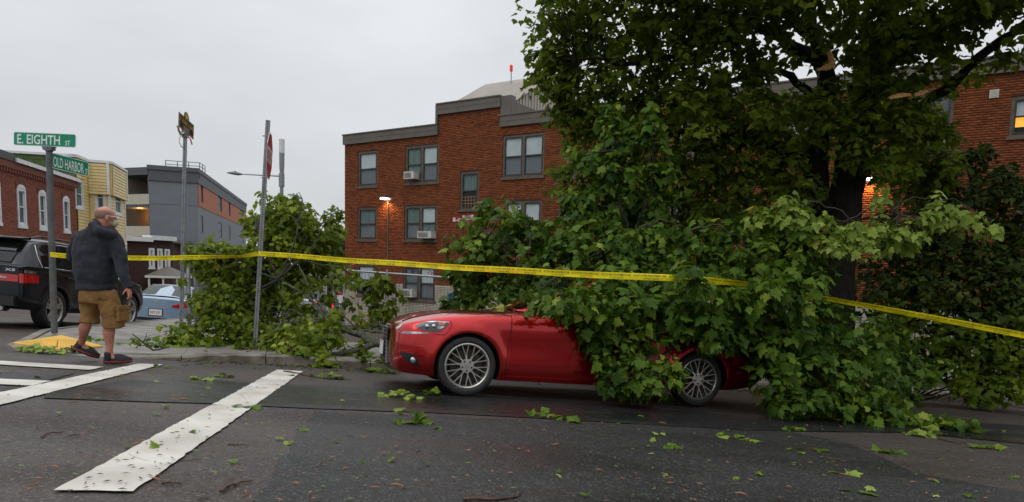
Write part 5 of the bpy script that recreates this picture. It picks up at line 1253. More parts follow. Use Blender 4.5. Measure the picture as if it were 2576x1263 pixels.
# which local side faces the camera
near = 1 if ((Mx @ Vector((2, 1, 0))) - CAM).length < ((Mx @ Vector((2, -1, 0))) - CAM).length else -1
SB.mesh('body', [M_blackp, M_black], SUV, n=110)
st = [(1.25, .82, 1.10, .74, 1.12), (1.7, .87, 1.10, .71, 1.40), (2.1, .885, 1.10, .71, 1.62), (2.6, .89, 1.11, .71, 1.69), (3.4, .89, 1.12, .71, 1.69), (3.9, .885, 1.13, .70, 1.66), (4.2, .88, 1.13, .70, 1.61), (4.42, .86, 1.13, .71, 1.39), (4.60, .82, 1.13, .76, 1.15)]
greenhouse(SUV, st, M_blackp, M_carglass, 'roof')
for sd_ in (-1, 1):
    for x0, x1 in ((1.75, 2.55), (2.62, 3.45), (3.52, 4.12)):
        gp = gpatch(SUV, st, x0, x1, .08, .90, side=sd_)
    mb = MB()
    for fz in (.05, .93):
        X = [s_[0] for s_ in st]; pts = []
        for x in np.linspace(1.72, 4.16, 24):
            wb, zb_, wt, zt = [np.interp(x, X, [s_[k] for s_ in st]) for k in (1, 2, 3, 4)]; mid = wb * .5 + wt * .5 + .012; yy = wb + (mid - wb) * fz * 2 if fz < .5 else mid + (wt - mid) * (fz - .5) * 2; pts.append(Vector((x, sd_ * (yy + .009), zb_ + (zt - .03 - zb_) * fz)))
        mb.tube(pts, .008, 6); e = pts[-1]
        if fz < .5: k0_ = e
        else: mb.tube([k0_, Vector((4.20, (k0_.y + e.y) / 2, (k0_.z + e.z) / 2)), e], .008, 6)
    mb.build('window_trim', M_chrome, SUV, world=False, smooth=60)
    mb = MB(); mb.tube([Vector((2.0, sd_ * .60, 1.70)), Vector((2.2, sd_ * .60, 1.745)), Vector((3.8, sd_ * .60, 1.745)), Vector((4.1, sd_ * .60, 1.68))], .02, 6); mb.build('roof_rail', M_black, SUV, world=False, smooth=60)
    mb = MB(); SB.line('', None, None, [(1.45, 1.05), (1.42, .8), (1.45, .42)], side=sd_, mb=mb); SB.line('', None, None, [(2.58, 1.08), (2.58, .42)], side=sd_, mb=mb); SB.line('', None, None, [(3.5, 1.1), (3.45, .85), (3.28, .62), (3.25, .42)], side=sd_, mb=mb); mb.build('panel_gap', M_seam, SUV, world=False)
    for xx in (2.42, 3.32): yy = SB.y(xx, .98); mb = MB(); mb.tube([Vector((xx - .1, sd_ * (yy + .005), .99)), Vector((xx - .07, sd_ * (yy + .04), .99)), Vector((xx + .07, sd_ * (yy + .04), .99)), Vector((xx + .1, sd_ * (yy + .005), .99))], .014, 6); mb.build('door_handle', M_blackp, SUV, world=False, smooth=60)
    SB.patch('tail_light', M_taill, SUV, [(4.30, .99), (4.664, 1.0)], [(4.26, .86), (4.664, .83)], .008, n=10, m=4, side=sd_)
    mb = MB(); y0, y1 = sd_ * .46, sd_ * .795; mb.obox((4.665, min(y0, y1), .85), (0, abs(y1 - y0), 0), (.02, 0, 0), (0, 0, .125)); tl_ = mb.build('tail_light', M_taill, SUV, world=False)
    mb = MB(); mb.obox((4.686, min(sd_ * .47, sd_ * .60), .90), (0, .13, 0), (.004, 0, 0), (0, 0, .035)); mb.build('reversing_light', M_lens, tl_, world=False)
    SB.patch('lamp_top', M_lens, SUV, [(4.36, 1.06), (4.6, 1.07)], [(4.31, 1.0), (4.6, 1.015)], .008, n=8, m=2, side=sd_)
    SB.patch('wheel_arch_trim', M_black, SUV, [(3.2, .47), (3.32, .47)], [(3.2, .38), (3.32, .38)], .006, n=4, m=2, side=sd_)
    for wx_ in (.88, 3.76): wheel(SUV, wx_, .375, sd_, .375, .262, .26, 5, mat('suv_alloy', (.5, .5, .5), rough=.3, metal=.8) if False else M_rimg, .925)
mb = MB(); mb.prism([Vector((x, -.58, z)) for x, z in ((4.44, 1.40), (4.30, 1.62), (4.30, 1.625), (4.45, 1.41))], (0, 1.16, 0)); mb.build('rear_window', M_carglass, SUV, world=False)
mb = MB(); mb.grid([[Vector((x, y, z)) for y in (-.6, -.3, 0, .3, .6)] for x, z in ((4.275, 1.62), (4.42, 1.42), (4.60, 1.20))]); mb.build('rear_window', M_carglass, SUV, world=False)
mb = MB(); mb.prism([Vector((x, -.6, z)) for x, z in ((4.02, 1.70), (4.48, 1.645), (4.47, 1.62), (4.1, 1.64))], (0, 1.2, 0)); mb.build('roof_spoiler', M_blackp, SUV, world=False)
mb = MB(); mb.box((4.66, 0, .50), (.16, 1.55, .17)); mb.box((4.66, 0, .36), (.10, 1.2, .1)); mb.build('rear_bumper', M_black, SUV, world=False)
for y in (.45, .56): mb = MB(); mb.tube([Vector((4.55, near * y, .36)), Vector((4.735, near * y, .36))], .038, 10); mb.build('exhaust_tip', M_chrome, SUV, world=False)
mb = MB(); fnx = lambda x, y: Vector((4.69, near * (.62 - x * 1), 1.035 + y)) if near > 0 else Vector((4.69, -.62 + x, 1.035 + y))
fnx = lambda x, y: Vector((4.682, x - .0, 1.035 + y))
put_text(mb, 'X5', fnx, .56, .74, 0, .045, .02); mb.build('badge', M_chrome, SUV, world=False)

# -- pale blue sedan seen from behind
M_blue = mat('pale blue metallic paint', (.24, .34, .44), (.22, .32, .42), rough=.3, metal=.4, coat=1, scale=2)
xs = [0, .1, .4, .95, 1.4, 2.2, 3.0, 3.8, 4.3, 4.75, 4.93, 5.0]; n_ = len(xs)
T = dict(z1=[.36, .28, .24, .22, .22, .22, .22, .22, .24, .28, .31, .38], w1=[.45, .65, .78, .82, .83, .83, .83, .83, .82, .80, .76, .62],
         z2=[.45, .42, .38, .36, .36, .36, .36, .36, .38, .40, .42, .44], w2=[.55, .76, .87, .90, .89, .89, .89, .90, .90, .88, .83, .74],
         z3=[.56, .58, .60, .60, .60, .60, .62, .62, .63, .63, .62, .60], w3=[.56, .77, .88, .915, .905, .905, .91, .915, .91, .885, .83, .76],
         z4=[.66, .70, .76, .82, .84, .86, .88, .90, .92, .92, .91, .88], w4=[.5, .7, .83, .88, .89, .895, .895, .895, .885, .85, .80, .74],
         z5=[.70, .76, .84, .92, .94, .95, .96, .98, 1.0, 1.01, 1.0, .96], w5=[.4, .58, .70, .77, .79, .80, .80, .80, .79, .75, .70, .66],
         z6=[.71, .78, .87, .96, .98, .97, .98, 1.0, 1.03, 1.04, 1.03, .98], w6=[0] * n_)
TB = Body(xs, T, [(.97, .33), (3.8, .33)], .38, .015)
hd = Vector((-.22, 1, 0)).normalized(); q = P(394, 762, 20.8); Mx = carmatrix(Vector((0, 0, 0)), hd); Z0 = Mx @ Vector((5.0, 0, .85)); oo = q - Z0; oo.z = min(G(oo.x, oo.y) + .01, oo.z)
gd = oo.z - G(oo.x, oo.y); Mx = carmatrix(oo, hd)
TY = thing('blue_sedan', 'pale blue sedan seen from behind, parked beyond the black SUV', 'car', M=Mx); TB.mesh('body', [M_blue, M_black], TY, n=110)
st = [(1.35, .74, .97, .66, .98), (1.8, .77, .96, .60, 1.2), (2.3, .79, .96, .59, 1.40), (2.9, .79, .97, .59, 1.455), (3.4, .78, .98, .585, 1.43), (3.9, .75, 1.0, .58, 1.28), (4.35, .72, 1.02, .62, 1.08), (4.45, .70, 1.03, .64, 1.05)]
greenhouse(TY, st, M_blue, M_carglass, 'roof')
M_rearg = glassmat('pale reflecting rear glass', (.35, .4, .38), .4, .06)
mb = MB(); mb.grid([[Vector((x, y, z + .035)) for y in (-w_, -w_ * .5, 0, w_ * .5, w_)] for x, w_, z in ((3.45, .56, 1.41), (3.9, .60, 1.27), (4.35, .66, 1.07))]); mb.build('rear_window', M_rearg, TY, world=False, smooth=60)
for sd_ in (-1, 1):
    for x0, x1 in ((1.85, 2.65), (2.72, 3.6)): gpatch(TY, st, x0, x1, .08, .9, side=sd_)
    TB.patch('tail_light', M_taill, TY, [(4.62, .90), (4.9, .925), (4.97, .92)], [(4.62, .87), (4.8, .80), (4.97, .74)], .008, n=8, m=4, side=sd_)
    mb = MB(); mb.prism([Vector((4.985, sd_ * y, z)) for y, z in ((.74, .90), (.46, .80), (.43, .755), (.55, .74), (.76, .74))], (.03, 0, 0)); mb.build('tail_light', M_taill, TY, world=False)
    for wx_ in (.97, 3.8): wheel(TY, wx_, .33, sd_, .33, .22, .22, 5, M_rimg, .89)
mb = MB(); mb.box((4.99, 0, .52), (.12, 1.62, .26)); mb.build('rear_bumper', M_blue, TY, world=False); mb = MB(); mb.box((4.97, 0, .34), (.1, 1.5, .12)); mb.build('bumper_valance', M_black, TY, world=False)
mb = MB(); mb.box((5.06, 0, .56), (.012, .36, .18)); npl = mb.build('number_plate', M_platew, TY, world=False); mb = MB(); put_text(mb, 'BZS 297', lambda x, y: Vector((5.068, x, y)), -.15, .15, .52, .60, .02); o_ = mb.build('lettering', M_prred, npl, world=False)
mb = MB(); mb.box((5.055, 0, .56), (.01, .42, .22)); mb.build('plate_holder', M_black, TY, world=False)
mb = MB(); mb.ring((5.0, 0, .91), (1, 0, 0), .052, .062, .012, 20); mb.ring((5.0, 0, .91), (1, 0, 0), .022, .030, .012, 14); mb.box((5.006, 0, .935), (.012, .075, .01)); mb.build('badge', M_chrome, TY, world=False)
mb = MB(); put_text(mb, 'AVALON', lambda x, y: Vector((5.002, x, y)), -.28, .28, .79, .825, .01); mb.build('model_lettering', M_chrome, TY, world=False)
mb = MB(); mb.tube([Vector((4.9, .55, .30)), Vector((5.05, .55, .29))], .035, 10); mb.build('exhaust_tip', M_steel_dark, TY, world=False)
# ------------------------------------------------------------------ the man
DM = GP(283, 917).y
c_ = Vector((-P(283, 700, DM).x, -DM, 0)).normalized(); e_ = Vector((-c_.y, c_.x, 0)); e_ = e_ if e_.x > 0 else -e_; up = Vector((0, 0, 1))
f_ = (-.80 * c_ + .60 * e_).normalized(); r_ = Vector((f_.y, -f_.x, 0))
Q = lambda u, v, dd=0.: P(u, v, DM + dd)
MAN = thing('person', 'balding man in dark hoodie, khaki cargo shorts and face mask walking past with a tablet', 'person', GP(260, 917))
def remesh(mb, name, mats, parent, voxel, smooth=6, disp=None, its=.5):
    me = mb.mesh(name, mats, MW[parent.name].inverted()); ob = bpy.data.objects.new(name, me); C.objects.link(ob)
    m = ob.modifiers.new('r', 'REMESH'); m.mode = 'VOXEL'; m.voxel_size = voxel; m.use_smooth_shade = True
    s = ob.modifiers.new('s', 'SMOOTH'); s.factor = its; s.iterations = smooth
    for i, (st_, sz) in enumerate(disp or []):
        tx = bpy.data.textures.new('folds', 'CLOUDS'); tx.noise_scale = sz; tx.noise_depth = 2; d = ob.modifiers.new('d%d' % i, 'DISPLACE'); d.texture = tx; d.strength = st_; d.mid_level = .5
    bpy.context.view_layer.update(); dg = bpy.context.evaluated_depsgraph_get(); me2 = bpy.data.meshes.new_from_object(ob.evaluated_get(dg)); bpy.data.objects.remove(ob)
    me2.name = name; me2.materials.clear(); me2.materials.append(mats if not isinstance(mats, list) else mats[0]); me2.polygons.foreach_set('use_smooth', [True] * len(me2.polygons))
    o = bpy.data.objects.new(name, me2); C.objects.link(o); o.parent = parent; MW[o.name] = MW[parent.name]; return o
def limb(mb, pts, rs, n=14):
    pts = [Vector(p) for p in pts]; mb.tube(pts, rs, n)
    for p, q_ in zip(pts, rs): mb.ell(p, (q_, q_, q_), n=12, m=8)
def loft(mb, rows, ax=None, n=24, pw=2.3):   # rows: centre, half width along r_, half depth along f_, yaw
    R_ = []
    for row in rows:
        c, a, b = row[:3]; yaw = row[3] if len(row) > 3 else 0; rr = r_ * math.cos(yaw) + f_ * math.sin(yaw); ff = f_ * math.cos(yaw) - r_ * math.sin(yaw); R_.append([c + rr * (a * math.copysign(abs(math.cos(t)) ** (2 / pw), math.cos(t))) + ff * (b * math.copysign(abs(math.sin(t)) ** (2 / pw), math.sin(t))) for t in [2 * math.pi * k / n for k in range(n)]])
    mb.grid(R_, close=True); mb.add(R_[0], [tuple(range(n))[::-1]]); mb.add(R_[-1], [tuple(range(n))])
M_skin = mat('skin', (.50, .22, .15), (.42, .16, .10), rough=.5, scale=9, subs=.15)
M_hood = mat('charcoal fleece', (.034, .037, .048), (.022, .024, .032), rough=.95, spec=.2, scale=14, bump=.6, bscale=240, sheen=.06)
M_khaki = mat('khaki cotton', (.235, .125, .035), (.19, .098, .026), rough=.85, scale=6, bump=.5, bscale=180)
M_shoe = mat('black shoe mesh', (.014, .015, .018), rough=.7, bump=.4, bscale=200); M_shoered = mat('red shoe stripe', (.42, .03, .02), rough=.5)
M_mask = mat('pale green mask cloth', (.42, .47, .28), (.36, .40, .24), rough=.85, scale=10)
M_hair = mat('short grey brown hair', (.19, .10, .065), (.26, .16, .11), rough=.8, scale=60)
sk = MB()
rk, ra = Q(276, 812), Q(275, 890); lk, la = Q(222, 802, .02), Q(203, 868, .14)
rh, lh = Q(272, 735, -.02), Q(228, 735, .05)
limb(sk, [rh, rk, rk.lerp(ra, .32) - f_ * .015, rk.lerp(ra, .7), ra], [.082, .064, .064, .042, .036]); limb(sk, [lh, lk, lk.lerp(la, .32) - f_ * .015, lk.lerp(la, .7), la], [.082, .062, .062, .042, .036])
limb(sk, [ra, ra - up * .05 + e_ * .03, ra - up * .07 + e_ * .12], [.038, .04, .03]); limb(sk, [la, la - up * .045 + e_ * .05, la - up * .085 + e_ * .13], [.038, .04, .03])
limb(sk, [Q(250, 725), Q(248, 650), Q(248, 600), Q(262, 572), Q(266, 550)], [.115, .12, .12, .062, .06])
# head: turned to the right of the picture
hc = Q(267, 547); hf = (.93 * e_ - .30 * c_).normalized(); hf = (hf - up * .10).normalized(); hr = hf.cross(up).normalized(); hu = hr.cross(hf)
HM = Matrix((hf, hr, hu)).transposed()
Hd = lambda a, b, c: hc + hf * a + hr * b + hu * c
sk.ell(Hd(-.012, 0, .022), (.102, .078, .095), HM, 20, 14); sk.ell(Hd(.035, 0, -.045), (.062, .060, .072), HM, 16, 12); sk.ell(Hd(.045, 0, .005), (.055, .062, .07), HM, 16, 12)
sk.ell(Hd(.106, 0, -.018), (.017, .013, .018), HM, 10, 8); sk.tube([Hd(.09, 0, .022), Hd(.108, 0, -.012)], [.009, .014], 8)
sk.ell(Hd(.085, 0, .036), (.014, .05, .010), HM, 10, 8)
for s_ in (-1, 1): sk.ell(Hd(-.012, s_ * .078, -.012), (.020, .009, .033), HM, 10, 8); sk.ell(Hd(.062, s_ * .032, -.018), (.02, .02, .016), HM, 8, 6)
limb(sk, [Hd(-.03, 0, -.05), Q(258, 578)], [.064, .075])
# right hand, relaxed, and left hand hidden in front holding the tablet
def hand(mb, wrist, dirv, palm_n, thumb_side, curl=.5, sc=1.0):
    d = dirv.normalized(); s_ = palm_n.cross(d).normalized() * thumb_side; pn = palm_n.normalized(); pc = wrist + d * .05 * sc
    Mh = Matrix((s_, pn, d)).transposed(); mb.ell(pc, (.040 * sc, .017 * sc, .055 * sc), Mh, 14, 10)
    for k, (o, ln) in enumerate(((.027, .068), (.009, .076), (-.009, .070), (-.026, .055))):
        b = wrist + d * .09 * sc + s_ * o * sc; a1 = curl * (.7 + .12 * k); p1 = b + (d * math.cos(a1 * .5) + pn * math.sin(a1 * .5)) * ln * .45 * sc; p2 = p1 + (d * math.cos(a1 * 1.4) + pn * math.sin(a1 * 1.4)) * ln * .32 * sc; p3 = p2 + (d * math.cos(a1 * 2.2) + pn * math.sin(a1 * 2.2)) * ln * .25 * sc
        limb(mb, [b - d * .02, p1, p2, p3], [.0098 * sc, .0092 * sc, .0085 * sc, .0072 * sc], 8)
    b = wrist + d * .025 * sc + s_ * .03 * sc; limb(mb, [b, b + (d * .6 + s_ * .6 + pn * .3) * .04 * sc, b + (d * .95 + s_ * .45 + pn * .6) * .07 * sc], [.013 * sc, .0115 * sc, .0088 * sc], 8)
rs_, re_, rw_ = Q(287, 606, -.02), Q(303, 668, -.1), Q(322, 722, -.16)
limb(sk, [rs_, re_, rw_], [.055, .043, .028]); hand(sk, rw_ + (rw_ - re_).normalized() * .005, (rw_ - re_) + Vector((-.01, 0, -.05)), -c_ * .6 - e_ * .8, 1, .75)
ls_, le_, lw_ = Q(202, 598, .05), Q(181, 648, .12), Q(262, 642, .48)
limb(sk, [ls_, le_, lw_], [.055, .043, .028]); hand(sk, lw_, (lw_ - le_), up, 1, .4)
remesh(sk, 'body', M_skin, MAN, .0075, 5)
# hoodie
hb = MB(); W_ = lambda u, v, a, b, dd=0, yw=0: (Q(u, v, dd), a, b, yw)
loft(hb, [W_(244, 722, .198, .165), W_(243, 700, .214, .19), W_(241, 665, .228, .20), W_(240, 630, .245, .185), W_(245, 604, .25, .16), W_(249, 584, .215, .135), W_(256, 569, .12, .10)])
limb(hb, [Q(286, 604, -.03), Q(301, 640, -.07), Q(306, 672, -.1), Q(316, 704, -.15), Q(322, 719, -.16)], [.092, .080, .066, .055, .044]); limb(hb, [Q(206, 602, .04), Q(188, 630, .08), Q(184, 646, .12), Q(222, 650, .34), Q(255, 643, .46)], [.098, .082, .072, .062, .048])
# hood lying on the back
limb(hb, [Q(246, 558, -.05), Q(236, 570, -.13), Q(250, 582, -.18), Q(272, 588, -.16), Q(288, 590, -.06)], [.042, .055, .060, .052, .04]); limb(hb, [Q(243, 556, -.02), Q(241, 565, .05), Q(266, 580, .12), Q(288, 588, .05)], [.04, .04, .04, .035])
hd_ = remesh(hb, 'hoodie', M_hood, MAN, .0125, 7, [(.030, .14), (.016, .05)])
hb = MB(); loft(hb, [W_(244, 730, .202, .168), W_(244, 728, .211, .176), W_(244, 716, .211, .176), W_(244, 714, .202, .168)]); hb.build('hem_band', M_hood, hd_, smooth=60)
hb = MB(); hb.tube([Q(318, 712, -.155), Q(324, 725, -.162)], [.054, .047], 14); hb.build('cuff', M_hood, hd_, smooth=60)
# shorts
sb = MB(); loft(sb, [W_(246, 718, .19, .155), W_(247, 740, .20, .165), W_(250, 762, .21, .16)])
limb(sb, [Q(271, 748, -.03), Q(278, 775, -.03), Q(284, 800, -.02)], [.112, .112, .108], 18); limb(sb, [Q(229, 748, .05), Q(226, 775, .05), Q(226, 795, .05)], [.108, .104, .098], 18)
sb.tube([Q(285, 800, -.02), Q(287, 824, -.01)], [.112, .118], 20); sb.tube([Q(226, 792, .05), Q(226, 814, .045)], [.10, .106], 20)
sh = remesh(sb, 'cargo_shorts', M_khaki, MAN, .0125, 5, [(.028, .10), (.012, .03)])
pk = MB(); pn_ = (c_ * .75 + e_ * .66).normalized(); ps = pn_.cross(up).normalized(); ps = ps if ps.dot(e_) > 0 else -ps
b0_ = Q(291, 787, -.03) + pn_ * .108; T_ = Matrix((ps, pn_, up)).transposed(); pk.box(b0_ - up * .01, (.15, .035, .155), T_, taper=.94); pk.box(b0_ + up * .066 + pn_ * .008, (.162, .035, .05), T_); pk.box(b0_ - up * .02 + pn_ * .018, (.03, .012, .13), T_)
remesh(pk, 'cargo_pocket', M_khaki, sh, .007, 3, [(.012, .04)])
bp_ = MB(); b1_ = Q(246, 742, 0) + c_ * .205; T2_ = Matrix((e_, c_, up)).transposed(); bp_.box(b1_ + e_ * .02, (.135, .014, .012), T2_); bp_.box(b1_ + e_ * .02 - up * .02, (.14, .010, .035), T2_); bp_.build('back_pocket_flap', M_khaki, sh)
bb = MB(); bb.disc(b1_ + e_ * .02 - up * .026 + c_ * .006, c_, .009, .006, 10); bb.build('button', M_black, sh)
# shoes
def shoe(ank, toe_dir, pitch, nm='shoe'):
    td = (toe_dir * math.cos(pitch) - up * math.sin(pitch)).normalized(); sd = td.cross(up).normalized(); un = sd.cross(td); o = ank - un * .082; F_ = lambda a, b, c: o + td * a + sd * b + un * c; mb = MB()
    n = 20
    def outline(z, g, lift=0):
        pts = []
        for k in range(n):
            t = 2 * math.pi * k / n; a = .085 + (.145) * math.cos(t); wv = (.036 + .014 * math.sin(max(0, min(1, (a + .06) / .3)) * 2.2)); pts.append(F_(a * (1 - g * .2) + g * .01, wv * math.sin(t) * (1 - g), z + lift * max(0, (a - .12) / .11) ** 2))
        return pts
    mb.grid([outline(.026, .0, .012), outline(.055, .06, .01), outline(.08, .30, -.012), outline(.10, .62, -.035), outline(.108, .85, -.05)], close=True); mb.add(outline(.108, .85, -.05), [tuple(range(n))])
    limb(mb, [F_(.0, 0, .06), F_(-.01, 0, .105)], [.043, .045], 12)
    so_ = mb.build(nm, M_shoe, MAN, smooth=60)
    mb = MB(); mb.grid([outline(.0, .05, .014), outline(.004, -.04, .014), outline(.026, -.04, .012), outline(.0265, .05, .012)], close=True, flip=False); mb.add(outline(.0, .05, .014), [tuple(range(n))[::-1]]); mb.build('sole', M_shoe, so_, smooth=50)
    mb = MB(); o1, o2 = outline(.019, -.055, .012), outline(.028, -.05, .012); mb.grid([o1, o2], close=True); mb.build('sole_stripe', M_shoered, so_)
rt_ = ra.copy(); gz = G(ra.x, ra.y); shoe(Vector((ra.x, ra.y, gz + .092)), e_, R(2)); shoe(Vector((la.x, la.y, max(la.z, G(la.x, la.y) + .15))) - e_ * .0, e_, R(27))
# mask, glasses, hair
mk = MB(); mk.ell(Hd(.073, 0, -.052), (.050, .058, .052), HM, 18, 12); mk.tube([Hd(.10, 0, -.018), Hd(.112, 0, -.03), Hd(.105, 0, -.06)], [.016, .022, .025], 10); mko = mk.build('face_mask', M_mask, MAN, smooth=70)
for s_ in (-1, 1):
    mb = MB(); mb.tube([Hd(.075, s_ * .054, -.022), Hd(.03, s_ * .072, .0), Hd(-.018, s_ * .082, .018)], .0022, 5); mb.tube([Hd(.065, s_ * .054, -.078), Hd(.03, s_ * .068, -.06), Hd(-.02, s_ * .083, -.03)], .0022, 5); mb.build('ear_loop', M_white, mko)
gl = MB()
for s_ in (-1, 1):
    gl.tube([Hd(.098, s_ * .064, .016), Hd(.03, s_ * .080, .016), Hd(-.02, s_ * .083, .012)], .002, 5)
    pts = [Hd(.104, s_ * (.034 + .026 * math.cos(t)), .010 + .016 * math.sin(t)) for t in [2 * math.pi * k / 12 for k in range(13)]]; gl.tube(pts, .0018, 5)
gl.tube([Hd(.108, -.01, .014), Hd(.108, .01, .014)], .002, 5); glo = gl.build('glasses', M_chrome, MAN)
mb = MB()
for s_ in (-1, 1): mb.add([Hd(.104, s_ * (.034 + .025 * math.cos(t)), .010 + .015 * math.sin(t)) for t in [2 * math.pi * k / 12 for k in range(12)]], [tuple(range(12))])
mb.build('lens', M_glass, glo)
hv, hfv = [], []
hm = MB(); rows = []
for i in range(13):
    th = R(70) + (R(220)) * i / 12; row = []
    for j in range(7):
        ph = R(62) + R(58) * j / 6; x = math.sin(ph) * math.cos(th); y = math.sin(ph) * math.sin(th); z = math.cos(ph); k_ = 1.028 - .03 * (j == 0) - .03 * (j == 6) - .03 * (i in (0, 12)); row.append(Hd(-.012 + .102 * x * k_, .078 * y * k_, .022 + .095 * z * k_))
    rows.append(row)
hm.grid(rows); hm.build('hair', M_hair, MAN, smooth=80)
# tablet
tq = [Q(262, 606, .34), Q(320, 612, .30), Q(301, 634, .22), Q(246, 628, .26)]; TB_ = thing('tablet', 'white tablet held in front of the man in the dark hoodie', 'tablet', tq[0])
mb = MB(); nn_ = (tq[1] - tq[0]).cross(tq[3] - tq[0]).normalized(); nn_ = nn_ if nn_.z > 0 else -nn_; mb.prism(tq, -nn_ * .009); mb.build('case', M_white, TB_); ct = sum(tq, Vector()) / 4
mb = MB(); mb.add([ct + (p_ - ct) * .88 + nn_ * .001 for p_ in tq], [(0, 1, 2, 3)]); mb.build('screen', mat('tablet screen', (.05, .07, .09), rough=.08), TB_)

# ------------------------------------------------------------------ leaves
H_ = [(0, 0), (.15, -.12), (.40, -.12), (.36, .06), (.64, .26), (.60, .34), (.40, .36), (.42, .58), (.22, .56), (.20, .78), (0, 1.0)]
out_ = H_ + [(-x, y) for x, y in H_[::-1][1:-1]]
LV = np.array([(0, .34, 0.)] + [(x, y, 0.) for x, y in out_]); LV[:, 2] = -.28 * np.abs(LV[:, 0]) ** 1.3 - .22 * np.clip(LV[:, 1] - .3, 0, 1) ** 2 + .04; LV[:, 0] *= .92; LV[:, 1] -= .05
k_ = len(out_); LF = np.array([(0, 1 + i, 1 + (i + 1) % k_) for i in range(k_)])[:, ::-1]
PV = np.array([(-.012, -.02, 0), (.012, -.02, 0), (0, -.55, .10)]); PF = np.array([(0, 1, 2)])
LVn = np.vstack([LV, PV]); LFn = np.vstack([LF, PF + len(LV)])
O2 = [(0, 0), (.38, -.08), (.6, .3), (.36, .42), (0, 1), (-.36, .42), (-.6, .3), (-.38, -.08)]
LV2 = np.array([(x, y, -.3 * abs(x)) for x, y in O2]); LF2 = np.array([(0, 1, 2), (0, 2, 3), (0, 3, 4), (0, 4, 5), (0, 5, 6), (0, 6, 7)])[:, ::-1]
def norm(a): return a / np.maximum(np.linalg.norm(a, axis=1, keepdims=True), 1e-9)
def frames(tip, nrm):
    tip = norm(tip); nrm = nrm - tip * (nrm * tip).sum(1, keepdims=True); nrm = norm(nrm); side_ = np.cross(tip, nrm); return np.stack([side_, tip, nrm], 2)   # columns
def leafmesh(name, pos, tip, nrm, size, tint, mt, parent, lod=0):
    TV, TF = (LVn, LFn) if lod == 0 else (LV2, LF2); Rm = frames(tip, nrm); n = len(pos); k = len(TV)
    cz = rng.uniform(.2, 1.9, n)[:, None]; cx = rng.uniform(.8, 1.1, n)[:, None]
    tv = np.repeat(TV[None], n, 0); tv[:, :, 2] *= cz; tv[:, :, 0] *= cx
    V = np.einsum('nij,nkj->nki', Rm, tv) * size[:, None, None] + pos[:, None]; F_ = (np.arange(n)[:, None, None] * k + TF[None]).reshape(-1, 3)
    o = tris(name, V.reshape(-1, 3), F_, mt, parent, tint=np.repeat(tint, k)); return o
_lt = {}
def leaf_templates(mt):
    if mt.name in _lt: return _lt[mt.name]
    L = []
    for tv in (.15, .35, .5, .65, .85):
        for cz in (.5, 1.4):
            me = bpy.data.meshes.new('leaf'); V = LVn.copy(); V[:, 2] *= cz; me.from_pydata(V.tolist(), [], LFn.tolist()); me.materials.append(mt); a = me.attributes.new('tint', 'FLOAT', 'POINT'); a.data.foreach_set('value', [tv] * len(V)); L.append(me)
    _lt[mt.name] = L; return L
def put_leaves(parent, pos, tip, nrm, size, tint, mt, single=300, lod=0):
    n = len(pos); sel = np.zeros(n, bool)
    if single:
        uv = np.array([proj(p) for p in pos]); key = np.linalg.norm(pos - np.array(CAM), axis=1) / size * (1 + .0 * size); inn = (uv[:, 0] > 0) & (uv[:, 0] < 2576) & (uv[:, 1] > 0) & (uv[:, 1] < 1263); key[~inn] = 1e9; sel[np.argsort(key)[:single]] = True; sel &= key < 1e8
        T_ = leaf_templates(mt); Rm = frames(tip[sel], nrm[sel]); inv = MW[parent.name].inverted()
        for i, R_ in zip(np.nonzero(sel)[0], Rm):
            o = bpy.data.objects.new('leaf', T_[min(int(tint[i] * 5), 4) * 2 + rnd.randint(0, 1)]); C.objects.link(o); o.parent = parent
            M_ = Matrix(R_.tolist()).to_4x4(); o.matrix_local = inv @ Matrix.Translation(pos[i].tolist()) @ M_ @ Matrix.Scale(float(size[i]), 4)
    if (~sel).any(): o = leafmesh('foliage', pos[~sel], tip[~sel], nrm[~sel], size[~sel], tint[~sel], mt, parent, lod); o['kind'] = 'stuff'
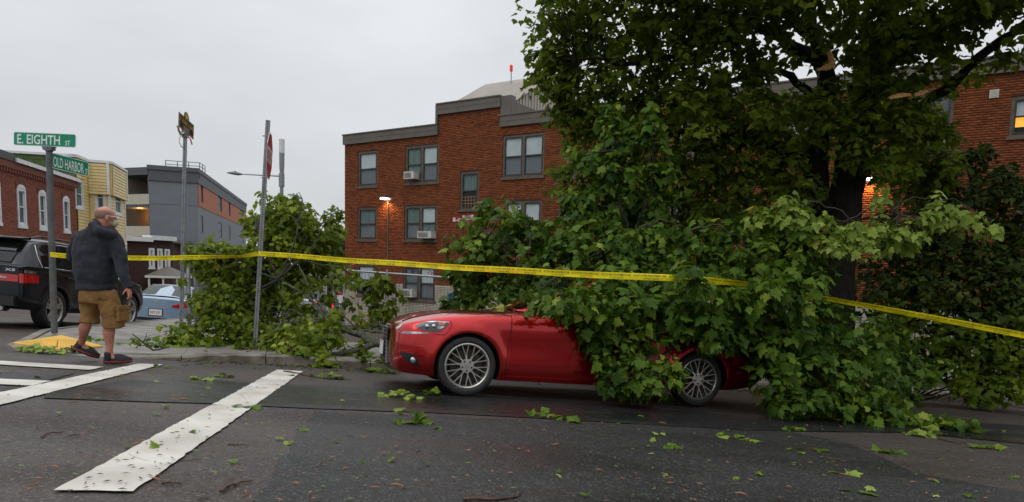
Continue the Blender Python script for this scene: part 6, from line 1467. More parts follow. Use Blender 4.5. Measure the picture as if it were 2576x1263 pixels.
def clusters(blobs, dens, per=(5, 9), size=(.09, .15), upw=.7, hang=.85, inner=.25, facing=.0, spread=.13, ground=True, gap=.5):
    """leaf rosettes over and inside uneven lobes; blobs = (centre, (rx, ry, rz)[, tint shift])"""
    P_, T_, N_, S_, I_ = [], [], [], [], []; cent = []
    for bl in blobs:
        c, r = bl[0], bl[1]; ts = bl[2] if len(bl) > 2 else 0; dn = bl[3] if len(bl) > 3 else 1; area = (r[0] * r[1] + r[1] * r[2] + r[0] * r[2]) * 4.2; n = max(4, int(area * dens * dn)); d = norm(rng.normal(size=(n, 3))); rad = np.where(rng.random(n) < inner, rng.uniform(.3, .8, n), rng.uniform(.76, 1.12, n)); rad = np.where(rng.random(n) < .13, rng.uniform(1.1, 1.5, n), rad)
        lump = 1 + .24 * np.sin(d[:, 0] * 5 + c.x * 3) * np.cos(d[:, 2] * 6 + c.z * 4 + d[:, 1] * 4); q = np.array(c) + d * rad[:, None] * np.array(r) * lump[:, None]
        keep = rng.random(n) > gap * (np.sin(q[:, 0] * 7.1) * np.sin(q[:, 2] * 6.3 + q[:, 1] * 5) > .35); q, d = q[keep], d[keep]
        for ci in range(len(q)):
            m = rng.integers(per[0], per[1] + 1); o = d[ci] * .9 + np.array((0, 0, .45)) + np.array((0, -facing, 0)) + rng.normal(size=3) * .25; o /= np.linalg.norm(o)
            a = np.cross(o, rng.normal(size=3)); a /= np.linalg.norm(a); b = np.cross(o, a); ph = rng.random() * 6.3 + np.arange(m) * 2.4; rd = (a[None] * np.cos(ph)[:, None] + b[None] * np.sin(ph)[:, None]); sz = rng.uniform(size[0] * .7, size[1] * 1.08, m) * (1 - .25 * (np.arange(m) % 3 == 2))
            pos = q[ci] + rd * (spread * rng.uniform(.25, .8, m))[:, None] + o[None] * rng.uniform(-.05, .07, m)[:, None]
            hg = hang * rng.uniform(.35, 1.35); tp = rd * .75 + o * .1 + np.array((0, 0, -hg)) + rng.normal(size=(m, 3)) * .36; nn = o[None] * .75 + rd * .45 + np.array((0, 0, upw)) + rng.normal(size=(m, 3)) * .42
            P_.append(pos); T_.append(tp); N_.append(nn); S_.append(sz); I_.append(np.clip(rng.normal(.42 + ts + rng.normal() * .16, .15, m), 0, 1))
        cent.append(q)
    P_, T_, N_, S_, I_ = map(np.concatenate, (P_, T_, N_, S_, I_))
    if ground:
        gz_ = np.array([G(x, y) for x, y in P_[:, :2]]) + .03; low = P_[:, 2] < gz_; P_[low, 2] = gz_[low] + rng.uniform(0, .05, low.sum()); N_[low] += np.array((0, 0, 2.5)); T_[low, 2] *= .1
    return P_, T_, N_, S_, I_, cent
def bl(u, v, d, ru, rv, rd=None, ts=0, dn=1): k = d / FPX; return (P(u, v, d), (ru * k, (rd if rd is not None else (ru + rv) * .5 * k), rv * k), ts, dn)
def twigs(name, parent, mt, cents, roots, frac=.35, r0=.006, mx=260):
    mb = MB(); cs = np.concatenate(cents); idx = rng.choice(len(cs), min(mx, int(len(cs) * frac)), replace=False); roots = [Vector(r) for r in roots]
    for i in idx:
        p = Vector(cs[i]); r = min(roots, key=lambda q_: (q_ - p).length); m_ = p.lerp(r, .5) + Vector((rnd.uniform(-.1, .1), rnd.uniform(-.1, .1), rnd.uniform(-.02, .14))) * min(1, (p - r).length); mb.tube([p, p.lerp(m_, .6) + Vector((0, 0, .02)), m_, m_.lerp(r, .6), r], [r0 * .4, r0 * .7, r0, r0 * 1.4, r0 * 1.9], 4, cap=False)
    o = mb.build(name, mt, parent); o['kind'] = 'stuff'; return o
def wig(pts, a=.02, sub=4):
    res = []
    for i in range(len(pts) - 1):
        for k in range(sub): p = pts[i].lerp(pts[i + 1], k / sub); res.append(p + (Vector((rnd.uniform(-a, a), rnd.uniform(-a, a), rnd.uniform(-a, a))) if k else Vector()))
    return res + [pts[-1]]
def limbpx(mb, path, r0, r1, a=.02, n=8):
    pts = wig([P(*p) for p in path], a); m = len(pts); mb.tube(pts, [(r0 + (r1 - r0) * i / (m - 1)) * rnd.uniform(.9, 1.12) for i in range(m)], n); return pts
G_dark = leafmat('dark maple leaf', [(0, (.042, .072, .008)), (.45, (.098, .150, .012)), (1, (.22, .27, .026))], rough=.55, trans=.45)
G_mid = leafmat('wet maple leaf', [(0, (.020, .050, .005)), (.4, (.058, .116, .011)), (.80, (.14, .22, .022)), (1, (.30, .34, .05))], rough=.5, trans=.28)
G_lit = leafmat('pale lit maple leaf', [(0, (.11, .18, .025)), (.5, (.26, .35, .06)), (1, (.42, .50, .13))], rough=.5, trans=.3)  # lighter copy of the leaf green, light on the spray put into its colour
G_left = leafmat('yellow green maple leaf', [(0, (.045, .070, .006)), (.4, (.11, .16, .012)), (.72, (.20, .26, .022)), (1, (.34, .37, .06))], rough=.5, trans=.32)
G_ochre = leafmat('ochre shrub leaf', [(0, (.020, .036, .006)), (.55, (.045, .074, .011)), (.85, (.09, .105, .018)), (1, (.20, .18, .06))], rough=.6, trans=.2)

# ---- left fallen branch
FB1 = thing('fallen_branch', 'leafy maple branch lying on the pavement corner around the stop sign post', 'fallen branch', P(720, 880, 10.6))
mb = MB(); cr4 = lambda cx, cy, d: (377.4 + .3237 * cx, 566 + .3237 * cy, d)
roots = []
def L4(pts, r0, r1, mb_=None, a=.02):
    m_ = MB(); roots.extend(limbpx(m_, [cr4(*p) for p in pts], r0, r1, a)); m_.build('branch', M_lichen, FB1, smooth=60)
L4([(1900, 912, 10.2), (1740, 915, 10.3), (1620, 850, 10.5), (1500, 812, 10.6), (1380, 772, 10.8), (1260, 745, 10.9), (1130, 745, 11.1), (1000, 800, 11.2)], .062, .022)
L4([(1890, 845, 10.3), (1800, 775, 10.5), (1700, 775, 10.7), (1600, 802, 10.8), (1420, 850, 10.9)], .045, .018)
L4([(1400, 382, 11.3), (1450, 395, 11.3), (1560, 460, 11.1), (1660, 520, 11.0), (1740, 600, 10.8), (1825, 655, 10.7), (1812, 770, 10.5)], .030, .045)
L4([(1750, 925, 10.3), (1600, 970, 10.1), (1450, 1000, 10.0), (1250, 1010, 9.9)], .048, .02)
L4([(1460, 790, 10.6), (1350, 700, 10.8), (1240, 570, 11.0), (1130, 500, 11.1), (1000, 420, 11.3), (900, 345, 11.4)], .036, .013)
L4([(1230, 745, 10.9), (1140, 670, 11.0), (1000, 642, 11.1), (900, 620, 11.2)], .026, .010)
L4([(1430, 780, 10.6), (1270, 560, 11.0), (1200, 400, 11.2), (1160, 310, 11.3)], .022, .009)
L4([(1740, 600, 10.8), (1640, 420, 11.2), (1500, 330, 11.4), (1280, 300, 11.6), (1050, 240, 11.7)], .022, .010)
L4([(1450, 790, 10.5), (1440, 560, 10.8), (1420, 400, 11.1)], .018, .008)
L4([(1600, 802, 10.7), (1480, 690, 10.8), (1440, 560, 10.8)], .018, .008)
L4([(1870, 870, 10.0), (1780, 830, 10.3), (1660, 820, 10.4)], .028, .016)
for p_ in ((740, 600), (760, 500), (640, 580), (600, 720), (540, 640), (520, 800), (820, 560), (700, 800)): m_ = MB(); roots.extend(limbpx(m_, [(700, 700, 11.2), ((700 + p_[0]) / 2 + 10, (700 + p_[1]) / 2 + 12, 11.2), (*p_, 11.3)], .022, .007)); m_.build('branch', M_twigdark, FB1)
lb = [bl(560, 632, 11.2, 82, 22, .35), bl(520, 668, 11.3, 45, 34, .35), bl(612, 662, 11.4, 60, 45, .4), bl(545, 745, 11.3, 58, 70, .45), bl(620, 760, 11.5, 75, 90, .5), bl(575, 820, 11.0, 90, 45, .4), bl(470, 845, 10.7, 52, 22, .3, 0, .8), bl(700, 700, 11.9, 80, 90, .5, -.08), bl(730, 610, 11.9, 92, 75, .5, .05), bl(725, 535, 12.0, 48, 42, .35, .05), bl(700, 572, 12, 70, 40, .4, .05), bl(820, 590, 12.2, 42, 40, .3, -.05), bl(838, 548, 12.3, 24, 22, .2, -.05), bl(800, 650, 12.1, 52, 40, .4), bl(720, 505, 12, 16, 22, .15), bl(655, 560, 12, 40, 22, .25, .05),
      bl(770, 770, 11.3, 90, 60, .3, -.12, .45), bl(700, 850, 10.3, 85, 32, .3, 0), bl(780, 850, 9.9, 75, 34, .25, .08), bl(830, 835, 10.2, 45, 40, .25, 0, .7), bl(765, 905, 9.35, 55, 26, .2, .05), bl(810, 905, 9.5, 30, 20, .15, .05), bl(650, 868, 10.2, 60, 14, .2, .05), bl(500, 860, 10.6, 90, 12, .25),
      bl(950, 715, 10.6, 42, 28, .18, -.1), bl(965, 760, 10.6, 36, 32, .18, -.12), bl(905, 790, 10.7, 34, 20, .15, 0, .8), bl(880, 708, 10.9, 34, 26, .15, -.05, .7), bl(960, 800, 10.7, 22, 16, .1, -.1, .8), bl(855, 690, 11.1, 30, 20, .15, 0, .6), bl(900, 880, 10.2, 42, 10, .15, 0, .8), bl(700, 740, 12.2, 150, 120, .3, -.25, .5)]
a = clusters(lb, 42, (5, 8), (.075, .125), inner=.3, spread=.115); twigs('twigs', FB1, M_twigdark, a[5], roots, .35, .005, 320); put_leaves(FB1, *a[:5], G_left)
print('left leaves', len(a[0]))

# ---- limb over the car
FT = thing('fallen_tree_limb', 'huge leafy maple limb collapsed over the cabin and rear of the red sedan', 'fallen branch', P(1800, 1000, 8.2))
roots = []
def LX_(path, r0, r1, m=M_bark, a=.03): m_ = MB(); roots.extend(limbpx(m_, path, r0, r1, a)); m_.build('branch', m, FT, smooth=60)
LX_([(2190, 900, 9.6), (2080, 840, 9.2), (1980, 760, 8.9), (1800, 720, 8.5), (1600, 660, 8.6), (1420, 640, 8.8)], .09, .04)
LX_([(1620, 670, 8.6), (1590, 600, 8.8), (1560, 520, 9.0), (1548, 430, 9.2), (1545, 330, 9.3)], .03, .010)
LX_([(1590, 600, 8.8), (1640, 480, 9.0), (1650, 330, 9.1)], .02, .008)
LX_([(1590, 605, 8.6), (1610, 572, 8.5), (1660, 551, 8.5), (1710, 560, 8.5)], .014, .006, M_twig)
LX_([(1720, 580, 8.4), (1790, 565, 8.4), (1850, 590, 8.4), (1900, 640, 8.4)], .012, .008, M_lichen)
LX_([(1960, 690, 8.5), (2040, 590, 8.3), (2130, 560, 8.3), (2260, 540, 8.3), (2400, 520, 8.3)], .03, .008, M_bark)
LX_([(1960, 560, 8.3), (2000, 525, 8.3), (2060, 508, 8.3), (2130, 545, 8.3), (2190, 590, 8.2)], .012, .006, M_twigdark)
LX_([(2120, 560, 8.4), (2180, 530, 8.4), (2300, 495, 8.4), (2400, 500, 8.4), (2500, 555, 8.4)], .010, .005, M_twigdark)
LX_([(2200, 555, 8.3), (2250, 525, 8.3), (2275, 492, 8.3)], .010, .005, M_twig); LX_([(2250, 525, 8.3), (2290, 545, 8.3)], .008, .004, M_twig)
LX_([(1420, 640, 8.8), (1300, 640, 8.8), (1230, 590, 8.9)], .03, .012); LX_([(1900, 720, 8.6), (1760, 800, 7.6), (1660, 900, 7.2), (1680, 985, 7.0)], .04, .008); LX_([(1760, 720, 8.4), (1600, 760, 7.6), (1500, 780, 7.4)], .03, .008)
LX_([(2000, 760, 8.7), (2080, 880, 8.2), (2180, 1000, 8.0), (2320, 1060, 7.7), (2420, 1075, 7.6)], .04, .01); LX_([(1960, 760, 8.7), (1980, 650, 8.4), (1960, 560, 8.4)], .03, .01)
LX_([(1880, 640, 8.5), (1500, 640, 8.3), (1400, 700, 8.2)], .02, .008)
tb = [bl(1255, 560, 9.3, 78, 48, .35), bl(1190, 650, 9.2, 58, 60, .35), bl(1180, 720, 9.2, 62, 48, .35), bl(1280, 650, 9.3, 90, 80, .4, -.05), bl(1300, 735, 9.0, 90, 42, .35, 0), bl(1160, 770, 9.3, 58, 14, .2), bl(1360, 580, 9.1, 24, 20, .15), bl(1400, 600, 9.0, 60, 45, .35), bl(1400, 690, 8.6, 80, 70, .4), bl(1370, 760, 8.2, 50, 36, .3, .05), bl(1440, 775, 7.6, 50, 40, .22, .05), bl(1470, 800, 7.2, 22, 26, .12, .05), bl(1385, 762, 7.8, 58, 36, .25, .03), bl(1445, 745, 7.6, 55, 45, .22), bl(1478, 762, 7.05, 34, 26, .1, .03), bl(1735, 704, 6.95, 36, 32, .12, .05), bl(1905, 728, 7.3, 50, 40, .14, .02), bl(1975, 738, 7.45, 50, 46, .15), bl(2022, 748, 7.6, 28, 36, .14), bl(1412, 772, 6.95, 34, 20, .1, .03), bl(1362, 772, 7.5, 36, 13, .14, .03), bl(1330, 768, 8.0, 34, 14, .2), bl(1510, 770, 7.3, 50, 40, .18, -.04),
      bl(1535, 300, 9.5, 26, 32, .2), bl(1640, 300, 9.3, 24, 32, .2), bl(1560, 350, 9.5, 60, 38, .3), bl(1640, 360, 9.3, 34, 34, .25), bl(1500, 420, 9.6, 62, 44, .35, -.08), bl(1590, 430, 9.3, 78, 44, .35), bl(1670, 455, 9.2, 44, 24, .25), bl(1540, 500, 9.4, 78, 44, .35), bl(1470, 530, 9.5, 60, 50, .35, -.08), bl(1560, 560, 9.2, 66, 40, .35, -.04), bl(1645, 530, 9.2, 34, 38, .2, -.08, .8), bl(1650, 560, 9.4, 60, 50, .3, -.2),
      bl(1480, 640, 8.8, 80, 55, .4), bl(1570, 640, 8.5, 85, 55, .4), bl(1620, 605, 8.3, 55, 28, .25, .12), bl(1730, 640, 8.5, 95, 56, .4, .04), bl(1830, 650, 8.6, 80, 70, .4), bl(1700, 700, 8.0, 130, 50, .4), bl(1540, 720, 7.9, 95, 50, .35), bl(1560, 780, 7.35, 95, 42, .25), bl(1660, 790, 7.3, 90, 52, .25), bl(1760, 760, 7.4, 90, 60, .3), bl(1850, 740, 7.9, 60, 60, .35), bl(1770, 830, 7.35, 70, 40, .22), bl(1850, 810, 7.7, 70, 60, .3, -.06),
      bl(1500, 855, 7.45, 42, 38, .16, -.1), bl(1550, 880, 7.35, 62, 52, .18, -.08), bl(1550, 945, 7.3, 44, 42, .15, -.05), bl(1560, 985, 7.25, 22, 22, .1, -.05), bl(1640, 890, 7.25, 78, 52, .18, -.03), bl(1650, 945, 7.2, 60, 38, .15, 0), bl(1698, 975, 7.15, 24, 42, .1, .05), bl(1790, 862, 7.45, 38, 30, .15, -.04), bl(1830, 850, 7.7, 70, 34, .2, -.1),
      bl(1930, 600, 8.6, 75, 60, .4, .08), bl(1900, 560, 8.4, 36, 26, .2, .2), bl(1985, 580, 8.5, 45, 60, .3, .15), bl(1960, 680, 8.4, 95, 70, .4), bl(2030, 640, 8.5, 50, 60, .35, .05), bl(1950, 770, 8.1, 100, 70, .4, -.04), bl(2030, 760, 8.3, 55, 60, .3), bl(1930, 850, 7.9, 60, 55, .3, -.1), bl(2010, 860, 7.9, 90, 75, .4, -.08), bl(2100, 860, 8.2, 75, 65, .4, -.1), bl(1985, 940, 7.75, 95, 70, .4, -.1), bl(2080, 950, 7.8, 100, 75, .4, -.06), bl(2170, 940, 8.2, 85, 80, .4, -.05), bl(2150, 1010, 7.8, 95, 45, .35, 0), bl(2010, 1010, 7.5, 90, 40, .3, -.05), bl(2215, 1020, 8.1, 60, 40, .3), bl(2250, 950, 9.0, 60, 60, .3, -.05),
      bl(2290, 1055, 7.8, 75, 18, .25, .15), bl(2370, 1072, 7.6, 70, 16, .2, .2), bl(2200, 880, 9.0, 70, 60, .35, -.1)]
a = clusters(tb, 40, (5, 8), (.075, .135), inner=.25, spread=.12); twigs('twigs', FT, M_twigdark, a[5], roots, .2, .005, 360); put_leaves(FT, *a[:5], G_mid)
print('car limb leaves', len(a[0]))
sp = [bl(1900, 548, 8.35, 36, 16, .18), bl(1985, 545, 8.3, 28, 30, .18), bl(2070, 570, 8.3, 40, 28, .2), bl(2120, 590, 8.25, 60, 26, .2), bl(2200, 575, 8.3, 55, 26, .2), bl(2100, 620, 8.2, 60, 22, .2), bl(2170, 625, 8.2, 40, 18, .18), bl(2300, 565, 8.3, 55, 24, .2), bl(2260, 600, 8.3, 60, 24, .2), bl(2370, 545, 8.3, 45, 22, .18), bl(2420, 562, 8.3, 38, 24, .18), bl(2490, 575, 8.3, 20, 10, .1), bl(2220, 500, 8.4, 26, 12, .1, 0, .6), bl(2350, 515, 8.4, 20, 16, .1, 0, .6), bl(1980, 520, 8.3, 24, 18, .15)]
a = clusters(sp, 36, (4, 7), (.08, .13), inner=.2, spread=.115); FS = thing('pale_leaf_spray', 'bright pale green spray of maple leaves across the dark trunk, right of the car', 'fallen branch', P(2150, 600, 8.3))
twigs('twigs', FS, M_twig, a[5], [P(2040, 590, 8.3), P(2130, 560, 8.3), P(2260, 540, 8.3), P(2400, 525, 8.3), P(1950, 560, 8.3)], .5, .005); put_leaves(FS, *a[:5], G_lit)
# dead orange leaves caught on the tape
dl = thing('dead_leaf_cluster', 'curled orange dead leaves hanging on the yellow tape above the car door', 'leaf', P(1498, 715, 8.3)); M_dead = leafmat('dead orange leaf', [(0, (.30, .07, .015)), (1, (.45, .13, .03))], trans=.2)
for u, v in ((1493, 700), (1502, 708), (1499, 722), (1494, 732), (1488, 706)):
    o = bpy.data.objects.new('leaf', leaf_templates(M_dead)[rnd.randint(0, 9)]); C.objects.link(o); o.parent = dl; o.matrix_local = MW[dl.name].inverted() @ Matrix.Translation(P(u, v, 8.0)) @ Euler((R(70 + rnd.uniform(-30, 30)), rnd.uniform(-.8, .8), rnd.uniform(-1, 1))).to_matrix().to_4x4() @ Matrix.Scale(.07, 4)

# ---- the big standing maple
base = P(2110, 800, 11.6); base.z = G(base.x, base.y)
TR = thing('maple_tree', 'big broken street maple with dark trunk standing behind the fallen limb', 'tree', base); roots = []
def LT(path, r0, r1, nm='limb', m=M_bark, a=.04, n=12):
    m_ = MB(); p_ = limbpx(m_, path, r0, r1, a, n); roots.extend(p_); return m_.build(nm, m, TR, smooth=60)
tr = MB(); b2_ = P(2100, 860, 11.6); b2_.z = G(b2_.x, b2_.y) - .1
pts = wig([b2_, P(2105, 760, 11.6), P(2110, 640, 11.6), P(2125, 520, 11.6), P(2140, 400, 11.6)], .03); m = len(pts); tr.tube(pts, [.42 - .12 * min(1, i / 4) - .05 * i / m for i in range(m)], 16); roots.extend(pts[8:]); tr.build('trunk', M_bark, TR, smooth=60)
LT([(2110, 560, 11.7), (2060, 500, 11.7), (2050, 400, 11.7), (2065, 300, 11.6), (2085, 190, 11.5)], .22, .15, a=.03)
LT([(2080, 200, 11.5), (2065, 150, 11.5), (2045, 80, 11.5), (2035, 0, 11.4), (2010, -120, 11.3)], .13, .08)
LT([(2070, 170, 11.5), (2020, 130, 11.5), (1960, 90, 11.4), (1900, 60, 11.3), (1800, 30, 11.0), (1650, -20, 10.6)], .12, .04)
LT([(2040, 100, 11.5), (1990, 50, 11.4), (1960, 30, 11.4), (1880, -20, 11.2)], .06, .03)
LT([(2050, 250, 11.6), (1990, 190, 11.6), (1930, 178, 11.6), (1880, 190, 11.6), (1780, 230, 11.5), (1650, 240, 11.3)], .07, .02)
LT([(2140, 420, 11.6), (2170, 330, 11.6), (2180, 220, 11.6), (2210, 100, 11.5), (2260, -20, 11.3), (2300, -150, 11)], .26, .10)
LT([(2190, 210, 11.6), (2280, 120, 11.3), (2350, 50, 11.0), (2450, 0, 10.6), (2560, -60, 10.2)], .10, .04)
LT([(2200, 130, 11.5), (2150, 40, 11.5), (2120, -80, 11.4)], .09, .05); LT([(2180, 280, 11.6), (2300, 280, 11.3), (2400, 210, 10.9), (2480, 130, 10.5), (2576, 60, 10.2), (2660, 10, 10)], .09, .05)
LT([(1900, 60, 11.3), (1760, 130, 11.2), (1600, 160, 11.1), (1450, 150, 11.0)], .05, .02); LT([(2050, 400, 11.7), (1900, 360, 11.7), (1750, 330, 11.6), (1600, 360, 11.6)], .07, .02)
LT([(2120, 470, 11.6), (2220, 400, 11.4), (2320, 330, 11.2)], .08, .03)
w_ = MB(); # torn wood
pts = [P(2071, 172, 10.6), P(2085, 168, 10.58), P(2093, 158, 10.58), P(2089, 142, 10.58), P(2084, 127, 10.58)]; w_.tube(pts, [.06, .075, .065, .05, .025], 7, flat=.5); w_.tube([P(2056, 176, 10.6), P(2070, 173, 10.58), P(2086, 166, 10.56)], [.02, .045, .03], 6, flat=.5); w_.build('torn_wood', M_wood, TR)
w_ = MB(); w_.tube([P(2236, 247, 10.4), P(2262, 240, 10.4), P(2290, 238, 10.4)], [.03, .055, .035], 6, flat=.5); w_.tube([P(2300, 240, 10.4), P(2318, 233, 10.4), P(2334, 229, 10.4)], [.03, .05, .02], 6, flat=.5); w_.build('torn_wood', M_wood, TR)
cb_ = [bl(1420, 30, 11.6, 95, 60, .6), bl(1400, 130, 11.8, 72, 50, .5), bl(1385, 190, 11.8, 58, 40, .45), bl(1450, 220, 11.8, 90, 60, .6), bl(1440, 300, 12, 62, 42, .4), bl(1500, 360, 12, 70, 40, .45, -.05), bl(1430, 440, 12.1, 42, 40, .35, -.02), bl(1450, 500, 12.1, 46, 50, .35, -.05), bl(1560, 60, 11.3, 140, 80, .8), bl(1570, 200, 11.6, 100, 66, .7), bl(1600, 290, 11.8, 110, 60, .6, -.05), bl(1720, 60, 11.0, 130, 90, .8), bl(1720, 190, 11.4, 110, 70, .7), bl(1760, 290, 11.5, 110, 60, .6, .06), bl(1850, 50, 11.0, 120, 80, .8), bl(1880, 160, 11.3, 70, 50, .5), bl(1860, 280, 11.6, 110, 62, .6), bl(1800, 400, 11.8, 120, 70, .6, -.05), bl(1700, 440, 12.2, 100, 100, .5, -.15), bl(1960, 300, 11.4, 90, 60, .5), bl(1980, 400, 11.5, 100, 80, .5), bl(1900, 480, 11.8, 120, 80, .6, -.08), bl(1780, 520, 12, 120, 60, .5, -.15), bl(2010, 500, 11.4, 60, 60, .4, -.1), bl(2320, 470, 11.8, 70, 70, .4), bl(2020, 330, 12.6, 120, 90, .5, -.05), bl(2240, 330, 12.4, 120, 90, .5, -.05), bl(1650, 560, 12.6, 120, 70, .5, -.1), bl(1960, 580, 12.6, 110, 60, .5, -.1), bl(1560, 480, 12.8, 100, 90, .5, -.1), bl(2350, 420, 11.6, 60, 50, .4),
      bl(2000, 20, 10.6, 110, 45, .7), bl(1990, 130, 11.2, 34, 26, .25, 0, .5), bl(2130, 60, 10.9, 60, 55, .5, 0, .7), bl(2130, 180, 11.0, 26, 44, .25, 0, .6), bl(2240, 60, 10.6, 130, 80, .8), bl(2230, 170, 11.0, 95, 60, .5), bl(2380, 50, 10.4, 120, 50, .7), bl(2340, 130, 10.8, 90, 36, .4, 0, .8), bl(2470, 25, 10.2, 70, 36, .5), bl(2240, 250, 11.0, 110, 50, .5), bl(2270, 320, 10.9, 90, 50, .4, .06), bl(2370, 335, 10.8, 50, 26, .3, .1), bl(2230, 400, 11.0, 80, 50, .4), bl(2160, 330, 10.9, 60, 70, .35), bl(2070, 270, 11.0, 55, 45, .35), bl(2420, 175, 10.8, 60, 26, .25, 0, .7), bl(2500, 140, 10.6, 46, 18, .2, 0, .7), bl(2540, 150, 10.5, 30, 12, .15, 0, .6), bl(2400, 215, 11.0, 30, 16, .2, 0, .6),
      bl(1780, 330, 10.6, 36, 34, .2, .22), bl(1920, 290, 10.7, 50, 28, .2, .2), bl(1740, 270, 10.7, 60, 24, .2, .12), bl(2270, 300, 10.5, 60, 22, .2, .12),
      bl(1500, -110, 10.8, 170, 90, 1.0), bl(1750, -140, 10.2, 190, 100, 1.2), bl(2020, -140, 10.0, 190, 110, 1.2), bl(2300, -130, 9.8, 200, 110, 1.2), bl(2600, -120, 9.6, 190, 100, 1.2), bl(2800, 0, 9.5, 150, 100, 1.0), bl(1900, -190, 13.5, 260, 90, 1.6), bl(2300, -220, 13.5, 260, 100, 1.6), bl(2700, -220, 13, 260, 120, 1.6), bl(3000, -60, 11.5, 180, 160, 1.4), bl(3050, 300, 11.0, 150, 200, 1.0, 0, .7), bl(2100, -420, 7.5, 330, 110, 1.3, 0, .5), bl(2650, -420, 6.8, 330, 120, 1.3, 0, .5), bl(1750, -430, 8.5, 250, 100, 1.2, 0, .5), bl(2500, -620, 5.2, 400, 120, 1.4, 0, .5)]  # lobes out of frame; rear and near ones added to shade wall and road
a = clusters(cb_, 22, (5, 8), (.095, .15), inner=.35, hang=.7, gap=.35, spread=.16, ground=False); twigs('twigs', TR, M_bark, a[5], roots, .15, .009, 500)
crown = leafmesh('crown', *a[:5], G_dark, TR, lod=1); crown['kind'] = 'stuff'; print('crown leaves', len(a[0]))

# ---- dark shrubs and saplings at the right behind the limb
def shrub(nm, label, blobs, mt, stem, cat='shrub', dens=22):
    g0 = blobs[0][0]; b = Vector((g0.x, g0.y, G(g0.x, g0.y))); o = thing(nm, label, cat, b); a = clusters(blobs, dens, (5, 8), (.09, .14), inner=.35, hang=.6, gap=.35, ground=True)
    mb = MB(); rts = []
    for bb in blobs: p_ = wig([b, b.lerp(bb[0], .5) + Vector((rnd.uniform(-.1, .1), 0, .1)), bb[0]], .03); mb.tube(p_, [stem - stem * .75 * i / len(p_) for i in range(len(p_))], 6); rts += p_
    mb.build('stems', M_bark, o); twigs('twigs', o, M_twigdark, a[5], rts, .15, .005, 120); f = leafmesh('foliage', *a[:5], mt, o, lod=1); f['kind'] = 'stuff'; return o
shrub('dark_sapling', 'dark ochre-leaved sapling against the brick wall at the right edge', [bl(2520, 470, 11.8, 90, 50, .5), bl(2420, 500, 11.8, 80, 50, .5), bl(2560, 580, 11.6, 80, 70, .5), bl(2450, 620, 11.8, 110, 70, .5), bl(2340, 600, 12, 80, 60, .4), bl(2340, 440, 12, 50, 40, .3), bl(2520, 720, 11.5, 120, 90, .6), bl(2380, 730, 11.6, 110, 80, .5), bl(2280, 590, 12.2, 70, 50, .4), bl(2280, 680, 12.2, 80, 70, .4), bl(2420, 800, 11.6, 140, 70, .5), bl(2560, 830, 11.4, 100, 80, .5), bl(2440, 400, 12.0, 60, 30, .3), bl(2560, 680, 11.9, 80, 90, .4), bl(2200, 700, 12.0, 60, 90, .4), bl(2215, 570, 12.0, 50, 34, .3)], G_ochre, .024, 'tree', 24)
shrub('dark_shrub', 'low dark green shrub under the tape between trunk and right edge', [bl(2300, 850, 11.6, 110, 60, .5), bl(2250, 760, 11.9, 70, 60, .4), bl(2450, 860, 11.3, 130, 70, .6), bl(2600, 850, 11.2, 110, 90, .6), bl(2380, 925, 11.3, 110, 36, .4), bl(2520, 940, 11.0, 110, 50, .4), bl(2464, 985, 10.8, 70, 28, .3), bl(2560, 990, 10.6, 60, 28, .3)], G_dark, .02, 'shrub', 26)
shrub('green_shrub', 'leafy green shrub at the pavement edge right of the fallen limb', [bl(2250, 890, 10.6, 75, 50, .35), bl(2330, 930, 10.6, 60, 26, .3), bl(2200, 830, 10.8, 50, 45, .3)], G_mid, .02, 'shrub', 20)
shrub('yard_bush', 'dark bush behind the chain link fence behind the red car', [bl(1300, 720, 13.5, 70, 70, .5), bl(1500, 700, 13, 120, 90, .6), bl(1700, 680, 13, 120, 90, .6), bl(1900, 700, 13, 120, 80, .6)], G_dark, .03, 'shrub', 12)
# distant trees behind the street light and beyond the fence
def fartree(u, v, d, ru, rv, label, n=900, sh=0.):
    c = P(u, v, d); b = Vector((c.x, c.y, G(c.x, c.y))); o = thing('distant_tree', label, 'tree', b, 'trees beyond the fence'); k = d / FPX
    mb = MB(); mb.tube([b, c], [.25, .12], 7); mb.build('trunk', M_bark, o)
    for q_ in range(4): pass
    bs = [(c + Vector((rnd.uniform(-.6, .6) * ru * k, rnd.uniform(-.5, .5) * ru * k, rnd.uniform(-.5, .55) * rv * k)), (ru * k * rnd.uniform(.35, .55), ru * k * .45, rv * k * rnd.uniform(.35, .5)), sh) for _ in range(7)]
    A_ = sum((x[1][0] * x[1][2]) for x in bs) * 12; a = clusters(bs, n / A_, (5, 7), (.22, .34), inner=.35, hang=.5, spread=.35, ground=False, gap=.35); f = leafmesh('crown', *a[:5], G_dist, o, lod=1); f['kind'] = 'stuff'
G_dist = leafmat('distant tree leaf', [(0, (.030, .045, .018)), (.5, (.05, .075, .028)), (1, (.085, .11, .045))], rough=.7, trans=.15)
for u, v, d, ru, rv, lb_ in ((640, 570, 60, 26, 26, 'small distant tree beside the grey apartments end wall'), (690, 590, 48, 60, 45, 'distant green tree below the street light'), (760, 600, 55, 60, 55, 'distant tree centred behind the left fallen branch'), (830, 625, 46, 46, 55, 'distant tree touching the corner of the brick block'), (560, 690, 52, 60, 40, 'low distant tree in front of the grey apartments')): fartree(u, v, d, ru, rv, lb_)

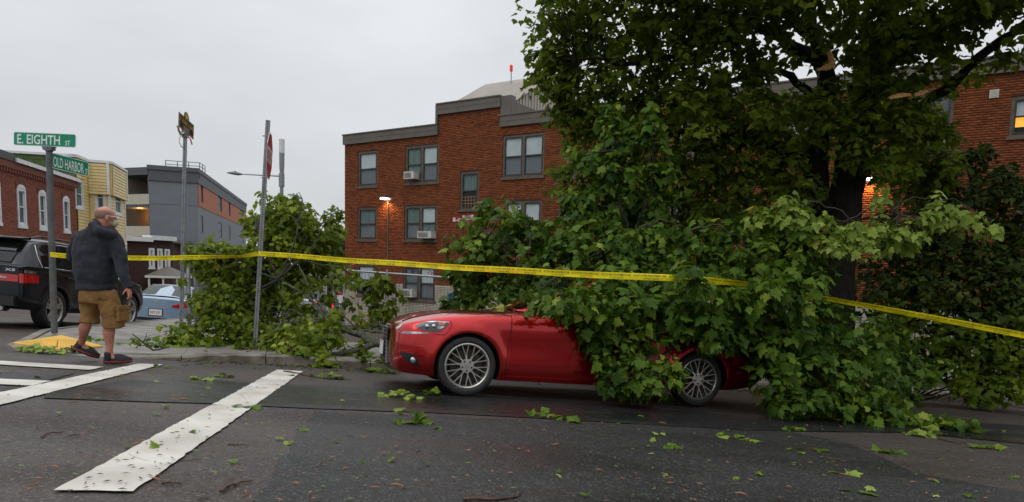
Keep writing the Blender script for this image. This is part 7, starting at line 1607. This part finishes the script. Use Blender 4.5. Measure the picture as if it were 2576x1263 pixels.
# ------------------------------------------------------------------ things seen low through the fence
lot = MB(); q = [P(560, 830, 17.5), P(1000, 830, 17.5)]
def farcar(u, v, d, head, mt, label, lights=True):
    p = P(u, v, d); o_ = Vector((p.x, p.y, max(p.z, G(p.x, p.y)))) ; M_ = carmatrix(o_, head); t = thing('distant_car', label, 'car', M=M_)
    mb = MB(); sec = [(-.9, .25), (-.92, .6), (-.85, .9), (.85, .9), (.92, .6), (.9, .25)]; rows = [[Vector((x, y * s_, .2 + (z - .2) * h)) for y, z in sec] for x, s_, h in ((0, .8, .6), (.2, .95, .85), (1.2, 1, 1), (3.6, 1, 1.05), (4.3, .96, 1), (4.5, .85, .85))]; mb.grid(rows, close=True); mb.add(rows[0], [tuple(range(6))]); mb.add(rows[-1], [tuple(range(6))[::-1]]); mb.build('body', mt, t, world=False, smooth=40)
    mb = MB(); rows = [[Vector((x, -w1, .9)), Vector((x, -w2, z)), Vector((x, w2, z)), Vector((x, w1, .9))] for x, w1, w2, z in ((1.1, .75, .7, .92), (1.8, .8, .62, 1.4), (3.2, .8, .62, 1.42), (4.1, .75, .7, .95))]; mb.grid(rows); mb.build('cabin', M_carglass, t, world=False, smooth=40)
    for x in (.85, 3.6):
        for y in (-.88, .72): mb = MB(); mb.tube([Vector((x, y, .32)), Vector((x, y + .16, .32))], .32, 16); mb.build('wheel', M_rubber, t, world=False)
    for y in (-.7, .7):
        mb = MB(); mb.box((4.48, y, .75), (.06, .28, .14)); mb.build('brake_light', mat('lit brake light', (.8, .02, .02), emit=(1, .03, .03), es=4) if 'bl' not in MW else MW['bl'], t, world=False)
MW['bl'] = mat('lit red lamp', (.8, .02, .02), emit=(1, .04, .03), es=1.2)
M_silv = mat('silver paint', (.4, .41, .42), rough=.3, metal=.5, coat=.6); M_cwhite = mat('white car paint', (.6, .6, .6), rough=.3, coat=.8)
farcar(822, 800, 44, Vector((-.5, 1, 0)), M_silv, 'silver car with lit brake lights beyond the chain link fence'); farcar(745, 790, 50, Vector((-.5, 1, 0)), M_cwhite, 'distant white car behind the leaves left of the silver car')
ts = P(836, 775, 40); b = Vector((ts.x, ts.y, G(ts.x, ts.y))); o = thing('traffic_light', 'small traffic light showing red far beyond the fence', 'traffic light', b); mb = MB(); mb.tube([b, ts], .07, 6); mb.build('pole', M_steel_dark, o); mb = MB(); mb.box(ts + Vector((0, 0, 0)), (.4, .3, 1.0)); mb.build('housing', M_black, o); mb = MB(); mb.disc(ts + Vector((0, -.16, .25)), (0, -1, 0), .10, .04, 12); mb.build('red_lamp', MW['bl'], o)
ts = P(855.5, 758, 30); b = Vector((ts.x, ts.y, G(ts.x, ts.y))); o = thing('small_notice_sign', 'small white notice with red top beyond the fence beside the brick block', 'sign', b); mb = MB(); mb.tube([b, ts], .03, 6); mb.build('post', M_steel_dark, o); mb = MB(); mb.box(ts + Vector((0, -.04, .1)), (.26, .02, .34)); mb.build('panel', M_white, o); mb = MB(); mb.box(ts + Vector((0, -.053, .33)), (.26, .004, .1)); mb.build('red_header', MW['bl'] if False else M_stopred, o)
# small blue sign half hidden by the limb
p_ = P(1135, 760, 14.0); b = Vector((p_.x, p_.y, G(p_.x, p_.y))); o = thing('blue_sign', 'small blue sign on the fence half hidden behind leaves above the red bonnet', 'sign', b); mb = MB(); mb.box(p_, (.16, .02, .36)); mb.build('panel', mat('blue sign paint', (.01, .12, .22), rough=.4), o)

# ------------------------------------------------------------------ litter on the ground
M_chip = mat('wood chip', (.32, .13, .045), (.20, .07, .025), rough=.6, scale=20)
def sprig(u, v, wpx, n, label, group=None, mt=G_mid, hmax=.03, dz=0., nm='leaf_sprig', size=(.07, .12)):
    c = GP(u, v, dz); k = c.y / FPX; t = thing(nm, label, 'leaves', c, group); wdt = wpx * k / 2
    pos = np.zeros((n, 3)); 
    for i in range(n): x = rnd.uniform(-1, 1) * wdt; y = rnd.uniform(-1, 1) * wdt * .35; pos[i] = (c.x + x, c.y + y, G(c.x + x, c.y + y) + dz + .012 + rnd.random() * hmax * (1 - abs(x) / max(wdt, .01) * .7))
    tip = rng.normal(size=(n, 3)); tip[:, 2] *= .25; tip[:, 2] -= .05; nr2 = rng.normal(size=(n, 3)) * (.35 + hmax * 2); nr2[:, 2] += 1.3; sz = rng.uniform(*size, n)
    put_leaves(t, pos, tip, nr2, sz, np.clip(rng.normal(.6, .2, n), 0, 1), mt, single=300)
    if n > 2:
        mb = MB(); a_ = rnd.uniform(-.5, .5); d_ = Vector((math.cos(a_), math.sin(a_), 0)); e1, e2 = c - d_ * wdt * .6, c + d_ * wdt * .9; pts = [Vector((p.x, p.y, G(p.x, p.y) + dz + .012)) for p in (e1, e1.lerp(e2, .5) + Vector((0, .03, 0)), e2)]; mb.tube(pts, [.002, .003, .004], 5); mb.build('stem', M_twig, t)
    return t
big = [(100, 888, 120, 34, 'long heap of green maple leaves at the left behind the crossing line', .12, 0), (182, 889, 60, 14, 'leaf heap beside the left shoe of the man', .1, 0), (365, 872, 120, 40, 'pile of maple leaves on the pavement beside the bare dark twig', .12, SW), (246, 858, 34, 8, 'small green leaf bunch on the pavement between the legs and the pad', .08, SW),
       (505, 958, 52, 5, 'flat leaf pair on the asphalt right of the crossing corner', .04, 0), (565, 948, 40, 5, 'small leaf bunch on the asphalt near the kerb', .05, 0), (830, 952, 85, 16, 'leaf bunch on the road at the end of the long white line', .06, 0), (935, 912, 90, 24, 'leafy sprig on the kerb just left of the red bumper', .14, SW), (960, 938, 90, 22, 'leaf heap in the gutter under the red bumper', .1, 0),
       (1005, 1001, 95, 16, 'crumpled leaf sprig on the road below the red front bumper', .08, 0), (1080, 995, 50, 8, 'small leaf sprig left of the front wheel', .07, 0), (1022, 1066, 60, 7, 'upright maple leaf sprig in the road below the front wheel', .14, 0), (1060, 1066, 50, 6, 'flat leaves beside the upright leaf sprig', .03, 0), (1370, 1050, 100, 11, 'long flat pale leaf sprig on the road below the car door', .03, 0), (1430, 1062, 70, 7, 'tail end of the long pale leaf sprig below the door', .02, 0),
       (619, 1027, 40, 3, 'green leaf lying on the long white line', .05, 0), (405, 924, 34, 3, 'green leaf on the tip of the crossing line', .04, 0), (2000, 1083, 70, 7, 'leaf sprig on the road below the fallen limb', .05, 0), (1830, 1098, 70, 5, 'pale leaves near a brown twig right of the centre', .03, 0), (1860, 1108, 60, 4, 'flat green leaves right of the brown twig', .02, 0), (1690, 1128, 60, 5, 'feathery leaf sprig on the asphalt at lower centre right', .02, 0),
       (2320, 1098, 90, 14, 'leaf heap on the road at the end of the limb tail', .06, 0), (2440, 1085, 80, 12, 'green leaves past the end of the limb tail', .05, 0), (2480, 1010, 130, 34, 'leafy sprig on the road edge at the right under the tape', .14, 0), (2560, 1005, 60, 16, 'leaf clump cut by the right picture edge', .14, 0), (2380, 1000, 90, 20, 'pale leaf clump on the road beside the right kerb', .1, 0), (2230, 1140, 80, 6, 'scattered flat leaves on the brown asphalt at right', .02, 0), (2480, 1130, 80, 7, 'dark leaves on the brown asphalt near the right edge', .04, 0), (2040, 1135, 60, 3, 'single flat leaves below the limb on the dark asphalt', .02, 0), (2120, 1195, 60, 3, 'blurred green leaf low on the right', .02, 0), (2150, 1240, 50, 2, 'green leaf near the bottom right corner', .02, 0)]
for u, v, wpx, n, lb_, hm_, dz in big: sprig(u, v, wpx, n, lb_, None, G_mid if rnd.random() < .6 else G_lit, hm_, dz)
cnt = 0
while cnt < 70:
    u, v = rnd.uniform(0, 2576), 925 + (rnd.random() ** 1.4) * 330
    if 980 < u < 2250 and v < 1010: continue
    if rnd.random() > .35 + .65 * u / 2576: continue
    sprig(u, v, 20, rnd.choice((1, 1, 2)), 'single small green maple leaf lying flat on the wet road', 'single leaves scattered on the road', rnd.choice((G_mid, G_mid, G_lit)), .01, .004, 'fallen_leaf', (.03, .06)); cnt += 1
def twig(path, r, label, mt=M_twig, group=None, dz=.0, fork=None, nm='twig'):
    pts = [GP(u, v, dz) for u, v in path]; pts = [Vector((p.x, p.y, G(p.x, p.y) + dz + r * .9 + .004 + (h if isinstance(h, float) else 0))) for p, h in zip(pts, [0.] * len(pts))]; pts = wig(pts, r * .8, 3)
    t = thing(nm, label, 'twig', pts[0], group); mb = MB(); mb.tube(pts, [r * (1 - .5 * i / len(pts)) for i in range(len(pts))], 6)
    if fork: a_, b_ = [GP(*q_, dz) for q_ in fork]; mb.tube([a_ + Vector((0, 0, r)), b_ + Vector((0, 0, r * 3))], [r * .7, r * .3], 5)
    mb.build('stem', mt, t); return t
twig([(556, 1242), (575, 1228), (600, 1221), (634, 1214)], .008, 'reddish curved twig on the asphalt at the bottom left of centre', fork=((575, 1228), (569, 1220)))
twig([(105, 1103), (118, 1094), (160, 1089)], .005, 'thin curved reddish twig left of the long white line')
twig([(407, 1220), (430, 1219), (456, 1223)], .008, 'short dark twig right of the near end of the white line'); twig([(573, 1120), (600, 1121), (625, 1124)], .005, 'thin twig lying across the brown asphalt'); twig([(415, 1159), (470, 1162), (510, 1157)], .003, 'straw coloured stalk on the white line')
twig([(1165, 1262), (1240, 1262), (1290, 1256), (1310, 1245)], .009, 'orange brown curved stick at the bottom edge centre'); twig([(714, 937), (760, 944), (830, 955), (860, 953)], .012, 'long brown branch at the far end of the white line', dz=.0)
twig([(2080, 1157), (2110, 1160), (2140, 1163)], .008, 'brown stick on the dark asphalt at lower right'); twig([(1816, 1099), (1850, 1102), (1880, 1105)], .006, 'thin brown stick between pale leaves'); twig([(2360, 1105), (2400, 1115), (2440, 1118)], .006, 'brown twig at the end of the leaf tail')
twig([(2250, 1020), (2330, 1005), (2420, 990), (2500, 1012), (2580, 1030)], .012, 'long dark branch lying along the right kerb', M_twigdark)
# leaves lying on the wet bonnet
hb_ = P(1268, 775, 7.95); t = thing('leaf_sprig', 'small bright leaf bunch lying on the rear of the red bonnet', 'leaves', hb_)
n = 12; put_leaves(t, np.array([P(1240 + rnd.random() * 62, 776 - rnd.random() * 5, 7.9 + rnd.random() * .2)[:] for _ in range(n)]), rng.normal(size=(n, 3)) * (1, 1, .3), rng.normal(size=(n, 3)) * .4 + (0, -.5, 1), rng.uniform(.06, .11, n), np.full(n, .75), G_lit, 300)
# bare twig sticking up on the pavement
p0 = GP(393, 884, SW); t = thing('bare_twig', 'bare dark forked twig rising from the leaves on the pavement', 'twig', p0); d0 = p0.y
mb = MB(); mb.tube([P(333, 840, d0), P(352, 855, d0), P(372, 872, d0), P(386, 881, d0), P(400, 879, d0), P(425, 873, d0)], [.006, .009, .011, .012, .011, .007], 6); mb.tube([P(360, 862, d0), P(366, 852, d0), P(369, 838, d0)], [.007, .005, .003], 5); mb.build('stem', M_twigdark, t)
p0 = GP(144, 872, .05); t = thing('bare_twig', 'tiny dark twig standing on the yellow tactile paving', 'twig', p0); mb = MB(); mb.tube([P(143, 876, p0.y), P(144, 864, p0.y), P(146, 854, p0.y)], [.006, .005, .003], 5); mb.build('stem', M_twigdark, t)
# chips and splinters: the larger ones as things, the rest as litter
for i in range(44):
    u, v = rnd.uniform(20, 2560), 960 + rnd.random() * 300
    if 990 < u < 1900 and v < 1015: continue
    c = GP(u, v, .006); a_ = rnd.uniform(0, 3.1); L_ = rnd.uniform(.012, .045); mb = MB(); d_ = Vector((math.cos(a_), math.sin(a_), 0)) * L_; mb.tube([c - d_ + Vector((0, 0, SX * d_.x + SY * d_.y + .004)), c + Vector((0, 0, .01)), c + d_ + Vector((0, 0, .004 - SX * d_.x - SY * d_.y))], [.002, rnd.uniform(.004, .007), .002], 5, flat=.6)
    solo('wood_splinter', mb, rnd.choice((M_chip, M_twig, M_chip, M_twigdark)), 'small orange brown splinter of torn wood lying on the wet road', 'wood splinter', 'wood splinters scattered on the road', origin=c)
V = []; F_ = []; mi = []
for i in range(950):
    u, v = rnd.uniform(-50, 2620), 925 + (rnd.random() ** .9) * 345; c = GP(u, v, 0)
    if c.y < 1 or (990 < u < 1950 and v < 1000): continue
    a_ = rnd.uniform(0, 6.3); l_ = rnd.uniform(.006, .028); w2 = rnd.uniform(.002, .006); d_ = Vector((math.cos(a_), math.sin(a_), 0)); s_ = Vector((-d_.y, d_.x, 0)); z_ = .017 + rnd.uniform(0, .004); b = len(V)
    for q_ in (d_ * l_, s_ * w2, d_ * -l_, s_ * -w2): p = c + q_; V.append((p.x, p.y, G(p.x, p.y) + z_))
    V.append((c.x, c.y, G(c.x, c.y) + z_ + .005)); 
    for k in range(4): F_.append((b + k, b + (k + 1) % 4, b + 4)); mi.append(0)
    m_ = rnd.choice((0, 1, 1, 2, 2, 3)); mi[-4:] = [m_] * 4
M_gbit = mat('shredded leaf', (.10, .17, .03), rough=.5)
o = tris('leaf_litter', np.array(V), np.array(F_), [M_chip, M_twig, M_twigdark, M_gbit], None, midx=mi); props(o, 'fine scattered bits of leaf, bark and splinters all over the wet road', 'litter', None, 'stuff')
# gutter leaves along the kerb
blg = []
P_ = []; T_ = []; 
for i in range(900):
    s_ = rnd.uniform(-2.5, 14); c = K(s_) + Nn * (-abs(rnd.gauss(0, .28)) - .02); onk = rnd.random() < .25
    if onk: c = K(s_) + Nn * abs(rnd.gauss(.4, .6)); 
    P_.append((c.x, c.y, G(c.x, c.y) + .015 + (SW if onk and (c - K(s_)).dot(Nn) > .0 else 0)))
P_ = np.array(P_); n = len(P_); o = leafmesh('gutter_leaves', P_, rng.normal(size=(n, 3)) * (1, 1, .1), rng.normal(size=(n, 3)) * .3 + (0, 0, 1), rng.uniform(.03, .08, n), rng.random(n), leafmat('mixed gutter leaf', [(0, (.03, .02, .01)), (.45, (.10, .05, .02)), (.6, (.05, .09, .02)), (1, (.10, .16, .03))]), None, lod=1)
props(o, 'line of small wet leaves and scraps gathered in the gutter along the kerb', 'litter', None, 'stuff')
